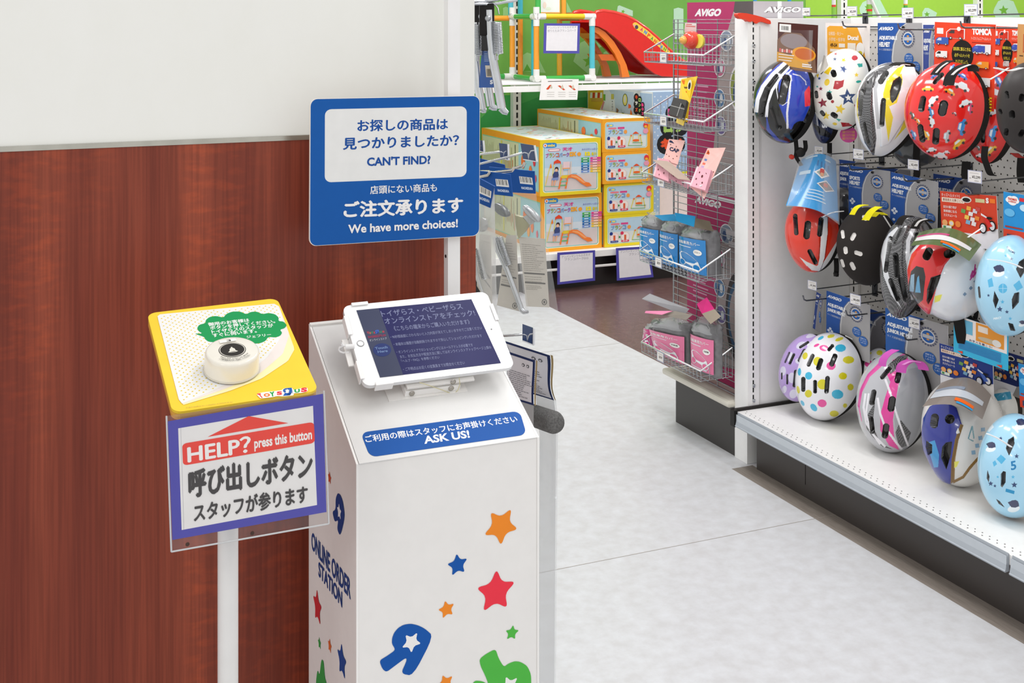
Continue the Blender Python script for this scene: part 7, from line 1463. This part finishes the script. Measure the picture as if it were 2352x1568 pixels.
# striped poles standing on the deck beyond the gondola
def striped_pole(px, label, bands, r=.021, Y=6.62, blue=False):
    b = at(px, 30, Y=Y); root = thing('striped_pole', label, 'pole', (b.x, Y, ZS), 'toy poles beyond the gondola')
    zz = [ZS] + [at(px, y, Y=Y).z for y, _ in bands] + [1.78]; cs = [bands[0][1]] + [c for _, c in bands]
    for i in range(len(zz) - 1): m = MB(); m.tube([(b.x, Y, zz[i]), (b.x, Y, zz[i + 1])], r, cs[i], 'gloss', 14); m.build('pole_section', root)
striped_pole(1915, 'white and green toy pole with one red band, left of the white upright', [(60, '8fcb4a'), (16, 'e8392c'), (11, 'f0efec')], .014)
striped_pole(1997, 'white and green toy pole crossed by a white diagonal bar', [(60, '8fcb4a'), (26, 'e8392c'), (21, '8fcb4a'), (10, 'f0efec')], .019)
striped_pole(2080, 'white toy pole with thin orange and green bands behind a price tag', [(60, '4fae3a'), (12, 'f0a03a'), (9, 'f2f1ee')], .014)
m = MB(); m.tube([at(1992, -20, Y=6.60), at(2020, 42, Y=6.60)], .012, 'f0efec', 'gloss', 12); tag(m.build('diagonal_bar'), 'white slanted bar leaning beside the green pole above the gondola', 'bar')
for px, l in ((1734, 'thin blue pole top rising above the gondola near the red grip'), (1813, 'thin blue pole top rising above the grey carton end')):
    p = at(px, 2, Y=6.9); m = MB(); m.tube([(p.x, 6.9, ZS), (p.x, 6.9, 1.75)], .013, '2f9fd6', 'gloss', 12); tag(m.build('blue_pole'), l, 'pole', 'toy poles beyond the gondola')
# ================================================================== BICYCLE STANDS HANGING AT THE WALL END
kg = crop(1080, 0, .20408); kh = crop(1085, 320, .15303); ki = crop(1085, 540, .16588)
def coil(m, a, b, r, turns, wire, col='c9ccd0'):
    a, b = Vector(a), Vector(b); d = (b - a); u = d.orthogonal().normalized(); v = d.normalized().cross(u); n = turns * 10
    m.tube([a + d * (i / n) + u * (r * math.cos(2 * math.pi * i / 10)) + v * (r * math.sin(2 * math.pi * i / 10)) for i in range(n + 1)], wire, col, 'metal', 5)
def metal(root, name, pts, r, col='d3d6da', n=10): m = MB(); m.tube(pts, r, col, 'metal', n); return m.build(name, root)
T0 = 2.46
def G(*p, t=T0): return [at(*kg(*q), t=t) for q in p]
def stand_(label, top, leg, spring, foot, t, tagc=None, lr=.0088):
    root = thing('kickstand', label, 'kickstand', tuple(at(*kg(*top), t=t)), 'chrome kickstands hanging on the top hook')
    metal(root, 'leg', [at(*kg(*q), t=t) for q in leg], lr)
    metal(root, 'foot', [at(*kg(*q), t=t) for q in foot], [lr * .95, lr * .8, lr * .5], 'c9ccd0')
    m = MB(); coil(m, at(*kg(*spring[0]), t=t - .01), at(*kg(*spring[1]), t=t - .01), .0088, 20, .0013); m.tube([at(*kg(*q), t=t - .01) for q in (spring[1], (spring[1][0] - 12, spring[1][1] + 30), (spring[1][0] - 8, spring[1][1] + 70))], .0016, 'c9ccd0', 'metal', 6); m.build('spring', root)
    m = MB(); p = at(*kg(*top), t=t); f_ = Frame(p, (.9, -.43, 0), (0, 0, 1))
    m.fbox(f_, -.012, .018, -.045, .02, -.012, .006, '2b2a2a', 'metal', .003); m.fbox(f_, -.008, .024, -.075, -.04, -.008, .004, '3a3a3b', 'metal', .002); m.lathe([(.006, .006), (.006, .014), (.001, .015)], f_, 'aeb1b4', 'metal', 12, (.006, -.01)); m.build('bracket', root)
    return root
s1 = stand_('chrome kickstand with blue tag, frontmost on the top hook', (170, 150), ((215, 110), (225, 400), (250, 640), (310, 950), (355, 1215)), ((300, 245), (320, 605)), ((350, 1215), (385, 1255), (425, 1275)), T0)
m = MB(); q = G((150, 455), (275, 470), (285, 985), (115, 985), t=T0 + .02); fr = corner_frame(q[0], q[1], q[3]); m.prism([fr.fp(*kg(*c)) for c in ((135, 475), (160, 455), (262, 462), (275, 490), (285, 985), (100, 985))], fr.n * -.001, '1f55a0', 'gloss'); m.lay = 1
m.ptext(fr, 'TOYS', kg(155, 580), kg(215, 575), kg(155, 548), 'eef0f2', .06)
for j in range(6): m.ppoly(fr, [kg(158, 600 + 17 * j), kg(225, 598 + 17 * j), kg(225, 604 + 17 * j), kg(158, 606 + 17 * j)], 'a9bfe0', w=.0007)
m.lay = 5; m.ppoly(fr, [kg(168, 735), kg(245, 738), kg(255, 870), kg(180, 868)], 'd9cfbf')
for j in range(6): m.ppoly(fr, [kg(186 + 10 * j, 775), kg(190 + 10 * j + j % 3, 775), kg(194 + 10 * j + j % 3, 858), kg(190 + 10 * j, 858)], '3a3630', w=.0016)
m.lay = 9; m.ptext(fr, 'S', kg(222, 948), kg(255, 946), kg(222, 900), 'e6e9ee', .05); m.build('hang_tag', s1, 'blue tag with barcode')
stand_('chrome kickstand hanging in the middle, only its foot end showing', (150, 120), ((160, 200), (185, 700), (205, 1000), (235, 1190)), ((110, 260), (112, 400)), ((232, 1185), (265, 1210), (305, 1222)), T0 + .06)
stand_('chrome kickstand beside the wall corner with its spring towards the wall', (95, 130), ((70, 250), (60, 700), (95, 1000), (135, 1225)), ((85, 270), (92, 620)), ((132, 1222), (155, 1240), (182, 1246)), T0 + .03)
hk = thing('display_hook', 'chrome double hook above the kickstands at the wall corner', 'hook', tuple(at(*kg(200, 20), t=T0)))
m = MB(); m.tube([Vector((WX, 2.2, at(*kg(60, 30), t=T0).z)), *G((140, 22), (230, 8), (300, -5), (380, -30))], .0035, 'b9bcc0', 'metal', 8); m.build('prong', hk)
m = MB(); m.tube([Vector((WX, 2.22, at(*kg(60, 60), t=T0).z)), *G((200, 45), (310, 40), (375, 25), (480, 10), (530, 0))], .003, 'c3c6ca', 'metal', 8); m.tube(G((265, 30), (310, 90), (325, 160)), .0016, 'd0d3d6', 'metal', 6); m.build('guide_wire', hk)
# lower hooks with price plates seen from behind
def back_hook(label, wire, plate, t, kk):
    r = thing('display_hook', label, 'hook', tuple(at(*kk(*plate[0]), t=t)), 'hooks on the wall end seen from behind')
    a = at(*kk(*wire[0]), t=t + .02); m = MB(); m.tube([Vector((WX - .0, a.y + .05, a.z)), a] + [at(*kk(*q), t=t) for q in wire[1:]], .0024, 'c2c4c6', 'metal', 7); m.build('wire', r)
    fr = corner_frame(*[at(*kk(*plate[i]), t=t - .002) for i in (0, 1, 3)]); 
    m = MB(); m.prism([fr.fp(*kk(*q)) for q in plate], fr.n * -.002, '33456a', 'gloss'); m.build('price_plate', r, 'dark blue back of the price holder')
    m = MB(); (x1_, y1_), (x2_, y2_) = plate[1], plate[2]; m.tube([at(*kk(x1_ + 8, y1_), t=t - .004), at(*kk(x2_ + 4, y2_), t=t - .004)], .0022, 'e3e5e8', 'gloss', 6); m.tube([at(*kk(*plate[3]), t=t - .004), at(*kk(*plate[2]), t=t - .004)], .0010, 'd9dbde', 'gloss', 6); m.build('holder_edge', r)
back_hook('chrome hook whose dark plate overlaps the corner of the yellow slide carton', ((110, 370), (560, 260), (780, 195), (830, 210), (845, 300), (850, 215), (880, 170), (930, 165)), ((722, 60), (925, 90), (965, 335), (760, 300)), 2.40, kh)
back_hook('chrome hook with dark plate in front of the beige carton side', ((110, 225), (300, 200), (430, 185), (465, 200), (470, 250), (480, 190), (510, 175)), ((398, 55), (530, 72), (540, 312), (418, 275)), 2.55, kh)
back_hook('chrome hook with dark plate just beside the sign edge', ((100, 180), (120, 100), (130, 95)), ((100, 10), (158, 18), (175, 190), (100, 180)), 2.62, kh)
back_hook('lone chrome hook with dark plate right of the tablet', ((330, 1400), (560, 1385), (710, 1370), (750, 1385), (760, 1470), (775, 1390), (800, 1365), (845, 1360)), ((693, 1230), (845, 1285), (845, 1520), (693, 1460)), 2.28, ki)
# bagged kickstands with blue headers
def bagged(label, hdr, bag, t, parts, code, kk=kh):
    r = thing('bagged_kickstand', label, 'kickstand', tuple(at(*bag[2], t=t)), 'bagged kickstands at the wall corner')
    # the bag hangs turned towards the till, a little off square to the aisle
    q = [at(*hdr[0], t=t + .018), at(*hdr[1], t=t - .018), at(*hdr[3], t=t + .018)]; fr = corner_frame(*q)
    m = MB(); pts = [fr.fp(*p) for p in hdr]; m.prism(pts, fr.n * -.003, '1c5099', 'paper'); m.lay = 1
    if code:
        c = quad_map(*code); m.ppoly(fr, [c(0, 0), c(1, 0), c(1, 1), c(0, 1)], 'e9e6e2'); m.lift()
        for j, wd in enumerate((2, 1, 1, 3, 1, 2, 1, 3, 2, 1, 1, 2, 3, 1)):
            u = .06 + .064 * j; m.face([fr.fp(*c(u, .22), m.lay * MB.LIFT), fr.fp(*c(u + .014 * wd, .22), m.lay * MB.LIFT), fr.fp(*c(u + .014 * wd, .95), m.lay * MB.LIFT), fr.fp(*c(u, .95), m.lay * MB.LIFT)], '2a2826', 'paper')
        m.ptext(fr, 'HACHIZUKA', c(.05, -.75), c(.92, -.75), c(.05, -.40), 'd3def0', .05)
    m.build('header_card', r)
    m = MB(); m.face([fr.fp(*p, .012) for p in bag], 'ffffff', 'film'); m.face([fr.fp(*p, -.012) for p in bag], 'ffffff', 'film')
    n = len(bag)
    for i in range(n): m.face([fr.fp(*bag[i], .012), fr.fp(*bag[(i + 1) % n], .012), fr.fp(*bag[(i + 1) % n], -.012), fr.fp(*bag[i], -.012)], 'ffffff', 'film')
    m.build('clear_bag', r)
    parts(r, fr)
    return r
def paper_insert(r, fr, quad, bars, lines, mark=None):
    m = MB(); m.prism([fr.fp(*p, -.006) for p in quad], fr.n * -.0006, 'cdc6bb', 'paper'); c = quad_map(*quad); w = -.0054
    for v in bars: m.face([fr.fp(*c(*p), w) for p in ((.06, v), (.9, v), (.9, v + .02), (.06, v + .02))], '5a5652', 'paper')
    rnd = random.Random(int(quad[0][0]))
    for v0, v1, n in lines:
        for j in range(n):
            v = v0 + (v1 - v0) * j / n; e = rnd.uniform(.55, .9); u = .08
            while u < e: d = rnd.uniform(.04, .12); m.face([fr.fp(*c(*p), w) for p in ((u, v), (u + d, v), (u + d, v + .006), (u, v + .006))], '938d84', 'paper'); u += d + .015
    if mark:
        px, py = c(*mark); m.face([fr.fp(px + 6 * math.cos(a), py + 7 * math.sin(a), w) for a in [i * .52 for i in range(12)]], '4a4642', 'paper'); m.face([fr.fp(px + 4.4 * math.cos(a), py + 5.4 * math.sin(a), w + .0002) for a in [i * .52 for i in range(12)]], 'cdc6bb', 'paper'); m.face([fr.fp(px + a, py + b_, w + .0004) for a, b_ in ((-2, -3), (2, -3), (2, 3), (-2, 3))], '5a5652', 'paper')
    m.build('paper_insert', r)
def hub(r, fr, c, rx, ry, rot, col='b9bcbe', shade='6a6a68'):
    m = MB(); a = math.radians(rot); O_ = fr.fp(*c, .0); s = fwd(O_) / FPX
    f2 = Frame(O_, fr.ex * math.cos(a) - fr.ey * math.sin(a), fr.ey * math.cos(a) + fr.ex * math.sin(a)); n = 32
    prof = [(1.0, -.004), (1.0, .002), (.9, .0065), (.6, .008), (.05, .0085)]
    vs = [f2.pt(rx * s * k_ * math.cos(2 * math.pi * i / n), ry * s * k_ * math.sin(2 * math.pi * i / n), h_) for k_, h_ in prof for i in range(n)]
    m.add(vs, [(j * n + i, j * n + (i + 1) % n, (j + 1) * n + (i + 1) % n, (j + 1) * n + i) for j in range(4) for i in range(n)], col, 'metal', True); m.build('oval_plate', r)
def leg_in(r, fr, pts, wid, springs, footp):
    m = MB(); P_ = [fr.fp(*p, .004) for p in pts]; s = fwd(P_[0]) / FPX; m.tube(P_, wid * s, 'c6c9cc', 'metal', 10); m.build('leg', r)
    for a, b_, rr, n in springs: m = MB(); coil(m, fr.fp(*a, .008), fr.fp(*b_, .008), rr * s, n, .0011, 'c6c8ca'); m.build('spring', r)
    m = MB(); m.tube([fr.fp(*p, .004) for p in footp], [wid * s, wid * s * .9, wid * s * .55], 'b9bcc0', 'metal', 10); m.build('foot', r)
def p3(r, fr):
    paper_insert(r, fr, [ki(640, 20), ki(1005, 50), ki(1065, 1000), ki(745, 985)], (.47, .335), ((.52, .92, 14), (.36, .46, 3), (.25, .32, 3)), (.80, .075))
    hub(r, fr, kh(890, 1115), 27, 9, 38); m = MB(); m.prism([fr.fp(*kh(*p), .003) for p in ((760, 1165), (830, 1130), (950, 1230), (885, 1280), (850, 1275))], fr.n * -.01, 'b4b6b4', 'metal'); m.prism([fr.fp(*kh(*p), .002) for p in ((640, 1140), (750, 1170), (860, 1280), (790, 1390), (690, 1490), (650, 1300))], fr.n * -.008, 'a39f7c', 'metal'); m.build('bracket', r)
bagged('bagged kickstand under the widest blue header, nearest to the aisle', [kh(250, 415), kh(930, 478), kh(945, 815), kh(330, 785)], [kh(600, 790), kh(960, 815), kh(970, 960), kh(1075, 1210), ki(1190, 1060), ki(745, 1078), kh(640, 1400)], 2.50, p3, [kh(700, 552), kh(895, 575), kh(912, 682), kh(716, 662)])
def p2(r, fr):
    paper_insert(r, fr, [ki(470, 0), ki(610, 0), ki(650, 1055), ki(340, 970)], (.42, .29), ((.5, .92, 12), (.31, .40, 3)), (.8, .06))
    hub(r, fr, kh(440, 1060), 23, 11, 28, '7a7c7c'); leg_in(r, fr, [ki(310, 20), ki(350, 200), ki(480, 480), ki(590, 780), ki(680, 1030)], 6.2, [(ki(370, 20), ki(500, 410), 7.5, 22)], [ki(678, 1025), ki(715, 1062), ki(770, 1062)])
bagged('bagged kickstand with shiny tubular leg poking down its bag', [kh(100, 470), kh(565, 525), kh(600, 858), kh(100, 800)], [kh(290, 840), kh(600, 860), kh(640, 1200), ki(760, 900), ki(790, 1120), ki(340, 980), kh(280, 1200)], 2.40, p2, [kh(345, 592), kh(530, 608), kh(552, 718), kh(360, 700)])
def p1(r, fr):
    paper_insert(r, fr, [ki(100, -20), ki(255, 0), ki(275, 1060), ki(60, 700)], (.40, .28), ((.5, .92, 12),), None)
    hub(r, fr, kh(150, 1280), 14, 17, 0, '8a8a88'); leg_in(r, fr, [ki(40, 280), ki(60, 520), ki(130, 760), ki(210, 1000)], 3.2, [(ki(75, 185), ki(170, 610), 6.5, 20)], [ki(210, 1000), ki(235, 1060), ki(260, 1080)])
bagged('bagged kickstand hugging the wall corner behind the tablet', [kh(60, 560), kh(330, 705), kh(262, 1030), kh(60, 940)], [kh(60, 940), kh(270, 1030), kh(330, 720), ki(330, 600), ki(350, 1270), ki(230, 1050), ki(40, 600), kh(60, 1100)], 2.30, p1, [kh(90, 680), kh(285, 780), kh(278, 882), kh(90, 800)])
r = thing('bagged_kickstand', 'blue header card of a kickstand bag hidden furthest behind', 'kickstand', tuple(at(*kh(300, 340), t=2.6)))
q = [at(*kh(100, 285), t=2.6), at(*kh(490, 385), t=2.57), at(*kh(100, 420), t=2.6)]; fr = corner_frame(*q); m = MB(); m.prism([fr.fp(*kh(*p)) for p in ((100, 285), (480, 380), (490, 460), (100, 460))], fr.n * -.003, '1c4a90', 'paper'); m.build('header_card', r)
m = MB(); m.face([fr.fp(*kh(*p), -.004) for p in ((100, 460), (490, 460), (490, 800), (100, 800))], 'ffffff', 'film'); m.build('clear_bag', r)
for y, x0_, x1_, l in ((500, 330, 600, 'short chrome hook carrying the shiny-legged kickstand bag'), (570, 80, 235, 'short chrome hook carrying the bag at the wall corner'), (430, 640, 760, 'chrome hook tip showing above the widest blue header')):
    m = MB(); a, b_ = at(*kh(x0_, y), t=2.42), at(*kh(x1_, y - 32), t=2.40); m.tube([Vector((WX, a.y + .1, a.z)) if x0_ < 400 else a, a, b_, b_ + Vector((.004, 0, .006))], .0032, 'c9c3ba', 'metal', 8); tag(m.build('hook_tip'), l, 'hook')
# two bicycle pumps in clear bags, under white instruction cards
kp = crop(1150, 760, .15940)
def pump_card(label, quad, t, curl, lines_u):
    r = thing('bicycle_pump', label, 'pump', tuple(at(*kp(*quad[3]), t=t)), 'bagged pumps right of the kiosk')
    C_ = [at(*kp(*quad[i]), t=t + dt) for i, dt in ((0, .03), (1, -.03), (3, .03))]; fr = corner_frame(C_[0], C_[1], C_[2]); c = quad_map(*[kp(*p) for p in quad])
    nn = fr.n; bend = lambda v: nn * (curl * math.sin(math.pi * 1.6 * v))
    m = MB(); m.grid(lambda u, v: fr.fp(*c(u, v)) + bend(v), 6, 10, '23315f', 'paper'); m.grid(lambda u, v: fr.fp(*c(.02 + .91 * u, .05 + .90 * v)) + bend(.05 + .90 * v) + nn * .0006, 6, 10, 'dfdde2', 'paper')
    m.grid(lambda u, v: fr.fp(*c(1 + .05 * u, v)) + bend(v) - nn * .002, 1, 10, 'b39a6a', 'paper')
    rnd = random.Random(len(label))
    for j in range(13):
        v = .62 - .042 * j; u = .10; e = rnd.uniform(.5, .88)
        while u < e:
            d = rnd.uniform(.04, .14); m.face([fr.fp(*c(*p)) + bend(p[1]) + nn * .0014 for p in ((u, v), (u + d, v), (u + d, v + .011), (u, v + .011))], '6a6870', 'paper'); u += d + .02
    for u in (.60, .76): m.face([fr.fp(*c(u + .05 * math.cos(a), .82 + .035 * math.sin(a))) + bend(.82) + nn * .0014 for a in [i * .7 for i in range(9)]], '3a3a40', 'paper'); m.face([fr.fp(*c(u + .03 * math.cos(a), .82 + .02 * math.sin(a))) + bend(.82) + nn * .0018 for a in [i * .7 for i in range(9)]], 'dfdde2', 'paper')
    m.build('instruction_card', r)
    return r, fr
r, fr = pump_card('bagged bicycle pump whose card curls, nearer to the aisle', ((20, 160), (685, 375), (770, 1000), (440, 900)), 2.30, .006, None)
m = MB(); bag = [kp(500, 920), kp(770, 1000), kp(800, 1260), kp(790, 2400), (1272, 1700), (1236, 1700), kp(560, 1500)]
for w in (.016, -.016): m.face([fr.fp(*p, w) for p in bag], 'ffffff', 'clear')
for p0_, p1_ in ((1, 2), (2, 3), (3, 4)): m.tube([fr.fp(*bag[p0_], .0), fr.fp(*bag[p1_], .0)], .0035, 'ffffff', 'film', 6)
m.tube([fr.fp(*kp(740, 1420)), fr.fp(*kp(745, 3000))], .002, 'ffffff', 'film', 5); m.tube([fr.fp(*kp(590, 1560)), fr.fp(*kp(600, 3000))], .002, 'ffffff', 'film', 5); m.build('clear_bag', r)
m = MB(); a, b_ = at(*kp(250, 1140), t=2.36), at(*kp(690, 1290), t=2.24); d = (b_ - a).normalized(); R_ = .0195
m.tube([a, b_, b_ + d * .022, b_ + d * .030, b_ + d * .033], [R_, R_ * 1.03, R_ * 1.03, R_ * .9, R_ * .5], '6b6a69', 'foam', 20); m.build('grip', r)
m = MB(); a2 = a + d * .02; m.tube([a2 + Vector((0, 0, -.015)), a2 + Vector((0, 0, -.45))], .011, 'c9ccd0', 'metal', 12); m.build('barrel', r)
r, fr = pump_card('bagged bicycle pump with flat card close to the tablet', ((85, 290), (490, 425), (475, 1072), (100, 960)), 2.22, .001, None)
m = MB(); bag = [kp(100, 960), kp(478, 1075), kp(470, 1500), kp(100, 1500)]
for w in (.012, -.012): m.face([fr.fp(*p, w) for p in bag], 'ffffff', 'clear')
m.build('clear_bag', r)
